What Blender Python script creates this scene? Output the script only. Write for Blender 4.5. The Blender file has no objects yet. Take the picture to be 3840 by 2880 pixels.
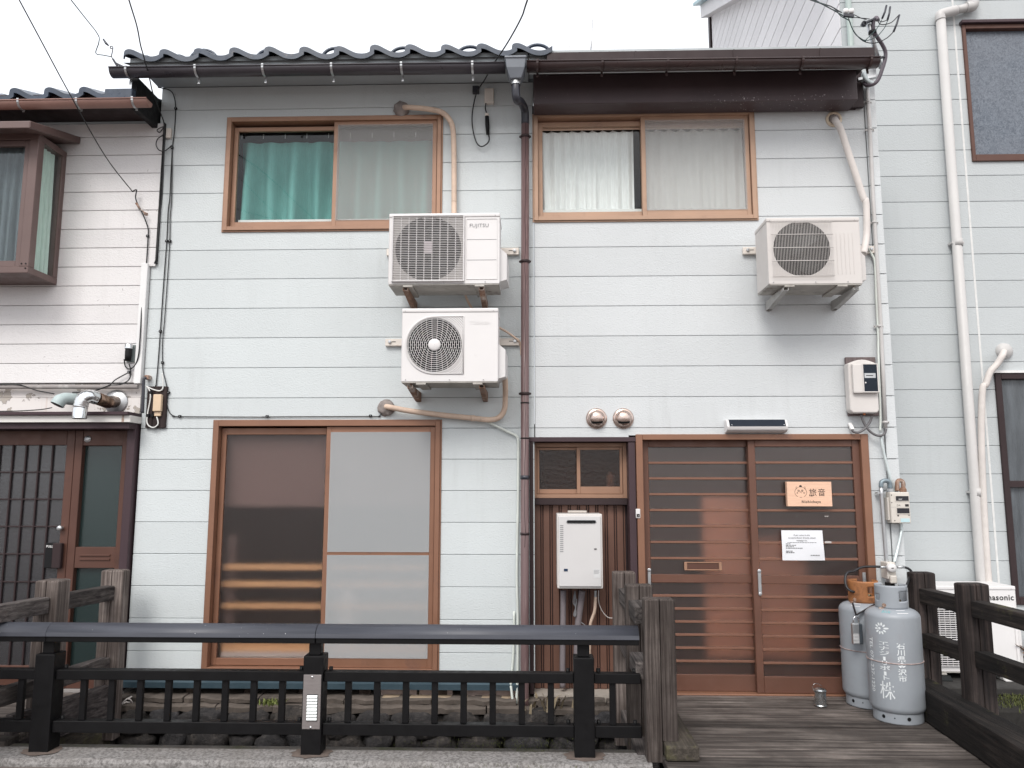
import bpy, bmesh, math, random
from mathutils import Vector, Matrix, noise as mnoise
random.seed(7)
S = bpy.context.scene
COL = S.collection
R = math.radians

# ------------------------------------------------------------------ camera
F, DIST, EYE = 2900.0, 5.8, 1.481
PITCH, YAW, ROLL = R(7.507), R(-1.672), R(0.018)
_w = Vector((math.sin(YAW) * math.cos(PITCH), math.cos(YAW) * math.cos(PITCH), math.sin(PITCH)))
_r0 = Vector((math.cos(YAW), -math.sin(YAW), 0))
_u0 = _r0.cross(_w)
_r = _r0 * math.cos(ROLL) + _u0 * math.sin(ROLL)
_u = _u0 * math.cos(ROLL) - _r0 * math.sin(ROLL)
cam = bpy.data.cameras.new('camera')
cam.sensor_width = 36.0
cam.lens = 36.0 * F / 3840.0
cam.clip_start, cam.clip_end = 0.05, 2000
co = bpy.data.objects.new('camera', cam)
COL.objects.link(co)
co.matrix_world = Matrix(((_r.x, _u.x, -_w.x, 0), (_r.y, _u.y, -_w.y, -DIST), (_r.z, _u.z, -_w.z, EYE), (0, 0, 0, 1)))
S.camera = co

# ------------------------------------------------------------------ sky, sun, exposure
SUN_EL, SUN_AZ = R(46), R(-20)          # azimuth measured from straight behind the viewer, negative = left
W = bpy.data.worlds.new('World'); S.world = W; W.use_nodes = True
nt = W.node_tree; nt.nodes.clear()
sky = nt.nodes.new('ShaderNodeTexSky'); sky.sky_type = 'NISHITA'; sky.sun_disc = False
sky.sun_elevation = SUN_EL; sky.sun_rotation = math.pi + SUN_AZ
sky.air_density = 1.0; sky.dust_density = 6.0; sky.ozone_density = 1.0
mixw = nt.nodes.new('ShaderNodeMix'); mixw.data_type = 'RGBA'     # a closed cloud deck over that sky
mixw.inputs['Factor'].default_value = 0.86
mixw.inputs['B'].default_value = (8.3, 8.5, 8.85, 1)
bg = nt.nodes.new('ShaderNodeBackground'); bg.inputs['Strength'].default_value = 0.12
wo = nt.nodes.new('ShaderNodeOutputWorld')
nt.links.new(sky.outputs[0], mixw.inputs['A']); nt.links.new(mixw.outputs['Result'], bg.inputs[0]); nt.links.new(bg.outputs[0], wo.inputs[0])
sl = bpy.data.lights.new('sun', 'SUN'); sl.energy = 1.55; sl.angle = R(24); sl.color = (1.0, 0.965, 0.92)
so = bpy.data.objects.new('sun', sl); COL.objects.link(so)
_sd = Vector((math.sin(SUN_AZ) * math.cos(SUN_EL), -math.cos(SUN_AZ) * math.cos(SUN_EL), math.sin(SUN_EL)))
so.rotation_euler = _sd.to_track_quat('Z', 'Y').to_euler(); so.location = _sd * 40
S.view_settings.view_transform = 'Standard'; S.view_settings.look = 'None'
S.view_settings.exposure = 0.52; S.view_settings.gamma = 1.0; S.view_settings.use_curve_mapping = False
S.cycles.use_denoising = True
S.cycles.max_bounces = 10; S.cycles.transmission_bounces = 8; S.cycles.transparent_max_bounces = 12
S.cycles.caustics_refractive = True; S.cycles.caustics_reflective = True

# ------------------------------------------------------------------ measuring helpers
def ray(px, py):
    return _w + _r * ((px - 1920) / F) - _u * ((py - 1440) / F)
def at(px, py, y):                       # where a sight line meets the upright plane y
    d = ray(px, py); t = (y + DIST) / d.y
    return Vector((d.x * t, y, EYE + d.z * t))
def flo(px, py, z):                      # where a sight line meets the level plane z
    d = ray(px, py); t = (z - EYE) / d.z
    return Vector((d.x * t, d.y * t - DIST, z))
def g(c, r, x, y, Y=0.0):                # measured on an enlarged tile (column, row)
    return at((0, 950, 1900, 2840)[c] + x * .45208, (0, 700, 1400, 2130)[r] + y * .45208, Y)

# ------------------------------------------------------------------ mesh helpers
class MB:
    def __init__(s): s.v = []; s.f = []; s.sm = []
    def add(s, vs, fs, smooth=False):
        o = len(s.v); s.v += [tuple(v) for v in vs]
        for f in fs: s.f.append(tuple(i + o for i in f)); s.sm.append(smooth)
        return s
    def box(s, x0, x1, y0, y1, z0, z1):
        if x0 > x1: x0, x1 = x1, x0
        if y0 > y1: y0, y1 = y1, y0
        if z0 > z1: z0, z1 = z1, z0
        return s.add([(x0,y0,z0),(x1,y0,z0),(x1,y1,z0),(x0,y1,z0),(x0,y0,z1),(x1,y0,z1),(x1,y1,z1),(x0,y1,z1)],
                     [(0,3,2,1),(4,5,6,7),(0,1,5,4),(1,2,6,5),(2,3,7,6),(3,0,4,7)])
    def obox(s, c, ax, ay, az):          # oriented box: centre and three half vectors
        c = Vector(c); ax, ay, az = Vector(ax), Vector(ay), Vector(az)
        vs = [c+ax*i+ay*j+az*k for i, j, k in ((-1,-1,-1),(1,-1,-1),(1,1,-1),(-1,1,-1),(-1,-1,1),(1,-1,1),(1,1,1),(-1,1,1))]
        return s.add(vs, [(0,3,2,1),(4,5,6,7),(0,1,5,4),(1,2,6,5),(2,3,7,6),(3,0,4,7)])
    def beam(s, a, b, w, h, up=(0,0,1)): # rectangular bar from a to b
        a, b = Vector(a), Vector(b); d = b - a; L = d.length; d.normalize()
        sd = d.cross(Vector(up)); sd.normalize(); u = sd.cross(d)
        return s.obox((a+b)/2, d*(L/2), sd*(w/2), u*(h/2))
    def prism(s, poly, axis, a, b):      # 2-D outline pushed along an axis
        n = len(poly)
        def pt(p, t):
            return {'x': (t, p[0], p[1]), 'y': (p[0], t, p[1]), 'z': (p[0], p[1], t)}[axis]
        vs = [pt(p, a) for p in poly] + [pt(p, b) for p in poly]
        fs = [tuple(range(n))[::-1], tuple(range(n, 2*n))] + [(i, (i+1) % n, n+(i+1) % n, n+i) for i in range(n)]
        return s.add(vs, fs)
    def tube(s, pts, r, n=10, caps=True):
        pts = [Vector(p) for p in pts]; rs = r if isinstance(r, (list, tuple)) else [r]*len(pts)
        vs = []; N = len(pts); ref = None
        for i, p in enumerate(pts):
            d = (pts[min(i+1, N-1)] - pts[max(i-1, 0)]); d.normalize()
            if ref is None:
                ref = Vector((0,0,1)) if abs(d.z) < .9 else Vector((0,1,0))
            sd = d.cross(ref)
            if sd.length < 1e-4: sd = d.cross(Vector((1,0,0)))
            sd.normalize(); u = sd.cross(d); ref = u
            for k in range(n):
                a = 2*math.pi*k/n
                vs.append(p + (sd*math.cos(a) + u*math.sin(a))*rs[i])
        fs = [(i*n+k, i*n+(k+1) % n, (i+1)*n+(k+1) % n, (i+1)*n+k) for i in range(N-1) for k in range(n)]
        s.add(vs, fs, True)
        if caps:
            o = len(s.v) - len(vs)
            s.f += [tuple(o+k for k in range(n))[::-1], tuple(o+(N-1)*n+k for k in range(n))]; s.sm += [False, False]
        return s
    def lathe(s, prof, c, n=32, axis='z', smooth=True, close=False):   # profile of (radius, height)
        vs = []
        for r, h in prof:
            for k in range(n):
                a = 2*math.pi*k/n; x, y = r*math.cos(a), r*math.sin(a)
                vs.append({'z': (c[0]+x, c[1]+y, c[2]+h), 'y': (c[0]+x, c[1]+h, c[2]+y), 'x': (c[0]+h, c[1]+x, c[2]+y)}[axis])
        N = len(prof)
        fs = [(i*n+k, i*n+(k+1) % n, (i+1)*n+(k+1) % n, (i+1)*n+k) for i in range(N-1) for k in range(n)]
        s.add(vs, fs, smooth)
        if close:
            o = len(s.v) - len(vs)
            s.f += [tuple(o+k for k in range(n))[::-1], tuple(o+(N-1)*n+k for k in range(n))]; s.sm += [False, False]
        return s
    def ring(s, x0, x1, z0, z1, y0, y1, l, r, b, t):   # picture-frame of four bars
        s.box(x0, x0+l, y0, y1, z0, z1); s.box(x1-r, x1, y0, y1, z0, z1)
        s.box(x0+l, x1-r, y0, y1, z0, z0+b); s.box(x0+l, x1-r, y0, y1, z1-t, z1)
        return s
    def mesh(s, name, mat, off=(0,0,0), bevel=0, seg=1):
        me = bpy.data.meshes.new(name)
        o = Vector(off)
        me.from_pydata([tuple(Vector(v) - o) for v in s.v], [], s.f)
        for p, sm in zip(me.polygons, s.sm): p.use_smooth = sm
        if mat: me.materials.append(mat)
        bm = bmesh.new(); bm.from_mesh(me)
        bmesh.ops.recalc_face_normals(bm, faces=bm.faces)
        if bevel:
            es = [e for e in bm.edges if len(e.link_faces) == 2 and e.calc_face_angle(0) > .6]
            bmesh.ops.bevel(bm, geom=es, offset=bevel, segments=seg, profile=.6, affect='EDGES', clamp_overlap=True)
        bm.to_mesh(me); bm.free()
        me.update()
        return me
    def centre_base(s):
        xs, ys, zs = zip(*s.v)
        return Vector(((min(xs)+max(xs))/2, (min(ys)+max(ys))/2, min(zs)))
    def build(s, name, mat, parent=None, bevel=0, seg=1, label=None, cat=None, group=None, kind=None):
        if parent is None:
            off = s.centre_base(); ob = bpy.data.objects.new(name, s.mesh(name, mat, off, bevel, seg)); ob.location = off
        else:
            ob = bpy.data.objects.new(name, s.mesh(name, mat, (0,0,0), bevel, seg)); ob.parent = parent
            root = parent
            if parent.parent is None and parent.type == 'EMPTY': ob.location = -parent.location
            elif parent.parent is None: ob.location = -parent.location
        COL.objects.link(ob)
        if label: ob['label'] = label
        if cat: ob['category'] = cat
        if group: ob['group'] = group
        if kind: ob['kind'] = kind
        return ob
def thing(name, label, cat, loc, group=None, kind=None):
    o = bpy.data.objects.new(name, None); COL.objects.link(o); o.location = loc; o.empty_display_size = .1
    o['label'] = label
    if cat: o['category'] = cat
    if group: o['group'] = group
    if kind: o['kind'] = kind
    return o
def link_copy(me, name, parent, loc, rot=None):
    o = bpy.data.objects.new(name, me); COL.objects.link(o); o.parent = parent
    off = parent.location if parent.parent is None else Vector((0,0,0))
    o.location = Vector(loc) - off
    if rot: o.rotation_euler = rot
    return o
def smooth_path(pts, n=6):               # Catmull-Rom through the points
    P = [Vector(p) for p in pts]; out = []
    for i in range(len(P)-1):
        a, b, c, d = P[max(i-1, 0)], P[i], P[i+1], P[min(i+2, len(P)-1)]
        for k in range(n):
            t = k/n
            out.append(.5*((2*b) + (c-a)*t + (2*a-5*b+4*c-d)*t*t + (3*b-a-3*c+d)*t**3))
    out.append(P[-1]); return out
def text_pts(body, size, align='CENTER', spacing=1.0, bold=0.0):
    cu = bpy.data.curves.new('t', 'FONT'); cu.body = body; cu.size = size; cu.align_x = align; cu.space_character = spacing
    cu.resolution_u = 2; cu.offset = bold
    ob = bpy.data.objects.new('t', cu); COL.objects.link(ob)
    dg = bpy.context.evaluated_depsgraph_get(); me = bpy.data.meshes.new_from_object(ob.evaluated_get(dg))
    vs = [v.co.copy() for v in me.vertices]; fs = [tuple(p.vertices) for p in me.polygons]
    bpy.data.objects.remove(ob); bpy.data.curves.remove(cu); bpy.data.meshes.remove(me)
    return vs, fs
def put_text(mb, body, size, c, align='CENTER', spacing=1.0, bold=0.0, sx=1.0, fn=None):   # upright lettering facing -y
    vs, fs = text_pts(body, size, align, spacing, bold)
    mb.add([fn(v) if fn else (c[0]+v.x*sx, c[1], c[2]+v.y) for v in vs], fs)

# ------------------------------------------------------------------ materials
def nodes(name):
    m = bpy.data.materials.new(name); m.use_nodes = True; t = m.node_tree; t.nodes.clear()
    out = t.nodes.new('ShaderNodeOutputMaterial')
    return m, t, out
def N(t, ty, **kw):
    n = t.nodes.new(ty)
    for k, v in kw.items():
        if k in n.inputs: n.inputs[k].default_value = v
        else: setattr(n, k, v)
    return n
def pos(t, scale=(1,1,1), obj=False):
    if obj: src = N(t, 'ShaderNodeTexCoord').outputs['Object']
    else: src = N(t, 'ShaderNodeNewGeometry').outputs['Position']
    mp = N(t, 'ShaderNodeMapping'); mp.inputs['Scale'].default_value = scale
    t.links.new(src, mp.inputs[0]); return mp.outputs[0]
def noise(t, vec, scale, detail=4, rough=.55, dist=0):
    n = N(t, 'ShaderNodeTexNoise', Scale=scale, Detail=detail, Roughness=rough, Distortion=dist); t.links.new(vec, n.inputs['Vector']); return n.outputs['Fac']
def ramp(t, fac, stops):
    r = N(t, 'ShaderNodeValToRGB'); e = r.color_ramp.elements
    while len(e) < len(stops): e.new(.5)
    for el, (p, c) in zip(e, stops): el.position = p; el.color = (*c, 1) if len(c) == 3 else c
    t.links.new(fac, r.inputs[0]); return r.outputs[0]
def mix(t, fac, a, b, mode='MIX'):
    m = N(t, 'ShaderNodeMix', data_type='RGBA', blend_type=mode)
    for sock, v in (('Factor', fac), ('A', a), ('B', b)):
        if hasattr(v, 'links') or hasattr(v, 'is_linked'): t.links.new(v, m.inputs[sock])
        else: m.inputs[sock].default_value = v if sock == 'Factor' else (*v, 1)
    return m.outputs['Result']
def rnd_id(t):
    return N(t, 'ShaderNodeObjectInfo').outputs['Random']
def bumpn(t, h, strength, dist=.002):
    b = N(t, 'ShaderNodeBump', Strength=strength, Distance=dist); t.links.new(h, b.inputs['Height']); return b.outputs[0]
def basic(name, col, rough=.5, metal=0., var=.12, vs=6, bump=0., bs=60, spec=.5, dirt=None, dirt_amt=.5, dirt_scale=5, stretch=(1,1,1), coat=0.):
    m, t, out = nodes(name)
    p = N(t, 'ShaderNodeBsdfPrincipled', Roughness=rough, Metallic=metal)
    p.inputs['Specular IOR Level'].default_value = spec
    if coat: p.inputs['Coat Weight'].default_value = coat
    v = pos(t, stretch)
    n1 = noise(t, v, vs, 5)
    c = ramp(t, n1, [(.25, tuple(x*(1-var) for x in col)), (.75, tuple(min(1, x*(1+var)) for x in col))])
    if dirt:
        n2 = noise(t, v, dirt_scale, 8, .68)
        msk = ramp(t, n2, [(1-dirt_amt, (0,0,0)), (min(1, 1-dirt_amt+.18), (1,1,1))])
        c = mix(t, msk, c, dirt)
    t.links.new(c, p.inputs['Base Color'])
    rr = ramp(t, noise(t, v, vs*3, 4), [(.3, (max(0, rough-.1),)*3), (.7, (min(1, rough+.12),)*3)])
    t.links.new(rr, p.inputs['Roughness'])
    if bump: t.links.new(bumpn(t, noise(t, v, bs, 4), bump), p.inputs['Normal'])
    t.links.new(p.outputs[0], out.inputs[0]); return m
def siding(name, col, streak=.35, seedoff=0., pits=0.):
    m, t, out = nodes(name)
    p = N(t, 'ShaderNodeBsdfPrincipled', Roughness=.55); p.inputs['Specular IOR Level'].default_value = .35
    v = pos(t)
    big = noise(t, v, .9, 4); idr = rnd_id(t)
    c = ramp(t, big, [(.3, tuple(x*.955 for x in col)), (.7, tuple(min(1, x*1.03) for x in col))])
    hs = N(t, 'ShaderNodeHueSaturation'); t.links.new(c, hs.inputs['Color'])
    mr = N(t, 'ShaderNodeMapRange'); mr.inputs['To Min'].default_value = .965; mr.inputs['To Max'].default_value = 1.03
    t.links.new(idr, mr.inputs[0]); t.links.new(mr.outputs[0], hs.inputs['Value'])
    c = hs.outputs[0]
    st = noise(t, pos(t, (9, 9, .7)), 1.6, 6, .6)            # rain streaks running down
    sp = noise(t, v, 1.3, 3)
    mm = N(t, 'ShaderNodeMath', operation='MULTIPLY'); t.links.new(ramp(t, st, [(.5, (0,0,0)), (.8, (1,1,1))]), mm.inputs[0]); t.links.new(ramp(t, sp, [(.45, (0,0,0)), (.75, (streak,)*3)]), mm.inputs[1])
    c = mix(t, mm.outputs[0], c, tuple(x*.62 for x in (col[0], col[1]*.98, col[2]*.95)))
    if pits:
        pt = noise(t, v, 42, 3, .6); pl = noise(t, v, 2.2, 3)
        pm = N(t, 'ShaderNodeMath', operation='MULTIPLY'); t.links.new(ramp(t, pt, [(.68, (0,0,0)), (.72, (1,1,1))]), pm.inputs[0]); t.links.new(ramp(t, pl, [(.5, (0,0,0)), (.62, (pits,)*3)]), pm.inputs[1])
        c = mix(t, pm.outputs[0], c, (.17, .15, .14))
    t.links.new(c, p.inputs['Base Color'])
    bv = noise(t, pos(t, (1, 1, 1.5)), 75, 3, .5, .6)
    t.links.new(bumpn(t, bv, .75, .004), p.inputs['Normal'])
    t.links.new(p.outputs[0], out.inputs[0]); return m
def wood(name, dark, light, axis='x', moss=0., fine=1.0):
    m, t, out = nodes(name)
    p = N(t, 'ShaderNodeBsdfPrincipled', Roughness=.82); p.inputs['Specular IOR Level'].default_value = .25
    sc = {'x': (1.3, 46, 46), 'y': (46, 1.3, 46), 'z': (46, 46, 1.3)}[axis]
    sc = tuple(a*fine for a in sc)
    src = N(t, 'ShaderNodeNewGeometry').outputs['Position']
    off = N(t, 'ShaderNodeVectorMath', operation='ADD'); t.links.new(src, off.inputs[0])
    mulr = N(t, 'ShaderNodeMath', operation='MULTIPLY'); mulr.inputs[1].default_value = 31.7; t.links.new(rnd_id(t), mulr.inputs[0]); t.links.new(mulr.outputs[0], off.inputs[1])
    mp = N(t, 'ShaderNodeMapping'); mp.inputs['Scale'].default_value = sc; t.links.new(off.outputs[0], mp.inputs[0])
    gr = noise(t, mp.outputs[0], 1.0, 8, .7, .4)
    c = ramp(t, gr, [(.36, dark), (.50, tuple((a+b)/2.4 for a, b in zip(dark, light))), (.66, light)])
    blot = noise(t, off.outputs[0], 3.2, 5, .6)
    c = mix(t, ramp(t, blot, [(.42, (.62,)*3), (.7, (0,0,0))]), c, tuple(x*.75 for x in dark))
    hs = N(t, 'ShaderNodeHueSaturation'); t.links.new(c, hs.inputs['Color'])
    mr = N(t, 'ShaderNodeMapRange'); mr.inputs['To Min'].default_value = .6; mr.inputs['To Max'].default_value = 1.3
    t.links.new(rnd_id(t), mr.inputs[0]); t.links.new(mr.outputs[0], hs.inputs['Value']); c = hs.outputs[0]
    if moss:
        mo = noise(t, off.outputs[0], 5, 6, .65)
        c = mix(t, ramp(t, mo, [(.62-.2*moss, (0,0,0)), (.78-.2*moss, (.8,)*3)]), c, (.09, .085, .035))
    t.links.new(c, p.inputs['Base Color'])
    t.links.new(bumpn(t, gr, 1.0, .006), p.inputs['Normal'])
    t.links.new(p.outputs[0], out.inputs[0]); return m
def clear_glass(name, tint=(.95, .97, .965), refl=.05):
    m, t, out = nodes(name)
    tr = N(t, 'ShaderNodeBsdfTransparent'); tr.inputs[0].default_value = (*tint, 1)
    gl = N(t, 'ShaderNodeBsdfGlossy', Roughness=.015)
    fr = N(t, 'ShaderNodeFresnel', IOR=1.5)
    ad = N(t, 'ShaderNodeMath', operation='ADD'); ad.inputs[1].default_value = refl - .04; t.links.new(fr.outputs[0], ad.inputs[0])
    t.links.new(bumpn(t, noise(t, pos(t), 1.3, 2), .06, .02), gl.inputs['Normal'])
    bf = N(t, 'ShaderNodeMath', operation='SUBTRACT'); bf.inputs[0].default_value = 1.0; t.links.new(N(t, 'ShaderNodeNewGeometry').outputs['Backfacing'], bf.inputs[1])
    fm = N(t, 'ShaderNodeMath', operation='MULTIPLY'); t.links.new(ad.outputs[0], fm.inputs[0]); t.links.new(bf.outputs[0], fm.inputs[1])
    mx = N(t, 'ShaderNodeMixShader'); t.links.new(fm.outputs[0], mx.inputs[0]); t.links.new(tr.outputs[0], mx.inputs[1]); t.links.new(gl.outputs[0], mx.inputs[2])
    t.links.new(mx.outputs[0], out.inputs[0]); return m
def frosted(name, tint, rough=.28, diff=.15, diffcol=(.3,.28,.27), bscale=160, bstr=.25, gloss=.06, ior=1.12):
    m, t, out = nodes(name)
    rf = N(t, 'ShaderNodeBsdfRefraction', Roughness=rough, IOR=ior); rf.inputs[0].default_value = (*tint, 1)
    tr = N(t, 'ShaderNodeBsdfTransparent'); tr.inputs[0].default_value = (*tint, 1)
    df = N(t, 'ShaderNodeBsdfDiffuse'); df.inputs[0].default_value = (*diffcol, 1)
    gl = N(t, 'ShaderNodeBsdfGlossy', Roughness=.22)
    nb = bumpn(t, noise(t, pos(t), bscale, 3), bstr, .002)
    for n in (rf, gl): t.links.new(nb, n.inputs['Normal'])
    m1 = N(t, 'ShaderNodeMixShader'); m1.inputs[0].default_value = diff; t.links.new(rf.outputs[0], m1.inputs[1]); t.links.new(df.outputs[0], m1.inputs[2])
    m2 = N(t, 'ShaderNodeMixShader'); m2.inputs[0].default_value = gloss; t.links.new(m1.outputs[0], m2.inputs[1]); t.links.new(gl.outputs[0], m2.inputs[2])
    t.links.new(m2.outputs[0], out.inputs[0]); return m
def net(name, col, opac):
    m, t, out = nodes(name)
    tr = N(t, 'ShaderNodeBsdfTransparent'); df = N(t, 'ShaderNodeBsdfDiffuse'); df.inputs[0].default_value = (*col, 1)
    mx = N(t, 'ShaderNodeMixShader'); mx.inputs[0].default_value = opac; t.links.new(tr.outputs[0], mx.inputs[1]); t.links.new(df.outputs[0], mx.inputs[2])
    t.links.new(mx.outputs[0], out.inputs[0]); return m
def cloth(name, col, trans=.35):
    m, t, out = nodes(name)
    v = pos(t, (60, 60, 4)); c = ramp(t, noise(t, v, 3, 4), [(.3, tuple(x*.88 for x in col)), (.7, tuple(min(1, x*1.08) for x in col))])
    df = N(t, 'ShaderNodeBsdfDiffuse'); tl = N(t, 'ShaderNodeBsdfTranslucent')
    t.links.new(c, df.inputs[0]); t.links.new(c, tl.inputs[0])
    mx = N(t, 'ShaderNodeMixShader'); mx.inputs[0].default_value = trans; t.links.new(df.outputs[0], mx.inputs[1]); t.links.new(tl.outputs[0], mx.inputs[2])
    t.links.new(mx.outputs[0], out.inputs[0]); return m

M = {}
M['siding'] = siding('siding_pale_blue', (.590, .628, .636))
M['siding_r'] = siding('siding_pale_grey', (.598, .622, .633))
M['siding_ln'] = siding('siding_pinkish_white', (.712, .697, .697), .3, pits=.9)
M['siding_rn'] = siding('siding_pale_green', (.475, .503, .512), .3)
M['gap'] = basic('joint_sealant', (.20, .215, .22), .8)
M['core'] = basic('wall_core', (.22, .215, .21), .9)
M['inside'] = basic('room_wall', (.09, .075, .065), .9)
M['alu'] = basic('copper_brown_aluminium', (.33, .190, .125), .42, .2, .1, 4, 0, spec=.5, dirt=(.19, .105, .085), dirt_amt=.42, dirt_scale=3)
M['alu_up'] = basic('golden_brown_aluminium', (.42, .272, .190), .42, .2, .1, 4, dirt=(.25, .16, .125), dirt_amt=.42, dirt_scale=3)
M['alu_low'] = basic('mid_brown_aluminium', (.25, .125, .078), .42, .2, .1, 4, dirt=(.16, .085, .066), dirt_amt=.42, dirt_scale=3)
M['galv_dull'] = basic('weathered_galvanised_steel', (.46, .455, .44), .5, .3, .15, 12, dirt=(.26, .20, .16), dirt_amt=.38, dirt_scale=14)
M['muntin'] = basic('brown_muntin', (.20, .098, .066), .45, .15, .1, 4)
M['alu_dark'] = basic('dark_brown_aluminium', (.098, .043, .030), .45, .15, .12, 4, dirt=(.055, .027, .021), dirt_amt=.4, dirt_scale=4)
M['door_brown'] = basic('copper_brown_door_aluminium', (.140, .065, .044), .45, .15, .12, 4, dirt=(.11, .052, .040), dirt_amt=.4, dirt_scale=4)
M['heater'] = basic('heater_white', (.585, .572, .568), .45, 0, .03, 3)
M['brown_metal'] = basic('dark_brown_sheet_metal', (.034, .021, .022), .5, .05, .15, 3, .1, 40, spec=.3)
M['purple_trim'] = basic('purple_brown_trim', (.058, .036, .042), .5, .05, .12, 4, spec=.3)
M['fleck'] = None
M['gut_grey'] = basic('dark_grey_gutter', (.034, .035, .046), .35, 0, .15, 3)
M['gut_left'] = basic('dark_plum_gutter', (.046, .040, .047), .36, 0, .2, 3)
M['gut_brown'] = basic('brown_gutter', (.044, .026, .025), .34, 0, .2, 3, dirt=(.10, .07, .06), dirt_amt=.4, dirt_scale=8)
M['gut_pink'] = basic('faded_brown_gutter', (.30, .170, .140), .45, 0, .2, 4, dirt=(.08, .05, .05), dirt_amt=.4, dirt_scale=5)
M['soffit'] = basic('grey_soffit_board', (.40, .44, .46), .75, 0, .1, 2)
M['tile'] = basic('glazed_dark_roof_tile', (.036, .050, .076), .34, 0, .3, 9, .25, 30, dirt=(.20, .165, .15), dirt_amt=.38, dirt_scale=11)  # bluish base carries the sky reflected on the tiles
M['galv'] = basic('galvanised_steel', (.52, .53, .54), .38, .85, .15, 12, dirt=(.3, .24, .2), dirt_amt=.36, dirt_scale=14)
M['rust'] = basic('rusty_steel', (.26, .15, .10), .7, .2, .4, 18, .3, 40, dirt=(.55, .5, .46), dirt_amt=.5, dirt_scale=9)
M['rust_white'] = basic('cream_steel_rust_stained', (.72, .66, .60), .55, .1, .1, 6, dirt=(.40, .2, .1), dirt_amt=.36, dirt_scale=8)
M['ac_white'] = basic('white_enamel', (.70, .683, .678), .42, 0, .03, 3, dirt=(.58, .56, .545), dirt_amt=.36, dirt_scale=4)
M['ac_ivory'] = basic('ivory_enamel', (.62, .588, .565), .45, 0, .04, 3, dirt=(.5, .46, .43), dirt_amt=.36, dirt_scale=5)
M['ac_under'] = basic('dirty_steel_underside', (.42, .40, .37), .6, .2, .2, 8, dirt=(.16, .13, .11), dirt_amt=.45, dirt_scale=6)
M['black'] = basic('black_plastic', (.007, .007, .008), .55, spec=.25)
M['fan'] = basic('shade_dark_plastic', (.012, .014, .014), .5, spec=.25)  # near-black stands in for the shade inside the fan openings
M['letter_grey'] = basic('grey_print', (.20, .20, .21), .5)
M['print'] = basic('black_print', (.018, .016, .016), .6)
M['tape_beige'] = basic('beige_lagging_tape', (.62, .47, .37), .65, 0, .12, 14, .5, 45, dirt=(.38, .27, .2), dirt_amt=.42, dirt_scale=9)
M['tape_white'] = basic('white_lagging_tape', (.62, .575, .545), .6, 0, .08, 12, .4, 45)
M['putty'] = basic('grey_putty', (.27, .235, .22), .9, 0, .3, 22, .8, 50)
M['pvc_white'] = basic('white_pvc', (.52, .506, .496), .45, 0, .04, 4, dirt=(.5, .47, .44), dirt_amt=.38, dirt_scale=5)
M['pvc_brown'] = basic('mauve_brown_pvc', (.135, .084, .084), .42, 0, .1, 4, dirt=(.24, .17, .165), dirt_amt=.45, dirt_scale=6, stretch=(8, 8, .6))
M['hose'] = basic('pale_green_hose', (.62, .66, .62), .5)
M['cable'] = basic('black_cable', (.014, .014, .016), .5)
M['cable_teal'] = basic('faded_dark_teal_cable', (.02, .05, .05), .5)
M['cable_white'] = basic('white_cable', (.7, .7, .68), .5)
M['glass'] = clear_glass('window_glass')
M['net'] = net('insect_net_grey', (.58, .57, .555), .25)
M['net_low'] = net('insect_net_light_grey', (.58, .60, .61), .36)
M['teal'] = cloth('teal_curtain', (.19, .455, .425), .06)
M['lace'] = cloth('white_lace_curtain', (.95, .94, .935), .05)
M['lace_green'] = cloth('pale_green_curtain', (.70, .84, .77), .1)
M['grey_curtain'] = cloth('grey_curtain', (.17, .20, .22), .1)
M['white_paint'] = basic('white_paint', (.76, .75, .74), .5, 0, .04, 5)
M['frost_brown'] = frosted('brown_textured_glass', (.92, .80, .74), .60, .10, (.17, .125, .125), gloss=.075, ior=1.42)
M['frost_grey'] = frosted('grey_frosted_glass', (.95, .91, .89), .62, .075, (.22, .175, .165), gloss=.03, ior=1.45)
M['wood_panel_in'] = basic('varnished_interior_wood', (.80, .54, .42), .5, 0, .2, 5, stretch=(1, 1, 12))
M['orange_wood'] = basic('orange_pine', (1.0, .58, .30), .45, 0, .15, 6, stretch=(2, 20, 20))
# ================================================================== the houses
def rects(x0, x1, z0, z1, holes):
    zs = sorted({z0, z1, *[min(max(h[k], z0), z1) for h in holes for k in (2, 3)]}); out = []
    for a, b in zip(zs, zs[1:]):
        if b - a < 1e-5: continue
        zm = (a+b)/2; cuts = sorted((max(h[0], x0), min(h[1], x1)) for h in holes if h[2] < zm < h[3] and h[1] > x0 and h[0] < x1)
        x = x0
        for c0, c1 in cuts:
            if c0 - x > 1e-4: out.append((x, c0, a, b))
            x = max(x, c1)
        if x1 - x > 1e-4: out.append((x, x1, a, b))
    return out
def boards(parent, mat, x0, x1, lines, holes, y=0.0, th=.014, name='siding_board', gap=.0013, ch=.0028):
    for za, zb in zip(lines, lines[1:]):
        rs = rects(x0, x1, za+gap, zb-gap, holes)
        groups = []
        for r in rs:
            hit = [gp for gp in groups if any(abs(q[3]-r[2]) < 1e-4 and min(q[1], r[1])-max(q[0], r[0]) > 1e-3 for q in gp)]
            ng = [r]
            for gp in hit: ng += gp; groups.remove(gp)
            groups.append(ng)
        for gp in groups:
            mb = MB()
            for (a, b, c, d) in gp:
                lo = ch if abs(c-za-gap) < 1e-4 else 0; hi = ch if abs(d-zb+gap) < 1e-4 else 0
                poly = [(y, c+lo), (y, d-hi)] + ([(y+hi*1.3, d)] if hi else []) + [(y+th, d), (y+th, c)] + ([(y+lo*1.3, c)] if lo else [])
                mb.prism(poly, 'x', a, b)
            mb.build(name, mat, parent)
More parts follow.
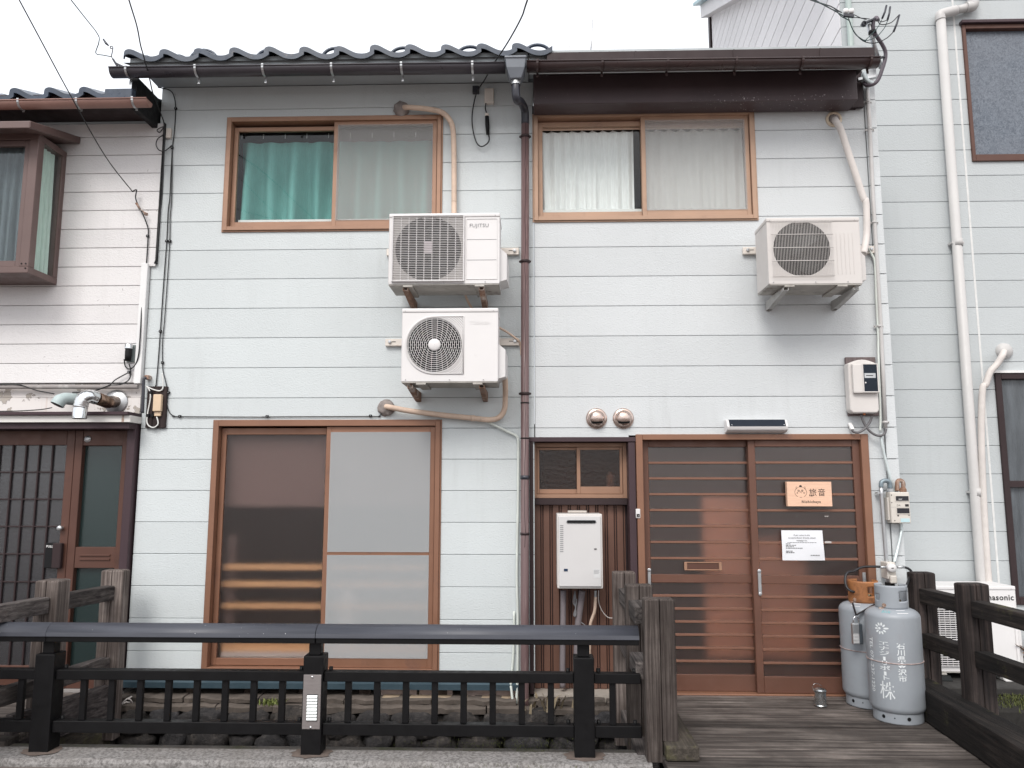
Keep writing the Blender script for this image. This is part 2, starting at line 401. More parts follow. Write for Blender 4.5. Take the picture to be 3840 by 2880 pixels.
def wall_core(parent, x0, x1, z0, z1, holes, y0=.0145, y1=.12, name='wall', mat=None):
    mb = MB()
    for a, b, c, d in rects(x0, x1, z0, z1, holes): mb.box(a, b, y0, y1, c, d)
    return mb.build(name, mat or M['gap'], parent)
def shell(parent, x0, x1, y0, y1, z0, zm, z1):
    mb = MB(); t = .06
    mb.box(x0, x0+t, y0, y1, z0, z1); mb.box(x1-t, x1, y0, y1, z0, z1); mb.box(x0+t, x1-t, y1-t, y1, z0, z1)
    mb.box(x0+t, x1-t, y0, y1-t, zm-.1, zm); mb.box(x0+t, x1-t, y0, y1-t, z1-t, z1); mb.box(x0+t, x1-t, y0, y1-t, z0, z0+t)
    return mb.build('interior', M['inside'], parent)
def sash(parent, x0, x1, z0, z1, y, alu, pane_mat, l=.035, r=.035, b=.05, t=.035, d=.028, mids=(), mw=.03, screen=None):
    mb = MB().ring(x0, x1, z0, z1, y, y+d, l, r, b, t)
    zz = [z0+b] + [q for mz in mids for q in (mz-mw/2, mz+mw/2)] + [z1-t]
    for mz in mids: mb.box(x0+l, x1-r, y+.001, y+d-.001, mz-mw/2, mz+mw/2)
    mb.build('sash', alu, parent, bevel=.002)
    for a, c in zip(zz[::2], zz[1::2]):
        MB().box(x0+l-.004, x1-r+.004, y+d*.5-.002, y+d*.5+.002, a-.004, c+.004).build('pane', pane_mat, parent)
        if screen:
            MB().box(x0+l-.004, x1-r+.004, y-.0065, y-.0055, a-.004, c+.004).build('insect_screen', screen, parent)
def outer_frame(parent, x0, x1, z0, z1, alu, y0=-.022, y1=.10, w=.032, label=None, b=None):
    mb = MB().ring(x0, x1, z0, z1, y0, y1, w, w, b or w, w)
    mb.ring(x0-.012, x1+.012, z0-.012, z1+.012, y0+.012, y0+.0185, .012, .012, .012, .012)
    return mb.build('window', alu, parent, bevel=.002, label=label)
def curtain(name, x0, x1, z0, z1, y, mat, label, folds=14, amp=.022, seed=1, pleat=True, flare=0., group=None):
    rn = random.Random(seed); n = folds*8; rows = 14; vs = []; fs = []
    ph = [rn.uniform(0, 6.28) for _ in range(4)]
    for j in range(rows+1):
        v = j/rows; z = z1 + (z0-z1)*v
        for i in range(n+1):
            u = i/n
            k = .35 + .65*min(1, v*2.2)
            w = math.sin(u*folds*6.283+ph[0]+.6*math.sin(u*9+ph[1]+v*.8))
            yy = y + amp*k*w + amp*.5*math.sin(u*folds*3.1+ph[2]+v*1.3)*v
            xx = x0 + (x1-x0)*u + .006*math.sin(u*folds*12.6+ph[3])*v
            zt = z
            if j == 0 and pleat: zt = z1 - .018*abs(math.sin(u*folds*3.1416))
            vs.append((xx, yy, zt))
    for j in range(rows):
        for i in range(n): a = j*(n+1)+i; fs.append((a, a+1, a+n+2, a+n+1))
    mb = MB().add(vs, fs, True)
    return mb.build(name, mat, None, label=label, cat='curtain', group=group)
PITCHZ = .2331
def zline(k): return 2.844 + k*PITCHZ
LINES = [.085] + [zline(k) for k in range(-11, 8)] + [4.672]

# ---- left unit, tiled roof
hl = thing('tiled_roof_house', 'pale blue-grey sided house with wavy dark tile roof, teal curtain upstairs', 'house', (-1.5, 0, 0))
WUL = (-2.440, -.728, 3.465, 4.395); WLL = (-2.426, -.708, .135, 1.965)
holesL = [(a+.008, b-.008, c+.008, d-.008) for a, b, c, d in (WUL, WLL)]
wl = wall_core(hl, -2.998, -.001, .085, 4.71, holesL)
boards(wl, M['siding'], -2.996, -.003, LINES, holesL)
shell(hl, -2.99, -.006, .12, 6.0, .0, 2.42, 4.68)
mb = MB().prism([(-.045, .032), (-.045, .07), (-.012, .088), (.0, .088), (.0, .032)], 'x', -2.995, -.06); mb.build('base_flashing', basic('slate_blue_flashing', (.045, .075, .095), .4, .2), hl)
# base plinth seen under the flashing: backing coloured as recess shadow, with sill timbers and peeling plaster
MB().box(-2.99, -.02, .22, .3, -.35, .04).build('plinth', basic('recess_shade_tone', (.03, .026, .024), .95), hl)
for x in (-2.55, -2.12, -1.72, -1.28, -.72): MB().box(x, x+.085, .02, .14, -.07, .031).build('floor_post', wood('floor_post_wood', (.05, .035, .028), (.13, .10, .08), 'z'), hl, bevel=.003)
pl = basic('peeling_pink_plaster', (.40, .31, .28), .9, 0, .2, 9, .6, 25, dirt=(.2, .15, .11), dirt_amt=.45, dirt_scale=8)
for (xa, xb, zb) in ((-1.12, -.86, -.075), (-.84, -.60, -.065), (-.52, -.33, -.06), (-.32, -.06, -.07)):
    rn = random.Random(int(xa*100)); n = 12; top = []; bot = []
    for i in range(n+1):
        x = xa+(xb-xa)*i/n; top.append((x, .031)); bot.append((x, zb+rn.uniform(-.015, .035) + (.05*abs(i-n/2)/n)))
    MB().prism(top+bot[::-1], 'y', .015+rn.uniform(0, .02), .035).build('plaster_patch', pl, hl)
    # curled loose edge
    m2 = MB()
    for i in range(2, n-1, 4):
        x, z = bot[i]; m2.add([(x, .01, z), (x+.05, .006, z+.012), (x+.055, -.022, z-.025), (x+.01, -.028, z-.03)], [(0,1,2,3)])
    m2.build('plaster_flake', pl, hl)

w = outer_frame(hl, *WUL, M['alu'])
sash(w, -2.405, -1.555, 3.500, 4.340, .035, M['alu'], M['glass'])
sash(w, -1.588, -.765, 3.497, 4.365, .002, M['alu'], M['glass'], screen=M['net'])
MB().box(-2.36, -.80, .085, .095, 3.54, 3.585).build('inner_sill', M['white_paint'], w)
MB().box(-2.41, -.76, .069, .081, 4.328, 4.36).build('inner_head', M['brown_metal'], w)
curtain('curtain', -2.40, -.79, 3.56, 4.288, .185, M['teal'], 'teal green curtain behind the upstairs window under the tiled roof', 9, .066, 4)
for x in [-2.38+.178*k for k in range(10)]: MB().box(x, x+.004, .125, .128, 4.285, 4.325).build('curtain_hook', M['white_paint'], w)

w = outer_frame(hl, *WLL, M['alu_low'], w=.036)
sash(w, -2.388, -1.545, .175, 1.918, .04, M['alu_low'], M['frost_grey'], l=.038, r=.038, b=.05, t=.05)
sash(w, -1.572, -.748, .172, 1.925, .004, M['alu_low'], M['frost_grey'], l=.038, r=.038, b=.07, t=.045, mids=(.985,), screen=M['net_low'])
# what stands behind the frosted panes
bl = basic('mauve_roller_blind', (.235, .178, .176), .8, 0, .08, 3, stretch=(1, 1, 8))
MB().box(-2.39, -.75, .120, .125, 1.325, 1.90).build('roller_blind', bl, None, label='mauve brown roller blind pulled half down behind the frosted sliding window', cat='blind')
MB().box(-2.40, -.74, .90, .93, .1, 1.95).build('dark_room_sheet', M['black'], hl)  # black sheet stands in for the darkness of the room
rk = thing('slatted_rack', 'blurred orange wooden slats behind the frosted sliding window', 'rack', (-1.57, .2, .09))
for z in (.852, .727, .567): MB().box(-2.36, -.79, .105, .122, z, z+.040).build('slat', M['orange_wood'], rk, bevel=.004)
MB().box(-2.34, -.79, .11, .32, .262, .315).build('slat', M['orange_wood'], rk)
for x in (-2.34, -.82): MB().box(x, x+.05, .157, .18, .12, 1.10).build('upright', bl, rk)
MB().box(-2.33, -.80, .082, .108, .222, .260).build('threshold', M['white_paint'], hl)
MB().lathe([(.001, .20), (.06, .20), (.065, .45), (.06, .66), (.03, .72), (.001, .74)], (-1.42, .19, 0), 16).build('white_bottle', M['white_paint'], None, label='blurred white jug behind the frosted pane with insect screen', cat='jug')

# ---- eave of the tiled roof
M['flash_white'] = M['soffit']
MB().box(-3.03, -.04, -.365, -.0005, 4.674, 4.70).build('soffit', M['soffit'], hl)
MB().box(-3.06, -.04, -.385, -.366, 4.60, 4.70).build('fascia', M['soffit'], hl)
TW = .2655; SL = math.atan(.36)
PROF = [(-.030, .022), (-.024, .050), (.004, .062), (.04, .054), (.085, .030), (.13, .008), (.175, .000), (.215, .004), (.245, .018), (.272, .036)]
PROF = [(p.x, p.y) for p in smooth_path([(a, b, 0) for a, b in PROF], 3)]
def tile_mesh(name, eave):
    L = .30; th = .017; lip = .040 if eave else .02
    vs = []; fs = []; n = len(PROF)
    stations = [(0, 0, lip), (.022, 0, lip if eave else th), (.0225, 0, th), (L, 0, th)]
    for d, dz, t in stations:
        for (x, z) in PROF: vs.append((x, d*math.cos(SL), z + d*math.sin(SL)))
        for (x, z) in PROF: vs.append((x, d*math.cos(SL), z + d*math.sin(SL) - t))
    m = 2*n
    for s in range(len(stations)-1):
        o, q = s*m, (s+1)*m
        for i in range(n-1):
            fs.append((o+i, o+i+1, q+i+1, q+i)); fs.append((o+n+i, q+n+i, q+n+i+1, o+n+i+1))
        fs.append((o, q, q+n, o+n)); fs.append((o+n-1, o+2*n-1, q+2*n-1, q+n-1))
    for i in range(n-1): fs.append((i, n+i, n+i+1, i+1)); o = (len(stations)-1)*m; fs.append((o+i, o+i+1, o+n+i+1, o+n+i))
    return MB().add(vs, fs).mesh(name, M['tile'], bevel=0)
T_E, T_N = tile_mesh('eave_tile', True), tile_mesh('roof_tile', False)
def snow_guard():
    pts = [(.06+.105*(1-math.cos(a)) , .10*math.cos(SL), .03+.10*math.sin(SL)+.085*math.sin(a)) for a in [math.pi*k/12 for k in range(13)]]
    return MB().tube(pts, .013, 8).mesh('snow_guard', M['tile'])
SG = snow_guard()
def tiled_roof(parent, x0, ncols, y0, z0, ncourses, guards=True, skip=()):
    rf = MB().add([(x0-.02, y0+.03, z0-.03), (x0+ncols*TW, y0+.03, z0-.03), (x0+ncols*TW, y0+ncourses*.235*math.cos(SL), z0-.03+ncourses*.235*math.sin(SL)), (x0-.02, y0+ncourses*.235*math.cos(SL), z0-.03+ncourses*.235*math.sin(SL))], [(0,1,2,3)]).build('roof', M['core'], parent)
    rn = random.Random(3)
    for j in range(ncourses):
        for i in range(ncols):
            x = x0 + i*TW + .035 + rn.uniform(-.004, .004); y = y0 + j*.235*math.cos(SL); z = z0 + j*(.235*math.sin(SL) + .0005) + rn.uniform(-.004, .004)
            link_copy(T_E if j == 0 else T_N, 'roof_tile', rf, (x, y, z), (rn.uniform(-.015, .015), rn.uniform(-.02, .02), 0))
            if guards and j == 1 and i % 2 == 1: link_copy(SG, 'snow_guard', rf, (x, y, z))
    return rf
zt = at(1200, 201, -.44).z
roofL = tiled_roof(hl, -3.085, 12, -.44, zt, 11)
MB().box(-3.02, -.01, 1.95, 2.0, 4.68, zt+.75).build('gable_wall', M['siding'], hl)
# ---- right unit, metal roof
hr = thing('metal_roof_house', 'pale grey sided house with brown metal eave, white curtains upstairs and sliding entrance door', 'house', (1.3, 0, 0))
WUR = (-.003+.006, 1.720, 3.521, 4.400); ALC = (-.039, .748, -.0, 1.842); DOOR = (.752, 2.458, -.0, 1.862)
XR = 2.585
holesR = [(WUR[0]-.02, WUR[1]-.008, WUR[2]+.008, WUR[3]-.008), (ALC[0]-.1, ALC[1]+.1, -.2, ALC[3]-.004), (DOOR[0]-.05, DOOR[1]-.006, -.2, DOOR[3]-.006)]
LINR = [.005] + LINES[1:-1] + [4.690]
LINR = [.005, zline(-12)] + [zline(k) for k in range(-11, 8)] + [4.69]
wr = wall_core(hr, .004, XR-.004, .005, 4.69, holesR)
boards(wr, M['siding_r'], .006, XR, LINR, holesR)
shell(hr, .004, XR+.05, .45, 6.0, -.02, 2.42, 4.70)
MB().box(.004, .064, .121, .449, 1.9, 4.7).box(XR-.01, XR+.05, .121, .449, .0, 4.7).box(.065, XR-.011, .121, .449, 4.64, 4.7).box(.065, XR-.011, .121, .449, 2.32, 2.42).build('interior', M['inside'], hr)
# corner cover pieces, one per course
for za, zb in zip(LINR, LINR[1:]):
    MB().prism([(XR+.004, -.016), (XR+.088, -.016), (XR+.088, .12), (XR+.076, .12), (XR+.076, -.004), (XR+.004, -.004)], 'z', za+.003, zb-.003).build('corner_piece', M['siding_r'], wr, bevel=.002)
MB().box(XR+.003, XR+.075, -.003, .11, .01, 4.68).build('corner_core', M['gap'], hr)
MB().box(XR+.076, XR+.09, .121, 6.0, 0, 4.7).build('side_wall', M['siding'], hr)

w = outer_frame(hr, WUR[0], WUR[1], WUR[2], WUR[3], M['alu_up'])
sash(w, .036, .880, 3.556, 4.345, .035, M['alu_up'], M['glass'])
sash(w, .845, 1.685, 3.553, 4.370, .002, M['alu_up'], M['glass'], screen=M['net'])
MB().box(.05, 1.67, .085, .095, 3.60, 3.645).build('inner_sill', M['white_paint'], w)
MB().box(.04, 1.69, .069, .081, 4.30, 4.365).build('inner_head', M['wood_panel_in'], w)
curtain('curtain', .06, .80, 3.61, 4.315, .115, M['lace'], 'white curtain behind the left pane of the upstairs window under the brown eave', 9, .02, 9)
curtain('curtain', .89, 1.66, 3.61, 4.315, .115, M['lace'], 'white curtain behind the screened right pane of the upstairs window under the brown eave', 8, .02, 12)

# eave box, soffit, metal roof
fk, t, out = nodes('flaking_dark_brown_sheet')
p = N(t, 'ShaderNodeBsdfPrincipled', Roughness=.5)
v = pos(t); base = ramp(t, noise(t, v, 3, 4), [(.3, (.056, .038, .042)), (.7, (.076, .052, .056))])
fl = noise(t, v, 62, 3, .6); lo = noise(t, v, 1.7, 3)
sep = N(t, 'ShaderNodeSeparateXYZ'); t.links.new(N(t, 'ShaderNodeNewGeometry').outputs['Position'], sep.inputs[0])
mz = N(t, 'ShaderNodeMapRange'); mz.inputs[1].default_value = 4.48; mz.inputs[2].default_value = 4.42; t.links.new(sep.outputs[2], mz.inputs[0])
a1 = N(t, 'ShaderNodeMath', operation='MULTIPLY'); t.links.new(ramp(t, fl, [(.66, (0,0,0)), (.69, (1,1,1))]), a1.inputs[0]); t.links.new(mz.outputs[0], a1.inputs[1])
a2 = N(t, 'ShaderNodeMath', operation='MULTIPLY'); t.links.new(a1.outputs[0], a2.inputs[0]); t.links.new(ramp(t, lo, [(.42, (0,0,0)), (.55, (1,1,1))]), a2.inputs[1])
t.links.new(mix(t, a2.outputs[0], base, (.55, .5, .5)), p.inputs['Base Color']); t.links.new(p.outputs[0], out.inputs[0]); M['fleck'] = fk
zb0 = at(2500, 384, -.20).z; zs0 = 4.699
MB().box(.0, at(3215, 330, -.2).x, -.20, -.018, zb0, zs0-.001).build('eave_box', M['fleck'], hr, bevel=.004)
MB().box(-.01, at(3211, 410, -.02).x, -.018, -.001, at(2500, 423, 0).z, zb0+.08).build('head_flashing', M['brown_metal'], hr, bevel=.002)
MB().box(at(3216, 330, -.2).x, at(3233, 350, -.03).x, -.05, -.018, zb0+.02, zs0-.002).build('end_flashing', M['brown_metal'], hr)
MB().box(-.03, 2.47, -.37, -.0005, zs0, zs0+.02).build('soffit', M['soffit'], hr)
MB().box(-.03, 2.46, -.385, -.3705, at(2500, 267, -.385).z, 4.71).build('fascia', basic('pale_fascia_strip', (.42, .45, .46), .7), hr)
zf0, zf1 = at(2500, 224, -.43).z, at(2500, 189, -.43).z
mr_ = MB().prism([(-.43, zf0), (-.43, zf1), (4.5, zf1+.55), (4.5, zf1+.45), (-.37, zf0)], 'x', .10, at(3281, 200, -.43).x)
mr_.build('roof', M['brown_metal'], hr, bevel=.003)
for x in (.75, 1.47, 2.1): MB().box(x, x+.012, -.434, -.4305, zf0+.002, zf1-.002).build('roof_seam', M['brown_metal'], hr)

# recessed kitchen bay: trim, small window, ribbed panel
ax0, ax1, az1 = ALC[0], ALC[1], ALC[3]; RD = .15
MB().box(ax0-.004, ax1+.004, -.02, .02, az1-.034, az1).build('alcove_trim', M['purple_trim'], hr, bevel=.002)
MB().box(ax0, ax0+.028, -.014, RD, .0, az1-.035).build('alcove_trim', M['brown_metal'], hr, bevel=.002)
MB().box(ax1-.052, ax1, -.012, RD, .0, az1-.035).build('alcove_trim', M['purple_trim'], hr, bevel=.003)
MB().box(ax0+.028, ax1-.052, .0205, RD+.29, az1-.034+.0005, az1+.10).build('alcove_head', M['brown_metal'], hr)
MB().box(ax0-.0, ax0+.028, RD+.0005, .45, 0, az1).box(ax1-.052, ax1-.002, RD+.0005, .45, 0, az1).build('alcove_side', M['brown_metal'], hr)
kx0, kx1 = g(2, 2, 217, 800, RD).x, g(2, 2, 993, 800, RD).x
kz1, kz0 = az1-.036, g(2, 2, 600, 1035, RD).z
w = MB().ring(kx0, kx1, kz0, kz1, RD-.035, RD+.06, .03, .03, .03, .03).build('window', M['alu'], hr, bevel=.002)
km = g(2, 2, 595, 800, RD).x
m_kit = frosted('rippled_kitchen_glass', (.62, .50, .44), .25, .03, (.12, .09, .08), 45, 1.0, .045, 1.3)
sash(w, kx0+.032, km+.015, kz0+.032, kz1-.032, RD+.012, M['alu'], m_kit, l=.018, r=.02, b=.035, t=.02, d=.02)
sash(w, km-.014, kx1-.032, kz0+.032, kz1-.032, RD-.018, M['alu'], m_kit, l=.028, r=.02, b=.055, t=.02, d=.02)
MB().box(ax0+.03, ax1-.053, RD-.06, RD+.05, kz0-.05, kz0-.001).build('window_sill', M['brown_metal'], hr, bevel=.003)
px0, px1, pz0, pz1 = ax0+.03, ax1-.054, .0, kz0-.052
MB().box(px0, px1, RD+.012, RD+.06, pz0, pz1).build('panel_back', M['brown_metal'], hr)
m_rib = basic('copper_brown_ribbed_sheet', (.155, .078, .055), .5, .15, .12, 4, dirt=(.09, .045, .035), dirt_amt=.4, dirt_scale=5)
k = 0; x = px0+.004
while x < px1-.02:
    wd = .047 if k % 2 == 0 else .010
    MB().box(x, min(x+wd, px1-.002), RD-.002 if k % 2 == 0 else RD+.004, RD+.0115, pz0, pz1).build('panel_rib', m_rib, hr, bevel=.0025)
    x += wd + .0062; k += 1
MB().box(ax0+.03, ax1-.053, -.01, RD+.06, -.10, -.0015).build('alcove_base', basic('stained_concrete', (.36, .32, .28), .9, 0, .2, 6, .4, 30, dirt=(.12, .09, .07), dirt_amt=.4, dirt_scale=6), hr)
# kitchen interior: back wall and a bottle
MB().box(.05, .7, .60, .62, 1.2, 1.95).build('kitchen_tiles', basic('cream_kitchen_wall', (.28, .20, .16), .5), hr)
MB().lathe([(.001, 0), (.035, 0), (.035, .12), (.012, .15), (.001, .15)], (kx1-.11, RD+.13, kz0+.05), 14).build('white_bottle', M['white_paint'], None, label='blurred white bottle behind the right pane of the small kitchen window', cat='bottle')

# ---- sliding entrance door
d0, d1, dz = DOOR[0], DOOR[1], DOOR[3]
dr = MB().box(d0, d0+.05, -.025, .12, .0, dz).box(d1-.055, d1, -.025, .12, .0, dz).box(d0+.05, d1-.055, -.025, .12, dz-.042, dz).box(d0+.05, d1-.055, -.01, .12, .0, .012).build('sliding_door', M['alu_low'], hr, bevel=.003)
MB().box(d0+.02, d1-.02, -.05, .12, -.03, -.001).build('door_threshold', M['galv'], hr)
def door_panel(x0, x1, y, alu, seed):
    st = .052; b = .115; zt_ = dz-.042; zm0, zm1 = .775, .835
    f = MB().box(x0, x0+st, y, y+.034, .013, zt_).box(x1-st, x1, y, y+.034, .013, zt_)
    f.box(x0+st, x1-st, y, y+.034, .013, .013+b).box(x0+st, x1-st, y, y+.034, zt_-.05, zt_).box(x0+st, x1-st, y, y+.034, zm0, zm1)
    f.build('door_leaf', alu, dr, bevel=.003)
    for (za, zb, n) in ((zm1, zt_-.05, 8), (.013+b, zm0, 7)):
        h = (zb-za)/n
        for i in range(n):
            MB().box(x0+st-.003, x1-st+.003, y+.016, y+.020, za+i*h-.001, za+(i+1)*h+.001 if i == n-1 else za+(i+1)*h-.0005).build('pane', M['frost_brown'], dr)
            if i: MB().box(x0+st, x1-st, y+.003, y+.0155, za+i*h-.009, za+i*h+.009).build('muntin', M['muntin'], dr, bevel=.002)
xm = g(2, 2, 2035, 1100).x
door_panel(d0+.05, xm+.045, .058, M['door_brown'], 1)
door_panel(xm-.010, d1-.055, .012, M['door_brown'], 2)
# letter slot, pulls
sx0, sx1 = g(2, 2, 1472, 1600, .05).x, g(2, 2, 1785, 1600, .05).x; sz0, sz1 = g(2, 2, 1600, 1635, .05).z, g(2, 2, 1600, 1565, .05).z
ls = MB().ring(sx0, sx1, sz0, sz1, .045, .0575, .022, .022, .008, .008).build('letter_slot', M['alu'], dr, bevel=.002)
MB().box(sx0+.022, sx1-.022, .050, .0575, sz0+.008, sz1-.008).build('slot_flap', M['alu_dark'], dr, bevel=.002)
for px, y in ((1180, .057), (2092, .011), ):
    x = g(2, 2, px, 1600, y).x; zc = .805
    m2 = MB().box(x-.012, x+.012, y-.010, y, zc-.095, zc+.055)
    m2.lathe([(.001, -.012), (.012, -.012), (.014, -.0105)], (x, y, zc+.062), 12, 'y').lathe([(.001, -.012), (.011, -.012), (.013, -.0105)], (x, y, zc-.10), 12, 'y')
    m2.build('door_pull', M['galv'], dr, bevel=.002)
x = d1-.075; MB().box(x-.012, x+.012, .002, .012, .68, .86).build('door_pull', M['galv'], dr, bevel=.002)
# behind the glass of the entrance: panels added to shape its soft glow, dark hall elsewhere
MB().box(1.28, 1.62, .21, .23, .22, 1.40).build('glow_panel', M['wood_panel_in'], hr)
MB().box(1.64, 2.04, .21, .23, .22, 1.08).build('glow_panel', M['wood_panel_in'], hr)
MB().box(.8, 2.45, .2, .44, -.02, .012).build('hall_floor', M['wood_panel_in'], hr)
# ================================================================== gutters and downpipes
def gutter(name, label, a, b, r, mat, clip_mat, clips, lip=True, tail=.07):
    rt = thing(name, label, 'gutter', ((a.x+b.x)/2, a.y, a.z-r))
    n = 12; mb = MB(); vs = []; fs = []
    for e, P in enumerate((a, b)):
        for rr in (r, r-.004):
            for k in range(n+1):
                t = math.pi + math.pi*k/n
                vs.append((P.x, P.y + rr*math.cos(t), P.z + rr*math.sin(t)))
    m = n+1
    for k in range(n):
        fs += [(k, k+1, 2*m+k+1, 2*m+k), (m+k, 3*m+k, 3*m+k+1, m+k+1), (k, m+k, m+k+1, k+1), (2*m+k, 2*m+k+1, 3*m+k+1, 3*m+k)]
    fs += [(0, 2*m, 3*m, m), (n, m+n, 3*m+n, 2*m+n)]
    mb.add(vs, fs, True); mb.build('trough', mat, rt)
    MB().tube([(a.x, a.y-r, a.z), (b.x, b.y-r, b.z)], .0062, 8).build('rolled_edge', mat, rt)
    for P in (a, b):
        s = MB(); s.prism([(P.y+(r-.002)*math.cos(math.pi+math.pi*k/10), P.z+(r-.002)*math.sin(math.pi+math.pi*k/10)) for k in range(11)], 'x', P.x-.001, P.x+.001); s.build('end_cap', mat, rt)
    for x in clips:
        t = (x-a.x)/(b.x-a.x); z = a.z+(b.z-a.z)*t; y = a.y
        pts = [(x, y-r-.004, z+.012)] + [(x, y+(r+.003)*math.cos(math.pi+math.pi*k/10), z+(r+.003)*math.sin(math.pi+math.pi*k/10)) for k in range(0, 8)] + [(x, y+r*.5, z-r-tail*.6)]
        m2 = MB()
        for p, q in zip(pts, pts[1:]): m2.beam(p, q, .016, .004, up=(1, 0, 0) if False else (0, 1, .3))
        m2.build('gutter_bracket', clip_mat, rt)
    return rt
ga, gb = at(405, 250, -.50), at(1893, 231, -.50); ga.y = gb.y = -.44; za = (ga.z+gb.z)/2
ga.z = za+.005; gb.z = za-.005
gutter('roof_gutter', 'dark grey half-round gutter along the wavy tile roof', ga, gb, .054, M['gut_left'], M['galv'],
       [g(0, 0, 1070, 600, -.44).x, g(0, 0, 1640, 600, -.44).x, g(0, 0, 2195, 600, -.44).x, g(1, 0, 660, 600, -.44).x, g(1, 0, 1235, 600, -.44).x, g(1, 0, 1820, 600, -.44).x])
ga, gb = at(1975, 222, -.50), at(3304, 214, -.50); ga.y = gb.y = -.44; za = (ga.z+gb.z)/2; ga.z = za+.004; gb.z = za-.006
gutter('roof_gutter', 'brown half-round gutter along the metal roof', ga, gb, .054, M['gut_brown'], M['gut_brown'],
       [g(2, 0, z, 540, -.44).x for z in (255, 790, 1330, 1895)] + [g(3, 0, z, 540, -.44).x for z in (362, 925)], tail=.05)

rh = thing('downpipe', 'mauve-brown rain downpipe with grey hopper between the two houses', 'downpipe', (-.075, -.08, -.25))
hx = at(1934, 250, -.44).x; zt0, zt1 = at(1934, 212, -.50).z, at(1934, 292, -.48).z
mb = MB(); vs = []
for (z, w, y0, y1) in ((zt0, .078, -.515, -.36), (zt0-.012, .082, -.52, -.355), (zt0-.02, .074, -.51, -.36), (zt0-.085, .066, -.505, -.365), (zt1, .042, -.48, -.39)):
    vs += [(hx-w, y0, z), (hx+w, y0, z), (hx+w, y1, z), (hx-w, y1, z)]
fs = [(4*i+k, 4*i+(k+1) % 4, 4*i+4+(k+1) % 4, 4*i+4+k) for i in range(4) for k in range(4)] + [(16, 17, 18, 19)]
mb.add(vs, fs); mb.build('hopper', basic('blue_grey_plastic', (.165, .18, .205), .42, 0, .1, 5), rh, bevel=.006, seg=2)
MB().lathe([(.036, 0), (.036, .03), (.031, .034)], (hx, -.435, zt1-.032), 20).build('hopper_collar', M['galv'], rh)
pxw = (at(1955, 1000, -.07).x + at(1986, 1000, -.07).x)/2
e0 = Vector((hx, -.435, zt1-.03)); e1 = g(2, 0, 82, 730, -.42); e2 = g(2, 0, 150, 985, -.085)
bend = smooth_path([e0, e0+Vector((0, .0, -.06)), e0+Vector((.01, .03, -.105)), (e0+Vector((pxw, -.085, at(1970, 440, -.085).z)))*.5, Vector((pxw-.003, -.10, at(1970, 430, -.085).z+.03)), Vector((pxw, -.078, at(1970, 455, -.085).z-.02))], 6)
MB().tube(bend, .031, 16).build('offset_bend', M['gut_grey'], rh)
zp1 = at(1970, 445, -.078).z
MB().tube([(pxw, -.078, zp1), (pxw-.012, -.078, -.02), (pxw-.02, -.085, -.30)], .0305, 18).build('pipe', M['pvc_brown'], rh)
rs = random.Random(5); crack = []
z = zp1-.05
while z > 1.0: crack.append((pxw+.002+rs.uniform(-.004, .004)-(zp1-z)*.003, -.1085-.0005, z)); z -= rs.uniform(.05, .12)
MB().tube(crack, .0017, 5).build('pipe_seam', M['brown_metal'], rh)
for py, h in ((508, .02), (978, .02), (1475, .02)):
    z = at(1970, py, -.1).z; dx = -(zp1-z)*.0027
    MB().lathe([(.031, -h/2), (.0375, -h/2), (.0375, h/2), (.031, h/2)], (pxw+dx, -.078, z), 18).box(pxw+dx-.046, pxw+dx+.046, -.083, -.073, z-h*.4, z+h*.4).box(pxw+dx-.01, pxw+dx+.01, -.05, -.0005, z-.006, z+.006).build('pipe_clip', M['brown_metal'], rh, bevel=.002)
for py, h, mt in ((1790, .028, M['gut_grey']), (1510, .008, M['black']), (1643, .008, M['black']), (2002, .018, M['brown_metal'])):
    z = at(1970, py, -.1).z; dx = -(zp1-z)*.0027
    MB().lathe([(.030, -h/2), (.0335, -h/2), (.0335, h/2), (.030, h/2)], (pxw+dx, -.078, z), 18).build('pipe_band', mt, rh)
MB().lathe([(.031, 0), (.038, 0), (.038, .05), (.031, .06)], (pxw-.0135, -.08, -.14), 18).build('pipe_socket', M['gut_grey'], rh)

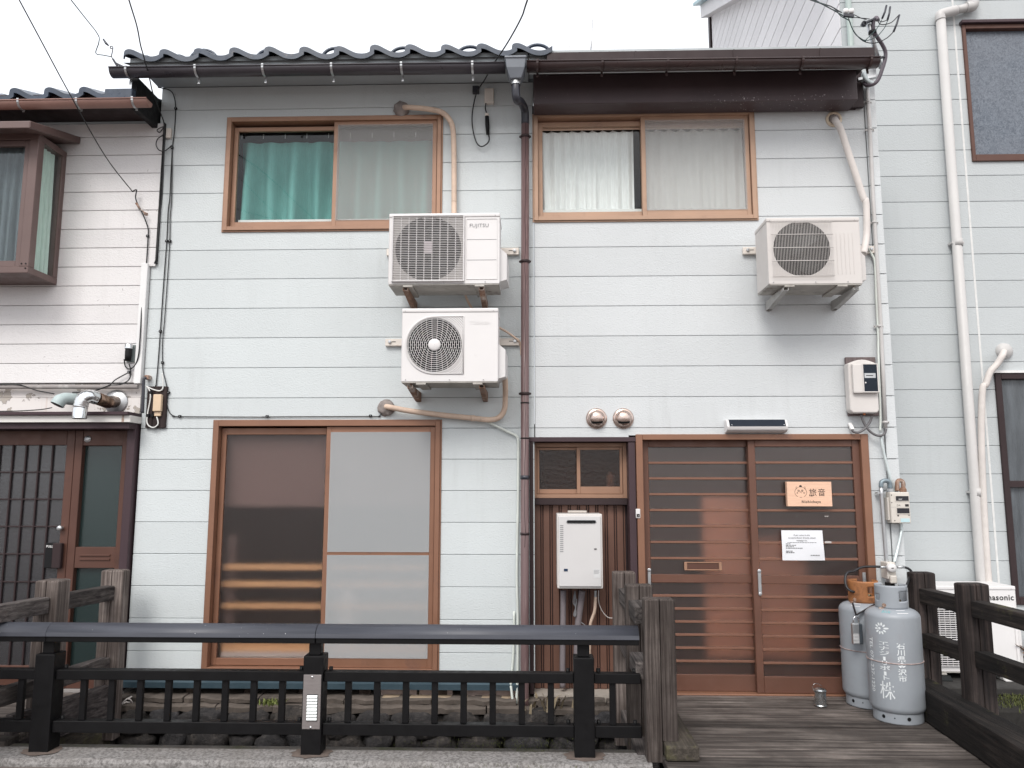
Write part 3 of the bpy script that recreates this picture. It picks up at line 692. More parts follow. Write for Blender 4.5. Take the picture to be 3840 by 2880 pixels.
# ================================================================== air conditioner outdoor units
def plate_hole(mb, x0, x1, z0, z1, cx, cz, r, y, n=64):
    angs = sorted({2*math.pi*k/n for k in range(n)} | {math.atan2(b-cz, a-cx) % (2*math.pi) for a in (x0, x1) for b in (z0, z1)})
    inn = []; outp = []
    for a in angs:
        c, s = math.cos(a), math.sin(a); inn.append((cx+r*c, y, cz+r*s))
        tx = ((x1-cx)/c if c > 0 else (x0-cx)/c) if abs(c) > 1e-9 else 1e9; tz = ((z1-cz)/s if s > 0 else (z0-cz)/s) if abs(s) > 1e-9 else 1e9
        t = min(tx, tz); outp.append((cx+t*c, y, cz+t*s))
    k = len(angs); mb.add(inn+outp, [(i, (i+1) % k, k+(i+1) % k, k+i) for i in range(k)])
def ac_unit(label, x0, x1, z0, z1, yf, dep, style, white, fan_c, fan_r, brand=None, cover=True, group='air conditioner units on the house walls'):
    yb = yf+dep; cx, cz = fan_c; t = thing('air_conditioner_unit', label, 'air conditioner', ((x0+x1)/2, (yf+yb)/2, z0), group)
    ht = .03
    mb = MB()                             # cabinet: sides, top, back and a front plate with the fan opening
    plate_hole(mb, x0, x1, z0, z1-ht, cx, cz, fan_r, yf)
    mb.add([(x0,yf,z0),(x1,yf,z0),(x1,yf,z1-ht),(x0,yf,z1-ht),(x0,yb,z0),(x1,yb,z0),(x1,yb,z1-ht),(x0,yb,z1-ht)], [(0,3,7,4),(1,5,6,2),(4,7,6,5),(3,2,6,7)])
    mb.build('cabinet', white, t)
    MB().box(x0-.004, x1+.004, yf-.006, yb+.004, z1-ht+.001, z1).build('top_panel', white, t, bevel=.008, seg=2)
    MB().box(x0+.001, x1-.001, yf+.001, yb-.001, z0-.012, z0-.0005).build('bottom_plate', M['ac_under'], t, bevel=.003)
    for xx in (x0, x1): MB().box(xx-.0025, xx+.0025, yf-.0025, yf+.02, z0+.0005, z1-ht).build('corner_edge', white, t, bevel=.002)
    MB().lathe([(fan_r, 0), (fan_r, .06), (fan_r-.012, .09)], (cx, yf, cz), 48, 'y').build('fan_shroud', M['fan'], t)
    MB().lathe([(.001, .12), (fan_r+.01, .12), (fan_r+.01, .13), (.001, .13)], (cx, yf, cz), 40, 'y').build('fan_well', M['black'], t)
    fm = MB()
    for q in range(3):
        a0 = q*2.094+.5; vs = []
        for i in range(7):
            a = a0+i*.2; rr0, rr1 = .045, fan_r*.93*(.8+.2*math.sin(i/6*3.14))
            yy = yf+.05+.05*i/6
            vs += [(cx+rr0*math.cos(a), yy, cz+rr0*math.sin(a)), (cx+rr1*math.cos(a), yy-.008, cz+rr1*math.sin(a))]
        fm.add(vs, [(2*i, 2*i+1, 2*i+3, 2*i+2) for i in range(6)], True)
    fm.lathe([(.001, .04), (.04, .042), (.05, .06), (.05, .10)], (cx, yf, cz), 20, 'y')
    fm.build('fan', M['fan'], t)
    gm = MB()
    if style == 'square':
        h = fan_r*1.06; gx0, gx1, gz0, gz1 = cx-h, cx+h, cz-h*.94, cz+h*.94
        n = 37
        for i in range(n):
            z = gz0+(gz1-gz0)*(i+.5)/n; gm.prism([(yf-.016, z-.0008), (yf-.010, z-.0018), (yf-.010, z+.0010), (yf-.016, z+.0014)], 'x', gx0, gx1)
        for i in range(1, 9):
            x = gx0+(gx1-gx0)*i/9; gm.box(x-.003, x+.003, yf-.0095, yf-.004, gz0, gz1)
        gm.build('fan_grille', white, t)
        gb_ = MB(); plate_hole(gb_, gx0, gx1, gz0, gz1, cx, cz, fan_r-.001, yf-.0012); gb_.build('grille_back', basic('grey_back_plate', (.42, .40, .385), .6), t)
        MB().ring(gx0-.008, gx1+.008, gz0-.008, gz1+.008, yf-.022, yf-.0005, .0085, .0085, .0085, .0085).build('grille_frame', white, t, bevel=.003)
        MB().box(cx-.03, cx+.03, yf-.0098, yf-.006, cz-.035, cz+.055).build('motor_cover', basic('pale_mauve_plate', (.5, .45, .47), .5), t)
        xr = gx1+.022
        for zz in (z0+(z1-z0)*.33, z0+(z1-z0)*.62): MB().box(xr, x1-.02, yf-.0012, yf-.0002, zz-.0015, zz+.0015).build('panel_groove', M['letter_grey'], t)
        MB().ring(xr-.002, x1-.014, z0+.03, z1-ht-.012, yf-.004, yf-.0003, .003, .003, .003, .003).build('service_panel', white, t)
    elif style == 'round':
        Rr = fan_r*1.04
        for i in range(12):
            rr = .043+(Rr-.043)*i/11; gm.lathe([(rr-.0014, -.009), (rr+.0014, -.009), (rr+.0011, -.003), (rr-.0011, -.003), (rr-.0014, -.009)], (cx, yf, cz), 64, 'y', False)
        for i in range(11):
            r0 = .043+(Rr-.043)*i/11; r1 = .043+(Rr-.043)*(i+1)/11; nn = max(8, int(10+i*2.0))
            for q in range(nn):
                a = 2*math.pi*(q+.5*(i % 2))/nn; c, s = math.cos(a), math.sin(a)
                gm.beam((cx+r0*c, yf-.006, cz+r0*s), (cx+r1*c, yf-.006, cz+r1*s), .0022, .004, up=(0, 1, 0))
        # outer arcs that fill the two right-hand corners
        hx = Rr*1.03; rr = Rr+.012
        while rr < Rr*1.40:
            for sgn in (1, -1):
                a0 = math.acos(min(1, hx/rr)); a1 = math.asin(min(1, hx/rr))
                if a1 - a0 < .03: continue
                pts = [(cx+rr*math.cos(a0+(a1-a0)*k/8), yf-.003, cz+sgn*rr*math.sin(a0+(a1-a0)*k/8)) for k in range(9)]
                gm.tube(pts, .0026, 5)
            rr += .0125
        gm.build('fan_grille', white, t)
        MB().lathe([(.001, -.016), (.036, -.016), (.043, -.011), (.043, -.002)], (cx, yf, cz), 32, 'y').build('grille_hub', white, t)
        rim = [(cx+hx, yf-.004, cz-hx)] + [(cx+hx*math.cos(a), yf-.004, cz+hx*math.sin(a)) for a in [-math.pi/2-math.pi*k/24 for k in range(0, 25)]] + [(cx+hx, yf-.004, cz+hx), (cx+hx, yf-.004, cz-hx)]
        MB().tube(rim, .0045, 6).build('grille_frame', white, t)
    elif style == 'wires':
        gx0, gx1, gz0, gz1 = cx-fan_r*1.06, cx+fan_r*1.05, cz-fan_r*1.03, cz+fan_r*1.06; n = 40
        for i in range(n+1):
            x = gx0+(gx1-gx0)*i/n; gm.tube([(x, yf-.004, gz0), (x, yf-.020, gz0+.02), (x, yf-.020, gz1-.02), (x, yf-.004, gz1)], .0014, 5, False)
        for q in (.01, .27, .5, .73, .94):
            z = gz0+(gz1-gz0)*q; gm.tube([(gx0-.006, yf-.022, z), (gx1+.006, yf-.022, z)], .0026, 6)
        gm.build('fan_guard', white, t)
        for i in range(5):
            x = gx1+.035+i*(x1-gx1-.06)/5; MB().box(x, x+.004, yf-.0025, yf-.0002, z0+(z1-z0)*.14, z0+(z1-z0)*.76).build('panel_rib', white, t, bevel=.001)
    elif style == 'louvre':
        gx0, gx1, gz0, gz1 = x0+.01, x0+(x1-x0)*.66, z0+.035, z1-ht-.07; n = 31
        for i in range(n):
            z = gz0+(gz1-gz0)*(i+.5)/n; gm.prism([(yf-.018, z-.0025), (yf-.006, z-.003), (yf-.006, z+.002), (yf-.018, z+.0035)], 'x', gx0, gx1)
        for i in range(12):
            x = gx0+(gx1-gx0)*(i+.5)/12; gm.box(x-.002, x+.002, yf-.0055, yf-.002, gz0, gz1)
        gm.build('fan_grille', white, t)
        MB().box(gx0, gx1, yf-.0018, yf-.0004, gz0, gz1).build('grille_back', M['black'], t)
        MB().ring(gx1+.04, x1-.02, z0+.03, z1-ht-.125, yf-.006, yf-.0004, .005, .005, .005, .005).build('service_panel', white, t, bevel=.003)
    if cover:                              # valve cover bulging from the right side
        h0, h1 = z0+.02, z0+(z1-z0)*.52
        vs = []
        for y, dx, sh in ((yf+.03, .0, 0), (yf+.05, .052, .02), (yb-.02, .062, .03)):
            vs += [(x1+.0005, y, h0), (x1+dx, y, h0+.02), (x1+dx, y, h1-sh*2), (x1+.0005, y, h1)]
        fs = [(4*i+k, 4*i+(k+1) % 4, 4*i+4+(k+1) % 4, 4*i+4+k) for i in range(2) for k in range(4)] + [(0,1,2,3), (8,9,10,11)]
        MB().add(vs, fs).build('valve_cover', white, t, bevel=.006, seg=2)
    for xx in (x0+.14, x1-.14): MB().box(xx-.035, xx+.035, yf-.008, yb+.008, z0-.026, z0-.0125).build('foot', M['ac_under'], t, bevel=.003)
    sm = MB()
    for xx, zz in ((x0+.02, z1-.02), (x1-.03, z1-.02), (x0+.03, z0+.012), (x1-.1, z0+.012), ((x0+x1)/2, z0+.012)): sm.lathe([(.001, -.0085), (.003, -.008), (.0035, -.0005)], (xx, yf, zz), 8, 'y')
    sm.build('screw', M['galv'], t)
    if brand:
        body, size, bx, bz, mt, bold = brand; lm = MB(); put_text(lm, body, size, (bx, yf-.0022, bz), spacing=1.08, bold=bold); lm.build('lettering', mt, t)
    return t
def wall_bracket(label, x0, x1, zb, yf, xr0, xr1, zr, mat, rail_mat, drop=.052):
    t = thing('wall_bracket', label, 'bracket', ((x0+x1)/2, -.1, zb-drop))
    if xr1 > xr0:
        rl = MB().box(xr0, xr1, -.032, -.0006, zr-.028, zr+.028).build('rail', rail_mat, t, bevel=.004)
        for xx in (xr0+.035, xr1-.035):
            MB().lathe([(.001, -.014), (.012, -.013), (.014, -.0005)], (xx, -.032, zr+.004), 6, 'y', False).build('bolt', M['galv'], rl)
            MB().box(xx-.045 if xx > (xr0+xr1)/2 else xx+.016, xx-.016 if xx > (xr0+xr1)/2 else xx+.045, -.0335, -.0322, zr+.002, zr+.007).build('slot', M['black'], rl)
    for xx in (x0, x1):
        m2 = MB(); w_ = .017; th = .003
        def chan(A, B, h):                 # folded channel: two cheeks and a web
            A, B = Vector(A), Vector(B); d = (B-A).normalized(); u = Vector((1, 0, 0)).cross(d)
            for sx in (-w_, w_): m2.obox((A+B)/2+Vector((sx, 0, 0)), d*((B-A).length/2), (th/2, 0, 0), u*(h/2))
            m2.obox((A+B)/2+u*(h/2-.001), d*((B-A).length/2), (w_-th/2, 0, 0), u*.0012)
        for sx in (-w_, w_): m2.prism([(yf+.006, zb-.002), (yf+.006, zb-.022), (-.06, zb-drop-.02), (-.004, zb-drop-.02), (-.004, zb-.002)], 'x', xx+sx-th/2, xx+sx+th/2)
        m2.beam((xx, yf+.007, zb-.020), (xx, -.06, zb-drop-.018), w_*2-th, .0025, up=(0, .3, 1)); m2.box(xx-w_, xx+w_, -.0038, -.0008, zb-drop-.02, zb-.002)
        m2.build('arm', mat, t, bevel=.001)
        MB().lathe([(.001, .02), (.005, .02), (.005, .0)], (xx, yf+.05, zb-.001), 8).build('mount_bolt', M['rust'], t)
    return t
A1 = (at(1462, 802, -.45), at(1872, 1062, -.45)); A2 = (at(1510, 1157, -.43), at(1866, 1429, -.43)); A3 = (at(2874, 818, -.43), at(3234, 1062, -.43))
fx, fz = (g(1, 1, 1168, 500, -.46).x+g(1, 1, 1732, 500, -.46).x)/2, g(1, 1, 1440, 512, -.46).z
ac_unit('white air conditioner unit with square slatted grille, just below the teal-curtained window', A1[0].x, A1[1].x, A1[1].z, A1[0].z, -.45, .30, 'square', M['ac_white'], (fx, fz), .238,
        ('FUJITSU', .038, g(1, 1, 1873, 330, -.45).x, g(1, 1, 1873, 336, -.45).z, M['letter_grey'], 0.0))
wall_bracket('rusty wall bracket carrying the slatted-grille air conditioner', g(1, 1, 1262, 820, -.45).x, g(1, 1, 1893, 820, -.45).x, A1[1].z-.027, -.46, g(1, 1, 1110, 560).x, g(1, 1, 2205, 548).x, g(1, 1, 2150, 545).z, M['rust'], M['rust_white'])
cx2, cz2 = g(1, 1, 1503, 1313, -.43).x, g(1, 1, 1503, 1313, -.43).z
ac_unit('white air conditioner unit with round ringed grille, beneath the slatted one', A2[0].x, A2[1].x, A2[1].z, A2[0].z, -.43, .28, 'round', M['ac_white'], (cx2, cz2), .192,
        ('TOSHIBA', .034, g(1, 1, 1880, 1140, -.43).x, g(1, 1, 1880, 1142, -.43).z, M['ac_white'], .0004))
wall_bracket('rusty wall bracket carrying the round-grille air conditioner', g(1, 2, 1300, 80, -.43).x, g(1, 2, 1895, 80, -.43).x, A2[1].z-.027, -.44, g(1, 1, 1100, 1300).x, g(1, 1, 2209, 1290).x, g(1, 1, 1170, 1298).z, M['rust'], M['rust_white'])
cx3, cz3 = g(3, 1, 368, 520, -.43).x, g(3, 1, 368, 515, -.43).z
ac_unit('ivory air conditioner unit with vertical wire guard, on the wall above the entrance', A3[0].x, A3[1].x, A3[1].z, A3[0].z, -.43, .29, 'wires', M['ac_ivory'], (cx3, cz3), .20)
wall_bracket('galvanised wall bracket carrying the wire-guard air conditioner', g(3, 1, 235, 815, -.43).x, g(3, 1, 820, 815, -.43).x, A3[1].z-.027, -.44, g(2, 1, 1952, 540).x, g(3, 1, 970, 545).x, g(2, 1, 2020, 540).z, M['galv_dull'], M['rust_white'])

# lagged pipes to the units
def pipe(name, label, cat, pts, r, mat, n=6, seg=12, extra=None, group=None):
    P = smooth_path(pts, n)
    mb = MB().tube(P, r, seg)
    if not extra: return mb.build(name, mat, None, label=label, cat=cat, group=group)
    t = thing(name, label, cat, MB().tube(P, r, 4).centre_base(), group)
    mb.build('pipe', mat, t)
    for nm, m2, mt in extra: m2.build(nm, mt, t)
    return t
def lump(c, r, seed, n=3, sy=.6, amp=.25):
    bm = bmesh.new(); bmesh.ops.create_icosphere(bm, subdivisions=n, radius=1)
    mb = MB(); vs = []
    for v in bm.verts:
        k = 1+amp*mnoise.noise(v.co*2.1+Vector((seed, seed*2, 0))); vs.append((c[0]+v.co.x*r*k, c[1]+v.co.y*r*sy*k, c[2]+v.co.z*r*k))
    fs = [tuple(v.index for v in f.verts) for f in bm.faces]; bm.free()
    mb.add(vs, fs, True); return mb
q = lambda c, r, x, y, Y: g(c, r, x, y, Y)
pipe('refrigerant_pipe', 'beige lagged pipe arching from the wall hole beside the teal-curtained window', 'pipe',
     [q(1,0,1235,895,.01), q(1,0,1265,890,-.05), q(1,0,1330,893,-.07), q(1,0,1450,905,-.07), q(1,0,1560,930,-.065), q(1,0,1625,990,-.06), q(1,0,1655,1070,-.055), q(1,0,1664,1250,-.05), q(1,0,1665,1640,-.05), q(1,1,1665,140,-.05), q(1,1,1665,330,-.08)], .021, M['tape_beige'],
     extra=[('wall_putty', lump(q(1,0,1228,905,-.012), .06, 3), M['putty'])])
pipe('refrigerant_pipe', 'beige lagged pipe sweeping from the lower wall hole up to the round-grille unit', 'pipe',
     [q(1,2,1095,275,.01), q(1,2,1125,280,-.06), q(1,2,1300,312,-.06), q(1,2,1560,345,-.06), q(1,2,1820,372,-.06), q(1,2,1960,385,-.06), q(1,2,2040,365,-.065), q(1,2,2082,300,-.08), q(1,2,2090,200,-.12), q(1,2,2088,60,-.22), q(1,1,2070,1560,-.28)], .0205, M['tape_beige'],
     extra=[('wall_putty', lump(q(1,2,1100,285,-.012), .062, 8), M['putty']), ('pipe_strap', MB().lathe([(.021, -.014), (.0235, -.014), (.0235, .014), (.021, .014)], q(1,2,1820,372,-.06), 14, 'x'), M['tape_beige'])])
pipe('refrigerant_pipe', 'pale lagged pipe dropping from the eave to the wire-guard unit', 'pipe',
     [q(3,0,640,990,.01), q(3,0,650,1005,-.06), q(3,0,690,1070,-.07), q(3,0,740,1220,-.07), q(3,0,810,1430,-.07), q(3,0,880,1640,-.07), q(3,1,902,130,-.075), q(3,1,908,300,-.08), q(3,1,903,430,-.09), q(3,1,880,560,-.16)], .025, M['tape_white'],
     extra=[('wall_cap', MB().lathe([(.062, .0), (.062, -.012), (.045, -.018), (.04, -.006)], q(3,0,632,992,-.0005), 28, 'y'), basic('cream_plastic', (.66, .55, .42), .5)), ('wall_putty', lump(q(3,0,636,990,-.012), .04, 5), M['putty'])])
pipe('drain_hose', 'thin beige hose dropping between the two left air conditioner units', 'hose', [q(1,1,1750,840,-.25), q(1,1,1760,900,-.10), q(1,1,1785,960,-.06), q(1,1,1825,1030,-.06), q(1,1,1860,1090,-.08)], .009, M['tape_beige'])
pipe('drain_hose', 'thin hose looping right of the round-grille air conditioner', 'hose', [q(1,1,2010,1150,-.25), q(1,1,2040,1170,-.15), q(1,1,2110,1210,-.07), q(1,1,2190,1270,-.045), q(2,1,115,1310,-.03), q(2,1,122,1400,-.02)], .0085, M['tape_beige'])
pipe('drain_hose', 'white hose leaving the lower lagged pipe and running down beside the downpipe', 'hose',
     [q(1,2,1930,395,-.05), q(1,2,1980,420,-.03), q(1,2,2100,480,-.02), q(1,2,2180,520,-.02), q(2,2,95,560,-.025), q(2,2,97,640,-.025), q(2,2,95,1000,-.025), q(2,2,88,1400,-.025), q(2,3,85,100,-.025), q(2,3,92,400,-.025), q(2,3,90,900,-.03), q(2,3,75,1200,-.06), q(2,3,68,1300,-.10), q(2,3,68,1560,-.16)], .010, M['hose'])
pipe('drain_hose', 'second pale hose hanging left of the downpipe foot', 'hose',
     [q(2,3,62,360,-.02), q(2,3,55,700,-.02), q(2,3,35,950,-.03), q(2,3,38,1000,-.05), q(2,3,55,1150,-.08), q(2,3,68,1245,-.105)], .009, M['hose'])
pipe('control_cable', 'grey-green cable running down the white conduit from the wire-guard unit', 'cable',
     [q(3,1,905,490,-.08), q(3,1,935,540,-.03), q(3,1,968,600,-.03), q(3,1,978,700,-.03), q(3,1,985,900,-.03), q(3,1,1000,1200,-.03), q(3,1,1005,1420,-.04), q(3,2,1020,320,-.03), q(3,2,1018,480,-.03)], .008, M['hose'])
# ================================================================== left neighbour
ln = thing('pinkish_house', 'pinkish white sided neighbour house with brown bay window and peeling paint at the left', 'house', (-4.1, 0, 0))
LY = -.02; PL = .1527
zl = [2.262] + [2.415+PL*k for k in range(0, 13)] + [4.36]
zl = [z for z in zl if z <= 4.36]
wln = wall_core(ln, -7.2, -3.016, 2.262, 4.36, [], LY+.0145, .1)
boards(wln, M['siding_ln'], -7.2, -3.052, [z for z in zl if z < 3.2], [], LY, gap=.0018)
boards(wln, M['siding_ln'], -7.2, -2.956, [z for z in zl if z > 3.1], [], LY, gap=.0018)
ztr = at(574, 987, -.04).z
MB().box(-3.056, -3.003, -.042, .05, 2.255, ztr).build('corner_trim', basic('white_trim', (.74, .74, .74), .5, 0, .05, 5), ln, bevel=.003)
MB().box(-2.9555, -2.946, -.026, -.0005, ztr+.002, 4.36).build('edge_strip', M['black'], ln)
# peeling strip above the door
m, t, out = nodes('peeling_white_paint'); p = N(t, 'ShaderNodeBsdfPrincipled', Roughness=.7); v = pos(t)
n1 = noise(t, v, 9, 6, .65); n2 = noise(t, v, 3, 3)
ad = N(t, 'ShaderNodeMath', operation='ADD'); t.links.new(n1, ad.inputs[0]); t.links.new(n2, ad.inputs[1])
mk = ramp(t, ad.outputs[0], [(0, (0,0,0)), (1, (0,0,0))]); mkr = N(t, 'ShaderNodeMapRange'); mkr.inputs[1].default_value = 1.09; mkr.inputs[2].default_value = 1.11; t.links.new(ad.outputs[0], mkr.inputs[0])
c = mix(t, mkr.outputs[0], (.72, .685, .665), (.42, .38, .34)); ed = ramp(t, mkr.outputs[0], [(.05, (0,0,0)), (.5, (1,1,1)), (.95, (0,0,0))])
c = mix(t, ed, c, (.16, .12, .10)); st = noise(t, pos(t, (14, 14, .8)), 1.5, 4)
c = mix(t, ramp(t, st, [(.62, (0,0,0)), (.8, (.5,)*3)]), c, (.42, .24, .14)); t.links.new(c, p.inputs['Base Color']); t.links.new(bumpn(t, mkr.outputs[0], .8, .004), p.inputs['Normal']); t.links.new(p.outputs[0], out.inputs[0]); M['peel'] = m
zp0, zp1_ = at(300, 1552, 0).z, 2.258
MB().box(-7.2, -3.012, .0, .1, (zp0+zp1_)/2+.012, zp1_).build('peeling_board', M['peel'], ln)
MB().box(-7.2, -3.012, -.006, .1, zp0, (zp0+zp1_)/2+.009).build('peeling_board', M['peel'], ln)
zc = g(0, 2, 500, 108, -.05).z
MB().tube([(-7.2, -.04, zc+.01), (-3.02, -.04, zc-.006)], .017, 10).build('ledge_pipe', basic('grey_painted_pipe', (.34, .31, .30), .55, 0, .15, 6, dirt=(.6, .58, .56), dirt_amt=.45, dirt_scale=10), ln)
MB().box(-7.2, -3.0, -.20, .0, zp0-.026, zp0-.002).build('drip_edge', M['purple_trim'], ln, bevel=.002)
xe = g(0, 2, 1030, 380, -.16).x
MB().box(-7.2, xe+.05, -.17, .0, zp0-.078, zp0-.027).build('lintel_panel', basic('white_lintel_rusty', (.72, .70, .67), .5, 0, .05, 4, dirt=(.5, .27, .14), dirt_amt=.33, dirt_scale=3), ln, bevel=.002)
MB().box(xe-.012, xe+.004, -.173, -.1702, zp0-.078, zp0-.028).build('lintel_joint', M['rust'], ln)
MB().box(-7.2, xe+.03, -.14, .02, zp0-.125, zp0-.079).build('lintel', M['purple_trim'], ln, bevel=.003)
MB().box(-3.075, -3.012, -.05, .14, .0, zp0-.003).build('corner_post', M['purple_trim'], ln, bevel=.004)
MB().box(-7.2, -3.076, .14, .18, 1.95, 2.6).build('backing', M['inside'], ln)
# entrance of the left neighbour: lattice door and fixed glazed side panel
LD = .04; zT = zp0-.1255
Dn = thing('x', '', None, (0, 0, 0)); bpy.data.objects.remove(Dn)
fr = MB().box(-3.15, -3.076, LD-.01, .13, .0, zT).box(-3.52, -3.462, LD-.005, .13, .0, zT)
ez0, ez1 = 1.023, 1.786
for z0_, z1_ in ((1.786, zT), (.868, 1.023), (.0, .14)): fr.box(-3.4615, -3.1505, LD, .13, z0_, z1_)
sp = fr.build('side_light', M['alu_dark'], ln, bevel=.003)
wired = frosted('green_wired_glass', (.20, .34, .33), .25, .35, (.042, .080, .080), 90, .6, .08)
MB().box(-3.465, -3.147, LD+.04, LD+.046, 1.02, 1.79).build('pane', wired, sp); MB().box(-3.465, -3.147, LD+.04, LD+.046, .135, .87).build('pane', wired, sp)
for dz_ in (0, .022): MB().box(-3.42, -3.19, LD-.008, LD-.0005, .925+dz_*1.4, .940+dz_*1.4).build('vent_slat', M['alu_dark'], sp, bevel=.002)
MB().lathe([(.001, -.003), (.026, -.003), (.027, -.0005)], g(0, 2, 726, 545, LD), 24, 'y').build('round_sticker', M['galv'], sp)
stx = MB(); put_text(stx, '=', .05, (g(0, 2, 726, 545).x, LD-.0036, g(0, 2, 726, 560).z), sx=1.0); stx.build('sticker_print', M['print'], sp)
xh = g(0, 2, 1082, 640, LD).x
MB().box(xh-.006, xh+.006, LD-.028, LD-.0105, g(0, 2, 1082, 715).z, g(0, 2, 1082, 575).z).build('hinge', M['alu'], sp, bevel=.003)
df_ = MB().box(-3.588, -3.525, LD, LD+.035, .02, zT).box(-5.0, -3.589, LD, LD+.035, 1.79, zT).box(-5.0, -3.589, LD, LD+.035, .02, .16)
ldr = df_.build('lattice_door', M['alu_dark'], ln, bevel=.003)
gl_grey = frosted('grey_ripple_glass', (.36, .37, .38), .2, .38, (.085, .084, .092), 60, .6, .10)  # diffuse grey stands in for reflections on the glass
MB().box(-5.0, -3.586, LD+.022, LD+.026, .155, 1.795).build('pane', gl_grey, ldr)
xs_ = [g(0, 2, x, 700, LD).x for x in (95, 205, 315, 425)]; dxm = (xs_[3]-xs_[0])/3
for k in range(-9, 4): MB().box(xs_[0]+dxm*k-.006, xs_[0]+dxm*k+.006, LD+.006, LD+.0215, .161, 1.789).build('muntin', M['brown_metal'], ldr, bevel=.002)
zz_ = [g(0, 2, 200, y, LD).z for y in (820, 1045, 1272, 1500)]; dzm = (zz_[0]-zz_[3])/3
for k in range(0, 8): MB().box(-5.0, -3.589, LD+.009, LD+.0213, zz_[0]-dzm*k-.0055, zz_[0]-dzm*k+.0055).build('muntin', M['brown_metal'], ldr, bevel=.002)
kp = g(0, 2, 513, 1283, LD)
MB().lathe([(.001, -.04), (.017, -.04), (.021, -.03), (.019, -.015), (.011, -.006), (.014, -.0005)], kp, 20, 'y').build('door_knob', M['galv'], ldr)
a, b = g(0, 2, 385, 1405, LD), g(0, 2, 520, 1615, LD)
MB().box(a.x, (a.x+b.x)/2, LD-.012, LD-.0005, b.z, a.z).build('pull_plate', M['black'], ldr, bevel=.004)
MB().box((a.x+b.x)/2+.002, b.x, LD-.04, LD-.0005, b.z, a.z).build('pull_grip', M['brown_metal'], ldr, bevel=.006)
pt_ = MB(); put_text(pt_, 'PULL', .024, ((a.x+(a.x+b.x)/2)/2, LD-.0128, a.z-.034), bold=.0004); pt_.build('lettering', M['white_paint'], ldr)
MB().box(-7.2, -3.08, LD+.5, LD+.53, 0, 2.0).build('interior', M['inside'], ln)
MB().box(-7.2, -3.0, .0, .6, -.05, -.001).build('door_step', basic('grey_step', (.3, .28, .27), .85), ln)
MB().box(-7.2, -4.99, LD-.02, .16, .0, zT).build('lower_wall', M['siding_ln'], ln)
# bay window
bx, by = -3.725, -.37; bz0, bz1 = 3.035, 4.10
mb = MB().box(-5.4, bx, by, LY-.0005, bz0, bz0+.05).box(-5.4, bx, by, LY-.0005, bz1-.03, bz1+.02)
mb.box(bx-.07, bx, by, by+.07, bz0+.0505, bz1-.0305).box(bx-.04, bx, LY-.05, LY-.0005, bz0+.0505, bz1-.0305)
BAYM = basic('mauve_brown_aluminium', (.135, .088, .080), .45, .1, .1, 4)
bay = mb.build('bay_window', BAYM, ln, bevel=.003)
fx = MB().ring(bx-.72, bx-.075, bz0+.052, bz1-.032, by+.012, by+.04, .03, .035, .045, .045).ring(bx-1.4, bx-.70, bz0+.052, bz1-.032, by+.042, by+.068, .03, .035, .045, .045); fx.build('sash', BAYM, bay, bevel=.002)
MB().box(bx-1.38, bx-.1, by+.036, by+.040, bz0+.08, bz1-.06).build('pane', M['glass'], bay)
MB().box(bx-.012, bx-.008, by+.072, LY-.052, bz0+.052, bz1-.032).build('pane', M['glass'], bay)
sc_ = MB()
for dz_, dx_ in ((.07, .052), (.07, .02), (.035, .02)): sc_.lathe([(.001, -.003), (.006, -.003), (.006, -.0003)], (bx-dx_, by, bz0+dz_), 8, 'y')
sc_.build('screw', M['black'], bay)
v0, v1, v2, v3 = Vector((-7.2, -.55, 4.128)), Vector((-3.678, -.55, 4.128)), Vector((-3.622, LY-.001, 4.25)), Vector((-7.2, LY-.001, 4.25))
MB().add([v0, v1, v2, v3] + [q_+Vector((0, 0, -.058)) for q_ in (v0, v1, v2, v3)], [(0,1,2,3), (7,6,5,4), (0,4,5,1), (1,5,6,2), (2,6,7,3), (3,7,4,0)]).build('bay_canopy', BAYM, bay, bevel=.006)
MB().box(-5.4, bx-.02, LY-.02, LY-.004, bz0+.05, bz1-.03).build('bay_back', M['inside'], bay)
curtain('curtain', -4.9, -3.86, bz0+.06, bz1-.04, -.27, M['grey_curtain'], 'dark grey curtain behind the front of the bay window', 16, .018, 21, False)
cm = curtain('curtain', -.27, -.06, bz0+.06, bz1-.035, 0, M['lace_green'], 'pale green curtain behind the narrow side pane of the bay window', 4, .02, 31, False)
cm.rotation_euler = (0, 0, math.pi/2); cm.location = (bx-.055, -.195, cm.location.z)
# eave
zte = at(300, 372, -.38).z
MB().box(-7.2, -3.03, -.37, LY-.0005, at(300, 440, -.1).z, at(300, 440, -.1).z+.05).build('eave_board', M['brown_metal'], ln)
tiled_roof(ln, -3.16-15*TW, 15, -.42, at(300, 356, -.42).z, 9, False)
MB().prism([(-.42, at(450, 372, -.42).z), (-.42, at(450, 332, -.42).z), (1.4, at(450, 332, -.42).z+.60), (1.4, at(450, 372, -.42).z+.5)], 'x', -3.22, -3.012).build('roof_end_tile', M['tile'], ln, bevel=.004)
MB().box(-3.05, -3.006, -.36, 2.2, at(560, 440, -.2).z, at(560, 330, -.2).z).build('roof_end', M['black'], ln)
ga, gb = Vector((-7.2, -.41, at(250, 386, -.41).z)), Vector((at(560, 385, -.41).x, -.41, at(250, 386, -.41).z+.006))
gutter('roof_gutter', 'faded pinkish brown gutter along the left neighbour roof', ga, gb, .048, M['gut_pink'], M['galv'], [g(0, 0, z, 880, -.41).x for z in (180, 660, 1120)], tail=.02)
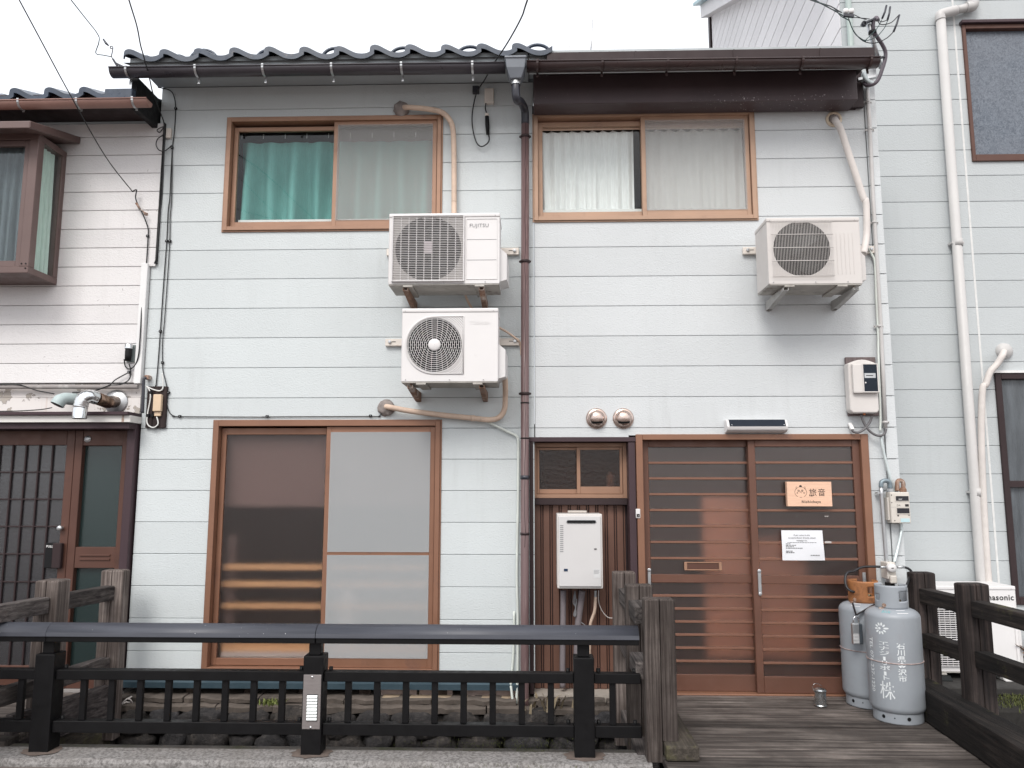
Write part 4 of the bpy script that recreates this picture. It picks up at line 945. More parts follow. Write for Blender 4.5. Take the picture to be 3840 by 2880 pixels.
# flue pipes above the left entrance
fp = thing('flue_pipe', 'shiny corrugated metal flue elbow above the left entrance', 'flue', g(0, 2, 665, 365, -.28))
c0 = g(0, 2, 960, 235, -.012)
MB().lathe([(.0, -.012), (.085, -.010), (.092, -.001)], c0, 32, 'y').build('wall_plate', M['galv'], fp)
cs = [c0+Vector((0, -.01, .0)), g(0, 2, 890, 240, -.12), g(0, 2, 800, 205, -.24)]
MB().tube(cs, .046, 20).build('flue_tube', basic('brown_tarnished_steel', (.22, .15, .11), .25, .9, .3, 6), fp)
el = smooth_path([g(0, 2, 800, 205, -.235), g(0, 2, 740, 190, -.285), g(0, 2, 690, 215, -.31), g(0, 2, 668, 280, -.315)], 7)
rsx = [.047+.0035*(i % 2) for i in range(len(el))]
chrome = basic('bright_tin', (.72, .73, .74), .16, 1.0, .08, 10)
MB().tube(el, rsx, 22).build('flue_elbow', chrome, fp)
lw = g(0, 2, 665, 285, -.315)
MB().lathe([(.047, .0), (.0485, -.01), (.0485, -.075), (.052, -.078), (.047, -.08), (.043, -.02)], lw, 24).build('flue_mouth', chrome, fp)
fp2 = thing('vent_pipe', 'pale blue-grey plastic vent elbow pointing down beside the shiny flue', 'vent pipe', g(0, 2, 470, 270, -.2))
el2 = smooth_path([g(0, 2, 640, 215, -.0), g(0, 2, 600, 215, -.08), g(0, 2, 545, 210, -.13), g(0, 2, 500, 225, -.165), g(0, 2, 472, 262, -.18)], 6)
MB().tube(el2, [.045]*(len(el2)-8)+[.048]*8, 20, False).build('elbow', basic('pale_blue_grey_pvc', (.42, .50, .50), .5), fp2)
MB().tube([el2[-1], el2[-2]], [.0445, .044], 20).build('dark_mouth', M['black'], fp2)

# ================================================================== right neighbour
rn_ = thing('tall_pale_green_house', 'tall pale green sided neighbour house set back at the right', 'house', (4.2, .75, 0))
RY = .75; zR = .876; PR = .2346
WRU = (3.822, 5.6, 4.285, 5.56); WRLw = (3.86, 5.6, .53, 2.42)
linR = [-.12] + [zR+PR*k for k in range(-4, 25)]
hR = [(WRU[0], WRU[1], WRU[2], WRU[3]), (WRLw[0], WRLw[1], WRLw[2], WRLw[3])]
XJ = 3.765
wrn = wall_core(rn_, 2.80, 7.0, -.12, linR[-1], hR, RY+.0145, RY+.12)
boards(wrn, M['siding_rn'], 2.768, XJ-.006, linR, hR, RY)
boards(wrn, M['siding_rn'], XJ+.006, 7.0, linR, hR, RY)
MB().box(XJ-.0085, XJ+.0085, RY-.002, RY+.014, -.12, linR[-1]).build('joint_strip', basic('dirty_white_sealant', (.66, .66, .65), .7, 0, .1, 20, dirt=(.45, .45, .44), dirt_amt=.4, dirt_scale=10), rn_)
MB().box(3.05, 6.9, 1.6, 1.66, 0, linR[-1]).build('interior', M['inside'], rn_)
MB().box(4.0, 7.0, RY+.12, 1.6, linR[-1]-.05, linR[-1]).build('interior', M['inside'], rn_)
w = MB().ring(WRU[0], WRU[1], WRU[2], WRU[3], RY-.02, RY+.09, .03, .03, .06, .04).build('window', M['alu_dark'], rn_, bevel=.003)
m, t, out = nodes('leaf_pattern_glass'); p = N(t, 'ShaderNodeBsdfPrincipled', Roughness=.3); v = pos(t)
vo = N(t, 'ShaderNodeTexVoronoi', Scale=26, feature='F1'); vo.inputs['Randomness'].default_value = 1.0; t.links.new(v, vo.inputs['Vector'])
n1 = noise(t, v, 34, 5, .65, 1.6); big = noise(t, v, 1.2, 3)
c = ramp(t, n1, [(.36, (.055, .07, .095)), (.6, (.15, .175, .21))]); c = mix(t, ramp(t, big, [(.35, (0,0,0)), (.7, (.55,)*3)]), c, (.19, .20, .225))
t.links.new(c, p.inputs['Base Color']); t.links.new(bumpn(t, vo.outputs['Distance'], .3, .004), p.inputs['Normal']); t.links.new(p.outputs[0], out.inputs[0]); M['leafglass'] = m
MB().box(WRU[0]+.025, WRU[1]-.025, RY+.03, RY+.036, WRU[2]+.05, WRU[3]-.03).build('pane', M['leafglass'], w)
MB().box(WRU[0]-.015, WRU[1]+.1, RY-.05, RY-.0005, WRU[3]+.001, WRU[3]+.03).build('window_hood', M['purple_trim'], w, bevel=.003)
w = MB().ring(WRLw[0], WRLw[1], WRLw[2], WRLw[3], RY-.02, RY+.09, .05, .05, .06, .05).box(WRLw[0]+.05, WRLw[1]-.05, RY-.01, RY+.05, 1.47, 1.525).build('window', M['brown_metal'], rn_, bevel=.003)
dk = basic('dark_grey_glass', (.085, .095, .105), .25, 0, .4, 3, stretch=(5, 5, .8), dirt=(.2, .21, .22), dirt_amt=.42, dirt_scale=2)
MB().box(WRLw[0]+.045, WRLw[1]-.045, RY+.03, RY+.036, WRLw[2]+.05, 1.472).build('pane', dk, w); MB().box(WRLw[0]+.045, WRLw[1]-.045, RY+.03, RY+.036, 1.523, WRLw[3]-.045).build('pane', dk, w)
MB().box(WRLw[0]-.02, WRLw[1], RY-.03, RY-.0005, WRLw[3]+.001, WRLw[3]+.02).build('window_hood', M['white_paint'], w)
# side wall of the tall house, seen over the low roof
sd = Vector((math.sin(R(4.5)), math.cos(R(4.5)), 0)); sn = Vector((-sd.y, sd.x, 0)); o0 = Vector((2.765, RY+.02, 0)); LEN = 8.6
def side_pt(px, py):
    d = ray(px, py); c = Vector((0, -DIST, EYE)); tt = (o0-c).dot(sn)/d.dot(sn); P = c+d*tt
    return (P-o0).dot(sd), P.z
s0, zt0_ = side_pt(2668, 60); s1, zt1_ = side_pt(2800, -12)
def top_z(s): return zt1_ + (zt0_-zt1_)*(s-s1)/(s0-s1)
msd = siding('siding_white_side', (.86, .84, .845), .1)
for k in range(14, 60):
    za, zb = zR+PR*k+.006, zR+PR*(k+1)-.006
    # the board is cut off by the sloping verge
    pts = [(0, za), (s0, za), (s0, zb), (0, zb)]; outp = []
    for i in range(4):
        A, B = pts[i], pts[(i+1) % 4]; fa, fb = A[1]-top_z(A[0]), B[1]-top_z(B[0])
        if fa <= 0: outp.append(A)
        if fa*fb < 0: q_ = fa/(fa-fb); outp.append((A[0]+(B[0]-A[0])*q_, A[1]+(B[1]-A[1])*q_))
    if len(outp) < 3: continue
    n = len(outp); A = [o0+sd*s+Vector((0, 0, z)) for s, z in outp]; Bk = [q_-sn*.014 for q_ in A]
    MB().add(A+Bk, [tuple(range(n)), tuple(range(2*n-1, n-1, -1))] + [(i, n+i, n+(i+1) % n, (i+1) % n) for i in range(n)]).build('siding_board', msd, wrn)
cr = [(0, zR+PR*14), (s0, zR+PR*14), (s0, top_z(s0)), (0, top_z(0))]
A = [o0-sn*.016+sd*s+Vector((0, 0, z)) for s, z in cr]; Bk = [q_-sn*.08 for q_ in A]
MB().add(A+Bk, [(0,1,2,3), (7,6,5,4)] + [(i, 4+i, 4+(i+1) % 4, (i+1) % 4) for i in range(4)]).build('side_wall', M['gap'], rn_)
A = [o0+sn*.02+sd*s+Vector((0, 0, top_z(s)+dz_)) for s, dz_ in ((s0+.1, -.02), (0, -.02), (0, .24), (s0+.1, .24))]; Bk = [q_+sn*.16 for q_ in A]
MB().add(A+Bk, [(0,1,2,3), (7,6,5,4)] + [(i, 4+i, 4+(i+1) % 4, (i+1) % 4) for i in range(4)]).build('verge_board', msd, rn_)
A = [o0+sn*-.1+sd*s+Vector((0, 0, top_z(s)+dz_)) for s, dz_ in ((s0+.2, .241), (0, .241), (0, .30), (s0+.2, .30))]; Bk = [q_+sn*.40 for q_ in A]
MB().add(A+Bk, [(0,1,2,3), (7,6,5,4)] + [(i, 4+i, 4+(i+1) % 4, (i+1) % 4) for i in range(4)]).build('roof_edge', basic('pale_teal_roof_edge', (.28, .46, .50), .4), rn_)
Pc = o0+sd*(s0+.05)
MB().box(Pc.x-.035, Pc.x+.03, Pc.y-.02, Pc.y+.1, 4.0, top_z(s0)+.1).build('corner_trim', M['brown_metal'], rn_)
xc = g(3, 0, 765, 200, RY-.05).x
MB().tube([(xc, RY-.05, 3.5), (xc, RY-.05, 6.6)], .026, 12).build('corner_pipe', basic('greenish_grey_pipe', (.34, .40, .38), .5), rn_)

# white downpipe, lagged pipe on the tall house
wd = thing('downpipe', 'white rain downpipe on the tall pale green house', 'downpipe', (3.55, .68, -.1))
wy = .69; PX = [(3.0, 0)]
t0, b0 = g(3, 0, 1520, 150, wy), g(3, 3, 1860, 120, wy)
MB().tube([t0, b0, Vector((b0.x, b0.y, -.1))], .0395, 20).build('pipe', M['pvc_white'], wd)
MB().tube(smooth_path([g(3, 0, 1520, 170, wy), g(3, 0, 1518, 125, wy), g(3, 0, 1560, 108, wy), g(3, 0, 1650, 85, wy)], 5), .043, 18).build('elbow', M['pvc_white'], wd)
MB().tube([g(3, 0, 1640, 88, wy), g(3, 0, 1770, 55, wy)], .036, 18).tube(smooth_path([g(3, 0, 1730, 62, wy), g(3, 0, 1785, 50, wy), g(3, 0, 1790, 10, wy), g(3, 0, 1790, -80, wy)], 4), .046, 18).build('upper_pipe', M['pvc_white'], wd)
for c_, r_, x_, y_ in ((3, 1, 1660, 465), (3, 2, 1817, 985)):
    P = g(c_, r_, x_, y_, wy); MB().lathe([(.040, -.03), (.043, -.03), (.043, .03), (.040, .03)], P, 20).build('coupling', M['pvc_white'], wd)
    MB().box(P.x-.052, P.x+.052, P.y-.01, P.y+.055, P.z-.008, P.z+.008).build('pipe_clip', M['pvc_white'], wd)
yy = .66
pipe('refrigerant_pipe', 'white lagged pipe from a domed wall cap beside the white downpipe', 'pipe',
     [g(3,1,2045,1365,yy+.08), g(3,1,2035,1395,yy), g(3,1,1990,1470,yy), g(3,1,1930,1540,yy), g(3,1,1895,1640,yy), g(3,2,1870,120,yy), g(3,2,1860,300,yy), g(3,2,1858,500,yy), g(3,2,1866,800,yy), g(3,2,1884,1200,yy), g(3,2,1912,1640,yy), g(3,3,1925,150,yy)], .026, M['tape_white'],
     extra=[('wall_cap', MB().lathe([(.0, -.05), (.04, -.045), (.065, -.02), (.07, .0)], g(3,1,2045,1365,RY-.001), 24, 'y'), M['pvc_white'])])
# ================================================================== ground, canal, kerb
def sheet(name, mat, x0, x1, y0, y1, z, n=1):
    o = MB().add([(x0, y0, z), (x1, y0, z), (x1, y1, z), (x0, y1, z)], [(0,1,2,3)]).build(name, mat); o['kind'] = 'structure'; return o
asphalt = basic('old_brown_asphalt', (.13, .105, .095), .9, 0, .35, 90, .8, 160, dirt=(.16, .14, .13), dirt_amt=.45, dirt_scale=40)
sheet('street', asphalt, -300, 300, -300, -1.318, -.075)
sheet('ground', basic('dark_soil', (.05, .042, .036), .95, 0, .3, 8), -300, 300, -1.3, 400, -1.35)
m, t, out = nodes('worn_kerb_concrete'); p = N(t, 'ShaderNodeBsdfPrincipled', Roughness=.9); v = pos(t)
n1 = noise(t, v, 55, 6, .7); n2 = noise(t, v, 4, 4); n3 = noise(t, pos(t, (1, 3, 1)), 26, 4, .6)
c = ramp(t, n1, [(.38, (.12, .112, .108)), (.58, (.285, .272, .265))]); c = mix(t, ramp(t, n3, [(.6, (0,0,0)), (.7, (.85,)*3)]), c, (.06, .052, .046)); c = mix(t, ramp(t, n2, [(.5, (0,0,0)), (.75, (.5,)*3)]), c, (.17, .155, .14))
t.links.new(c, p.inputs['Base Color']); t.links.new(bumpn(t, n1, .9, .006), p.inputs['Normal']); t.links.new(p.outputs[0], out.inputs[0])
kb = MB(); xs = [-8+.09*i for i in range(int(8.72/.09)+1)]; prof = []
rk_ = random.Random(2)
vs = []; fs = []
for x in xs:
    e = rk_.uniform(-.006, .006); vs += [(x, -1.322+e, -.6), (x, -1.320+e, -.055+rk_.uniform(-.012, .008)), (x, -1.306+e, -.032+rk_.uniform(-.004, .003)), (x, -1.13, -.030), (x, -1.125, -.036)]
for i in range(len(xs)-1):
    for k in range(4): a = 5*i+k; fs.append((a, a+1, a+6, a+5))
n = len(xs)-1; fs += [(0,1,2,3,4), tuple(5*n+k for k in (4,3,2,1,0))]
kb.add(vs, fs); kerb = kb.build('kerb', m); kerb['kind'] = 'structure'
k2 = MB().box(-8, .70, -1.1245, -1.045, -.6, -.038).build('kerb_ledge', basic('wet_mossy_concrete', (.12, .11, .10), .85, 0, .35, 12, .7, 60, dirt=(.05, .055, .02), dirt_amt=.5, dirt_scale=3), None, bevel=.006); k2['kind'] = 'structure'
k3 = MB().box(-8, 6, -1.12, -1.06, -1.35, -.601).build('canal_wall', M['core'], None); k3['kind'] = 'structure'
wt, t, out = nodes('dark_canal_water'); p = N(t, 'ShaderNodeBsdfPrincipled', Roughness=.06); p.inputs['Base Color'].default_value = (.012, .016, .014, 1); t.links.new(bumpn(t, noise(t, pos(t), 6, 3), .2, .02), p.inputs['Normal']); t.links.new(p.outputs[0], out.inputs[0])
sheet('canal_water', wt, -12, 12, -1.06, -.2, -1.2)
# ---- stone footing of the houses
st_m, t, out = nodes('footing_stone'); p = N(t, 'ShaderNodeBsdfPrincipled', Roughness=.8); v = pos(t)
n1 = noise(t, v, 14, 8, .7); rid = rnd_id(t)
c = ramp(t, n1, [(.32, (.010, .0095, .011)), (.55, (.040, .037, .037)), (.78, (.14, .125, .115))])
tint = ramp(t, rid, [(0, (.75, .8, .95)), (.5, (1, .92, .86)), (1, (1.0, .82, .62))]); c = mix(t, .55, c, tint, 'MULTIPLY')
t.links.new(c, p.inputs['Base Color']); t.links.new(bumpn(t, noise(t, v, 38, 6, .7), 1.0, .02), p.inputs['Normal']); t.links.new(p.outputs[0], out.inputs[0])
sw = thing('stone_footing', 'rough dark stone footing wall under the houses above the canal', 'stone wall', (-1, -.2, -1.3))
MB().box(-6, 2.7, -.10, .6, -1.3, -.13).build('mortar', basic('dark_mortar', (.07, .062, .055), .95, 0, .3, 9, .6, 30), sw)
rs = random.Random(11)
for row, (zc, hh) in enumerate(((-.165, .17), (-.30, .15), (-.44, .16), (-.60, .17), (-.78, .2), (-.98, .22))):
    x = -4.6 + rs.uniform(0, .2)
    while x < 2.6:
        wdt = rs.uniform(.19, .36)*(1 if row < 3 else 1.3); sd_ = rs.uniform(0, 99); cxs, cys, czs = x+wdt/2, -.135, zc+rs.uniform(-.018, .018)
        bm = bmesh.new(); bmesh.ops.create_icosphere(bm, subdivisions=3 if row < 3 else 2, radius=1); vs = []
        for vv in bm.verts:
            q_ = vv.co; e = .42; sx = math.copysign(abs(q_.x)**.62, q_.x); sz = math.copysign(abs(q_.z)**.72, q_.z)
            k = 1+.30*mnoise.noise(q_*1.4+Vector((sd_, 0, 0)))+.17*mnoise.noise(q_*3.4+Vector((0, sd_, 0)))
            vs.append((cxs+sx*wdt*.50*k, cys+q_.y*.085*k, czs+sz*hh*.53*k))
        MB().add(vs, [tuple(u.index for u in f.verts) for f in bm.faces], row < 3).build('stone', st_m, sw); bm.free()
        x += wdt*rs.uniform(.97, 1.04)
ledge_m = basic('ledge_stone', (.105, .086, .073), .9, 0, .3, 7, .8, 45, dirt=(.045, .037, .03), dirt_amt=.48, dirt_scale=6)
for zc, yf_, hh in ((-.035, -.10, .035), (-.078, -.16, .045)):
    x = -4.5
    while x < .85:
        wdt = rs.uniform(.28, .62); n = 8; vs = []; fs = []
        for i in range(n+1):
            u = x+wdt*i/n; e = rs.uniform(-.02, .02); tz = rs.uniform(-.006, .006)
            vs += [(u, yf_+e, zc-hh/2+rs.uniform(-.006, .006)), (u, yf_+e-.005, zc+hh*.3+tz), (u, yf_+e+.02, zc+hh/2+tz), (u, .2, zc+hh/2), (u, .2, zc-hh/2)]
        for i in range(n):
            for k in range(5): a = 5*i+k; b = 5*i+(k+1) % 5; fs.append((a, b, b+5, a+5))
        fs += [(4,3,2,1,0), tuple(5*n+k for k in range(5))]
        MB().add(vs, fs).build('ledge_stone', ledge_m, sw); x += wdt+rs.uniform(.004, .016)
brk = basic('sandy_brick', (.34, .26, .18), .9, 0, .25, 9, .5, 40, dirt=(.1, .09, .05), dirt_amt=.45, dirt_scale=8)
x = -1.1
while x < -.12: wdt = rs.uniform(.17, .24); MB().box(x, x+wdt, -.05+rs.uniform(-.01, .01), .1, -.0165-.046, -.017).build('footing_brick', brk, sw, bevel=.006); x += wdt+.006
# small weeds on the ledge
def tuft(name, c, n, h, mat, label, spread=.05, seed=1, cat='weed'):
    r_ = random.Random(seed); mb = MB()
    for i in range(n):
        a = r_.uniform(0, 6.28); b = Vector((c[0]+r_.gauss(0, spread), c[1]+r_.gauss(0, spread*.5), c[2])); hh = h*r_.uniform(.5, 1.1); d = Vector((math.cos(a), math.sin(a), 0))*hh*r_.uniform(.2, .9)
        s = Vector((-math.sin(a), math.cos(a), 0))*h*.10
        mb.add([b-s, b+s, b+d*.5+Vector((0, 0, hh*.7))+s*.8, b+d*.5+Vector((0, 0, hh*.7))-s*.8, b+d+Vector((0, 0, hh*.9))], [(0,1,2,3), (3,2,4)])
    return mb.build(name, mat, None, label=label, cat=cat)
leaf_g = basic('weed_green', (.16, .19, .05), .7, 0, .4, 20); leaf_m = basic('moss_green', (.075, .085, .022), .9, 0, .4, 30); straw = basic('dry_straw', (.22, .175, .115), .8)
P = g(1, 3, 140, 1140, -.12); tuft('weed', (P.x, -.12, -.06), 70, .05, leaf_g, 'small yellow-green weed on the stone ledge left of the fence post with the lamp', .035, 4)
P = g(2, 3, 330, 1160, -.1); tuft('dry_grass', (P.x, -.14, -.06), 26, .12, straw, 'dry grass stalks at the foot of the downpipe', .09, 5)
mo = tuft('moss', (-.1, -1.105, -.042), 1500, .012, leaf_m, 'dark green moss along the back of the kerb', .3, 7, None); mo['kind'] = 'stuff'; del mo['label']; mo['label'] = 'dark green moss along the back of the kerb'
# scraps: pale crumpled twigs and a red cable end near the left bridge
scp = MB(); P = g(0, 3, 1060, 1100, -.14)
for k, (a_, b_) in enumerate((((1000, 1135), (1095, 1065)), ((1060, 1085), (1100, 1120)), ((1010, 1130), (1080, 1115)))):
    scp.tube([g(0, 3, *a_, -.16), (g(0, 3, *a_, -.16)+g(0, 3, *b_, -.13))/2+Vector((0, 0, .01)), g(0, 3, *b_, -.13)], .005, 5)
scp.build('cut_branch', M['tape_white'], None, label='pale dry twigs lying on the stone ledge near the left bridge', cat='twig')

# ================================================================== black metal fence
blk = basic('black_painted_steel', (.0042, .0040, .0046), .5, 0, .3, 8, .06, 90, spec=.22)
m, t, out = nodes('rail_sky_sheen'); p = N(t, 'ShaderNodeBsdfPrincipled', Roughness=.48); v = pos(t)  # slate blue stands in for sky sheen on the black rail
sp_ = noise(t, v, 70, 2, .5); lo = noise(t, v, 5, 2)
a1 = N(t, 'ShaderNodeMath', operation='MULTIPLY'); t.links.new(ramp(t, sp_, [(.75, (0,0,0)), (.77, (1,1,1))]), a1.inputs[0]); t.links.new(ramp(t, lo, [(.45, (0,0,0)), (.55, (1,1,1))]), a1.inputs[1])
c = ramp(t, noise(t, pos(t, (.5, 6, 6)), 6, 5), [(.3, (.042, .045, .058)), (.7, (.062, .066, .082))]); t.links.new(mix(t, a1.outputs[0], c, (.7, .7, .7)), p.inputs['Base Color'])
t.links.new(p.outputs[0], out.inputs[0]); railm = m
fn = thing('railing', 'low black metal railing with a rounded top rail along the kerb', 'railing', (-1.2, -1.18, -.03))
FY0, FY1 = -1.23, -1.115; PXS = [-4.47, -2.841, -1.273, .276]
def rail_x(a, b):
    yc = (FY0+FY1)/2; hw = .072; zb, zl_, zt_ = .585, .617, .682
    poly = [(yc-hw, zl_-.003), (yc-hw, zl_)] + [(yc-hw*math.cos(k*math.pi/10), zl_+(zt_-zl_)*math.sin(k*math.pi/10)) for k in range(1, 10)] + [(yc+hw, zl_), (yc+hw, zl_-.003)]
    mb = MB().prism(poly, 'x', a, b)
    for i in range(len(mb.f)):
        if len(mb.f[i]) == 4 and 2 <= i-2 <= 11: mb.sm[i] = True
    return mb
for a, b in ((-6, PXS[1]-.0), (PXS[1]+.002, PXS[2]+.008), (PXS[2]+.012, .590)): rail_x(a, b).build('top_rail', railm, fn); MB().box(a+.001, b-.001, FY0-.008, FY1+.008, .583, .6135).build('rail_bar', blk, fn, bevel=.002)
for px in PXS:
    po = MB().box(px-.0575, px+.0575, FY0, FY1, -.034, .512).build('post', blk, fn, bevel=.006, seg=2)
    MB().box(px-.034, px+.034, FY0+.025, FY1-.025, .5125, .586).build('post_neck', blk, po, bevel=.003)
    pr = random.Random(int(px*100)); vs = [(px+.0, -1.175, -.022)]; n = 22
    for k in range(n): a = 2*math.pi*k/n; rr = 1+pr.uniform(-.12, .12); vs.append((px+.115*math.cos(a)*rr, -1.185+.09*math.sin(a)*rr, -.0285))
    MB().add(vs, [(0, 1+k, 1+(k+1) % n) for k in range(n)]).build('base_mortar', basic('rusty_mortar', (.13, .10, .085), .9, 0, .3, 20, .6, 50), fn)
for a, b in zip(PXS, PXS[1:]+[.665]):
    b2 = b-.0585 if b in PXS else .598
    for z0_, z1_ in ((.366, .420), (.073, .137)): MB().box(a+.0585, b2, FY0+.022, FY1-.03, z0_, z1_).build('cross_rail', blk, fn, bevel=.003)
    n = 0; x = a + (.166 if a != PXS[0] else .2)
    if a == PXS[1]: x = at(310, 2650, -1.18).x
    if a == PXS[2]: x = at(1305, 2650, -1.18).x
    if a == PXS[3]: x = at(2298, 2650, -1.18).x
    if a == PXS[0]: x = at(72, 2650, -1.18).x - .166*9
    while x < b2-.03:
        MB().box(x-.018, x+.018, FY0+.040, FY1-.048, .1375, .3655).build('baluster', blk, fn, bevel=.002); x += .1665
    for z_ in (.4205, .1375):
        for xx in (a+.085, b2-.03):
            if xx < .55 or True: MB().lathe([(.001, .018), (.011, .018), (.012, .0)], (xx, -1.155, z_), 10).build('bolt', blk, fn)
# steel lamp plate on the middle post
lp = thing('post_lamp', 'steel footlight plate with white louvres screwed to the middle fence post', 'lamp', (-1.273, FY0-.003, .10))
pz1, pz0 = at(1170, 2530, FY0).z, at(1170, 2734, FY0).z; pxa, pxb = -1.273-.052, -1.273+.050
steel = basic('brushed_steel_plate', (.36, .33, .325), .38, .75, .12, 20, stretch=(1, 1, 12))
MB().box(pxa, pxb, FY0-.004, FY0-.0005, pz0, pz1).build('plate', steel, lp, bevel=.0012)
lz1, lz0 = at(1170, 2605, FY0).z, at(1170, 2701, FY0).z
MB().box(-1.301, -1.239, FY0-.0055, FY0-.0042, lz0-.004, lz1+.003).build('lamp_recess', M['black'], lp)
for k in range(8):
    h = (lz1-lz0)/8; z = lz0+h*k
    MB().prism([(FY0-.006, z+.002), (FY0-.015, z+.004), (FY0-.008, z+h-.001), (FY0-.006, z+h-.001)], 'x', -1.299, -1.241).build('louvre', basic('milky_white', (.74, .78, .77), .4), lp)
for z_ in (pz1-.012, pz0+.01): MB().lathe([(.001, -.006), (.004, -.006), (.007, -.003), (.0075, .0)], (-1.275, FY0-.004, z_), 12, 'y').build('screw', chrome, lp)

# ================================================================== timber footbridges
PW, PD = .155, .10
wz = wood('grey_post_wood', (.055, .041, .036), (.32, .27, .245), 'z', fine=1.5); wzd = wood('dark_post_wood', (.010, .008, .008), (.080, .060, .054), 'z')
wy_ = wood('grey_rail_wood', (.034, .028, .028), (.26, .23, .215), 'y'); wyd = wood('dark_rail_wood', (.009, .008, .008), (.065, .052, .046), 'y', .12)
wx = wood('deck_wood', (.042, .034, .031), (.30, .26, .235), 'x'); wym = wood('mossy_beam_wood', (.05, .042, .034), (.20, .17, .14), 'y', .6)
def tpost(parent, x, y, z0, z1, mat, w=PW, d=PD, notch=None):
    hw = w/2; c = .007; mb = MB()
    def ring(ins, xa=-hw, xb=hw):
        return [(x+xa+c+ins, y+ins), (x-.004, y+ins), (x+.0, y+.016), (x+.003, y+ins), (x+xb-c-ins, y+ins), (x+xb-ins, y+c+ins), (x+xb-ins, y+d-c-ins), (x+xb-c-ins, y+d-ins), (x+xa+c+ins, y+d-ins), (x+xa+ins, y+d-c-ins), (x+xa+ins, y+c+ins)]
    zs = [(z0 if notch is None else notch, 0), (z1-.009, 0), (z1-.003, .004), (z1, .012)]
    vs = []
    for z, ins in zs: vs += [(p[0], p[1], z) for p in ring(ins)]
    n = 11; fs = [(i*n+k, i*n+(k+1) % n, (i+1)*n+(k+1) % n, (i+1)*n+k) for i in range(3) for k in range(n)] + [tuple(3*n+k for k in range(n)), tuple(range(n))[::-1]]
    mb.add(vs, fs)
    if notch is not None: mb.box(x-hw, x-.002, y+.0, y+d, z0, notch-.0005)
    return mb.build('post', mat, parent)
br = thing('footbridge', 'weathered grey timber footbridge leading to the brown sliding door', 'footbridge', (1.6, -.9, -.2))
yk = -.035; k = 0; r_ = random.Random(8)
while yk > -2.4:
    wdt = .131+r_.uniform(-.004, .003)
    MB().box(.70, 2.50, yk-wdt, yk, -.045, r_.uniform(-.004, .0015)).build('plank', wx, br, bevel=.007, seg=2); yk -= wdt+r_.uniform(.006, .010)
for x in (.78, 1.58, 2.36): MB().box(x, x+.12, -2.3, -.0, -.25, -.047).build('joist', wyd, br)
MB().box(.708, .888, -1.362, -.30, .0025, .080).build('edge_beam', wym, br, bevel=.012, seg=2)
tpost(br, .703, -1.28, -.03, .845, wz, .172, .11, notch=.081); tpost(br, .645, -.87, -.25, .872, wz, .165); tpost(br, .617, -.31, -.25, .890, wz, .155)
for a, b in ((-1.17, -.871), (-.769, -.311)):
    for zt_ in (.785, .475): MB().box(.575, .665, a, b, zt_-.095, zt_).build('rail', wy_, br, bevel=.007, seg=2)
MB().box(.575, .70, -1.16, -.22, -.16, -.02).build('side_beam', wy_, br, bevel=.006)
eb = MB().add([(2.485, -.28, 0), (2.655, -.28, 0), (2.575, -2.2, 0), (2.355, -2.2, 0), (2.485, -.28, .2), (2.655, -.28, .2), (2.575, -2.2, .2), (2.355, -2.2, .2)], [(0,1,2,3), (4,7,6,5), (0,4,5,1), (1,5,6,2), (2,6,7,3), (3,7,4,0)]).build('edge_beam', wyd, br, bevel=.012, seg=2)
for px, py in ((1590, 1182), (1597, 1325)):
    P = g(3, 3, px, py, -.80); P.x = 2.457
    MB().lathe([(.0, -.008), (.012, -.006), (.015, .0)], (2.4615, -.83, P.z), 12, 'x').build('bolt', chrome, br)
tpost(br, 2.660, -.31, -.3, .893, wzd, .150, .10); tpost(br, 2.690, -.88, -.3, .887, wzd, .160, .11); tpost(br, 2.72, -1.75, -.3, .88, wzd, .160, .11)
for (xa, a, xb, b) in ((2.655, -.311, 2.685, -.769), (2.69, -.881, 2.72, -1.64)):
    for zt_ in (.790, .495): MB().beam((xa, a, zt_-.048), (xb, b, zt_-.048), .085, .096).build('rail', wyd, br, bevel=.007, seg=2)

bl_ = thing('footbridge', 'old grey timber footbridge in front of the left neighbour entrance', 'footbridge', (-3.6, -.9, -.3))
tpost(bl_, -2.978, -.31, -.25, .890, wz, .160); tpost(bl_, -3.085, -.88, -.25, .885, wz, .150, .14); tpost(bl_, -3.24, -1.75, -.25, .88, wz)
wside = wood('side_plank_wood', (.022, .018, .019), (.14, .12, .115), 'y')
for (xa, a, xb, b) in ((-2.985, -.311, -3.07, -.739), (-3.09, -.881, -3.23, -1.64)):
    for zt_ in (.785, .30): MB().beam((xa, a, zt_-.048), (xb, b, zt_-.048), .08, .10).build('rail', wy_, bl_, bevel=.007, seg=2)
for z0_, z1_ in ((-.115, .115), (-.30, -.12)):
    o_ = .0 if z0_ > -.2 else -.035
    MB().beam((-2.945+o_, -.22, (z0_+z1_)/2), (-3.16+o_, -1.03, (z0_+z1_)/2), .06, z1_-z0_).build('side_plank', wside if z0_ > -.2 else wym, bl_, bevel=.006)
yk = -.06
while yk > -1.02: MB().box(-5.2, -3.10, yk-.13, yk, -.045, .0).build('plank', wx, bl_, bevel=.005); yk -= .135

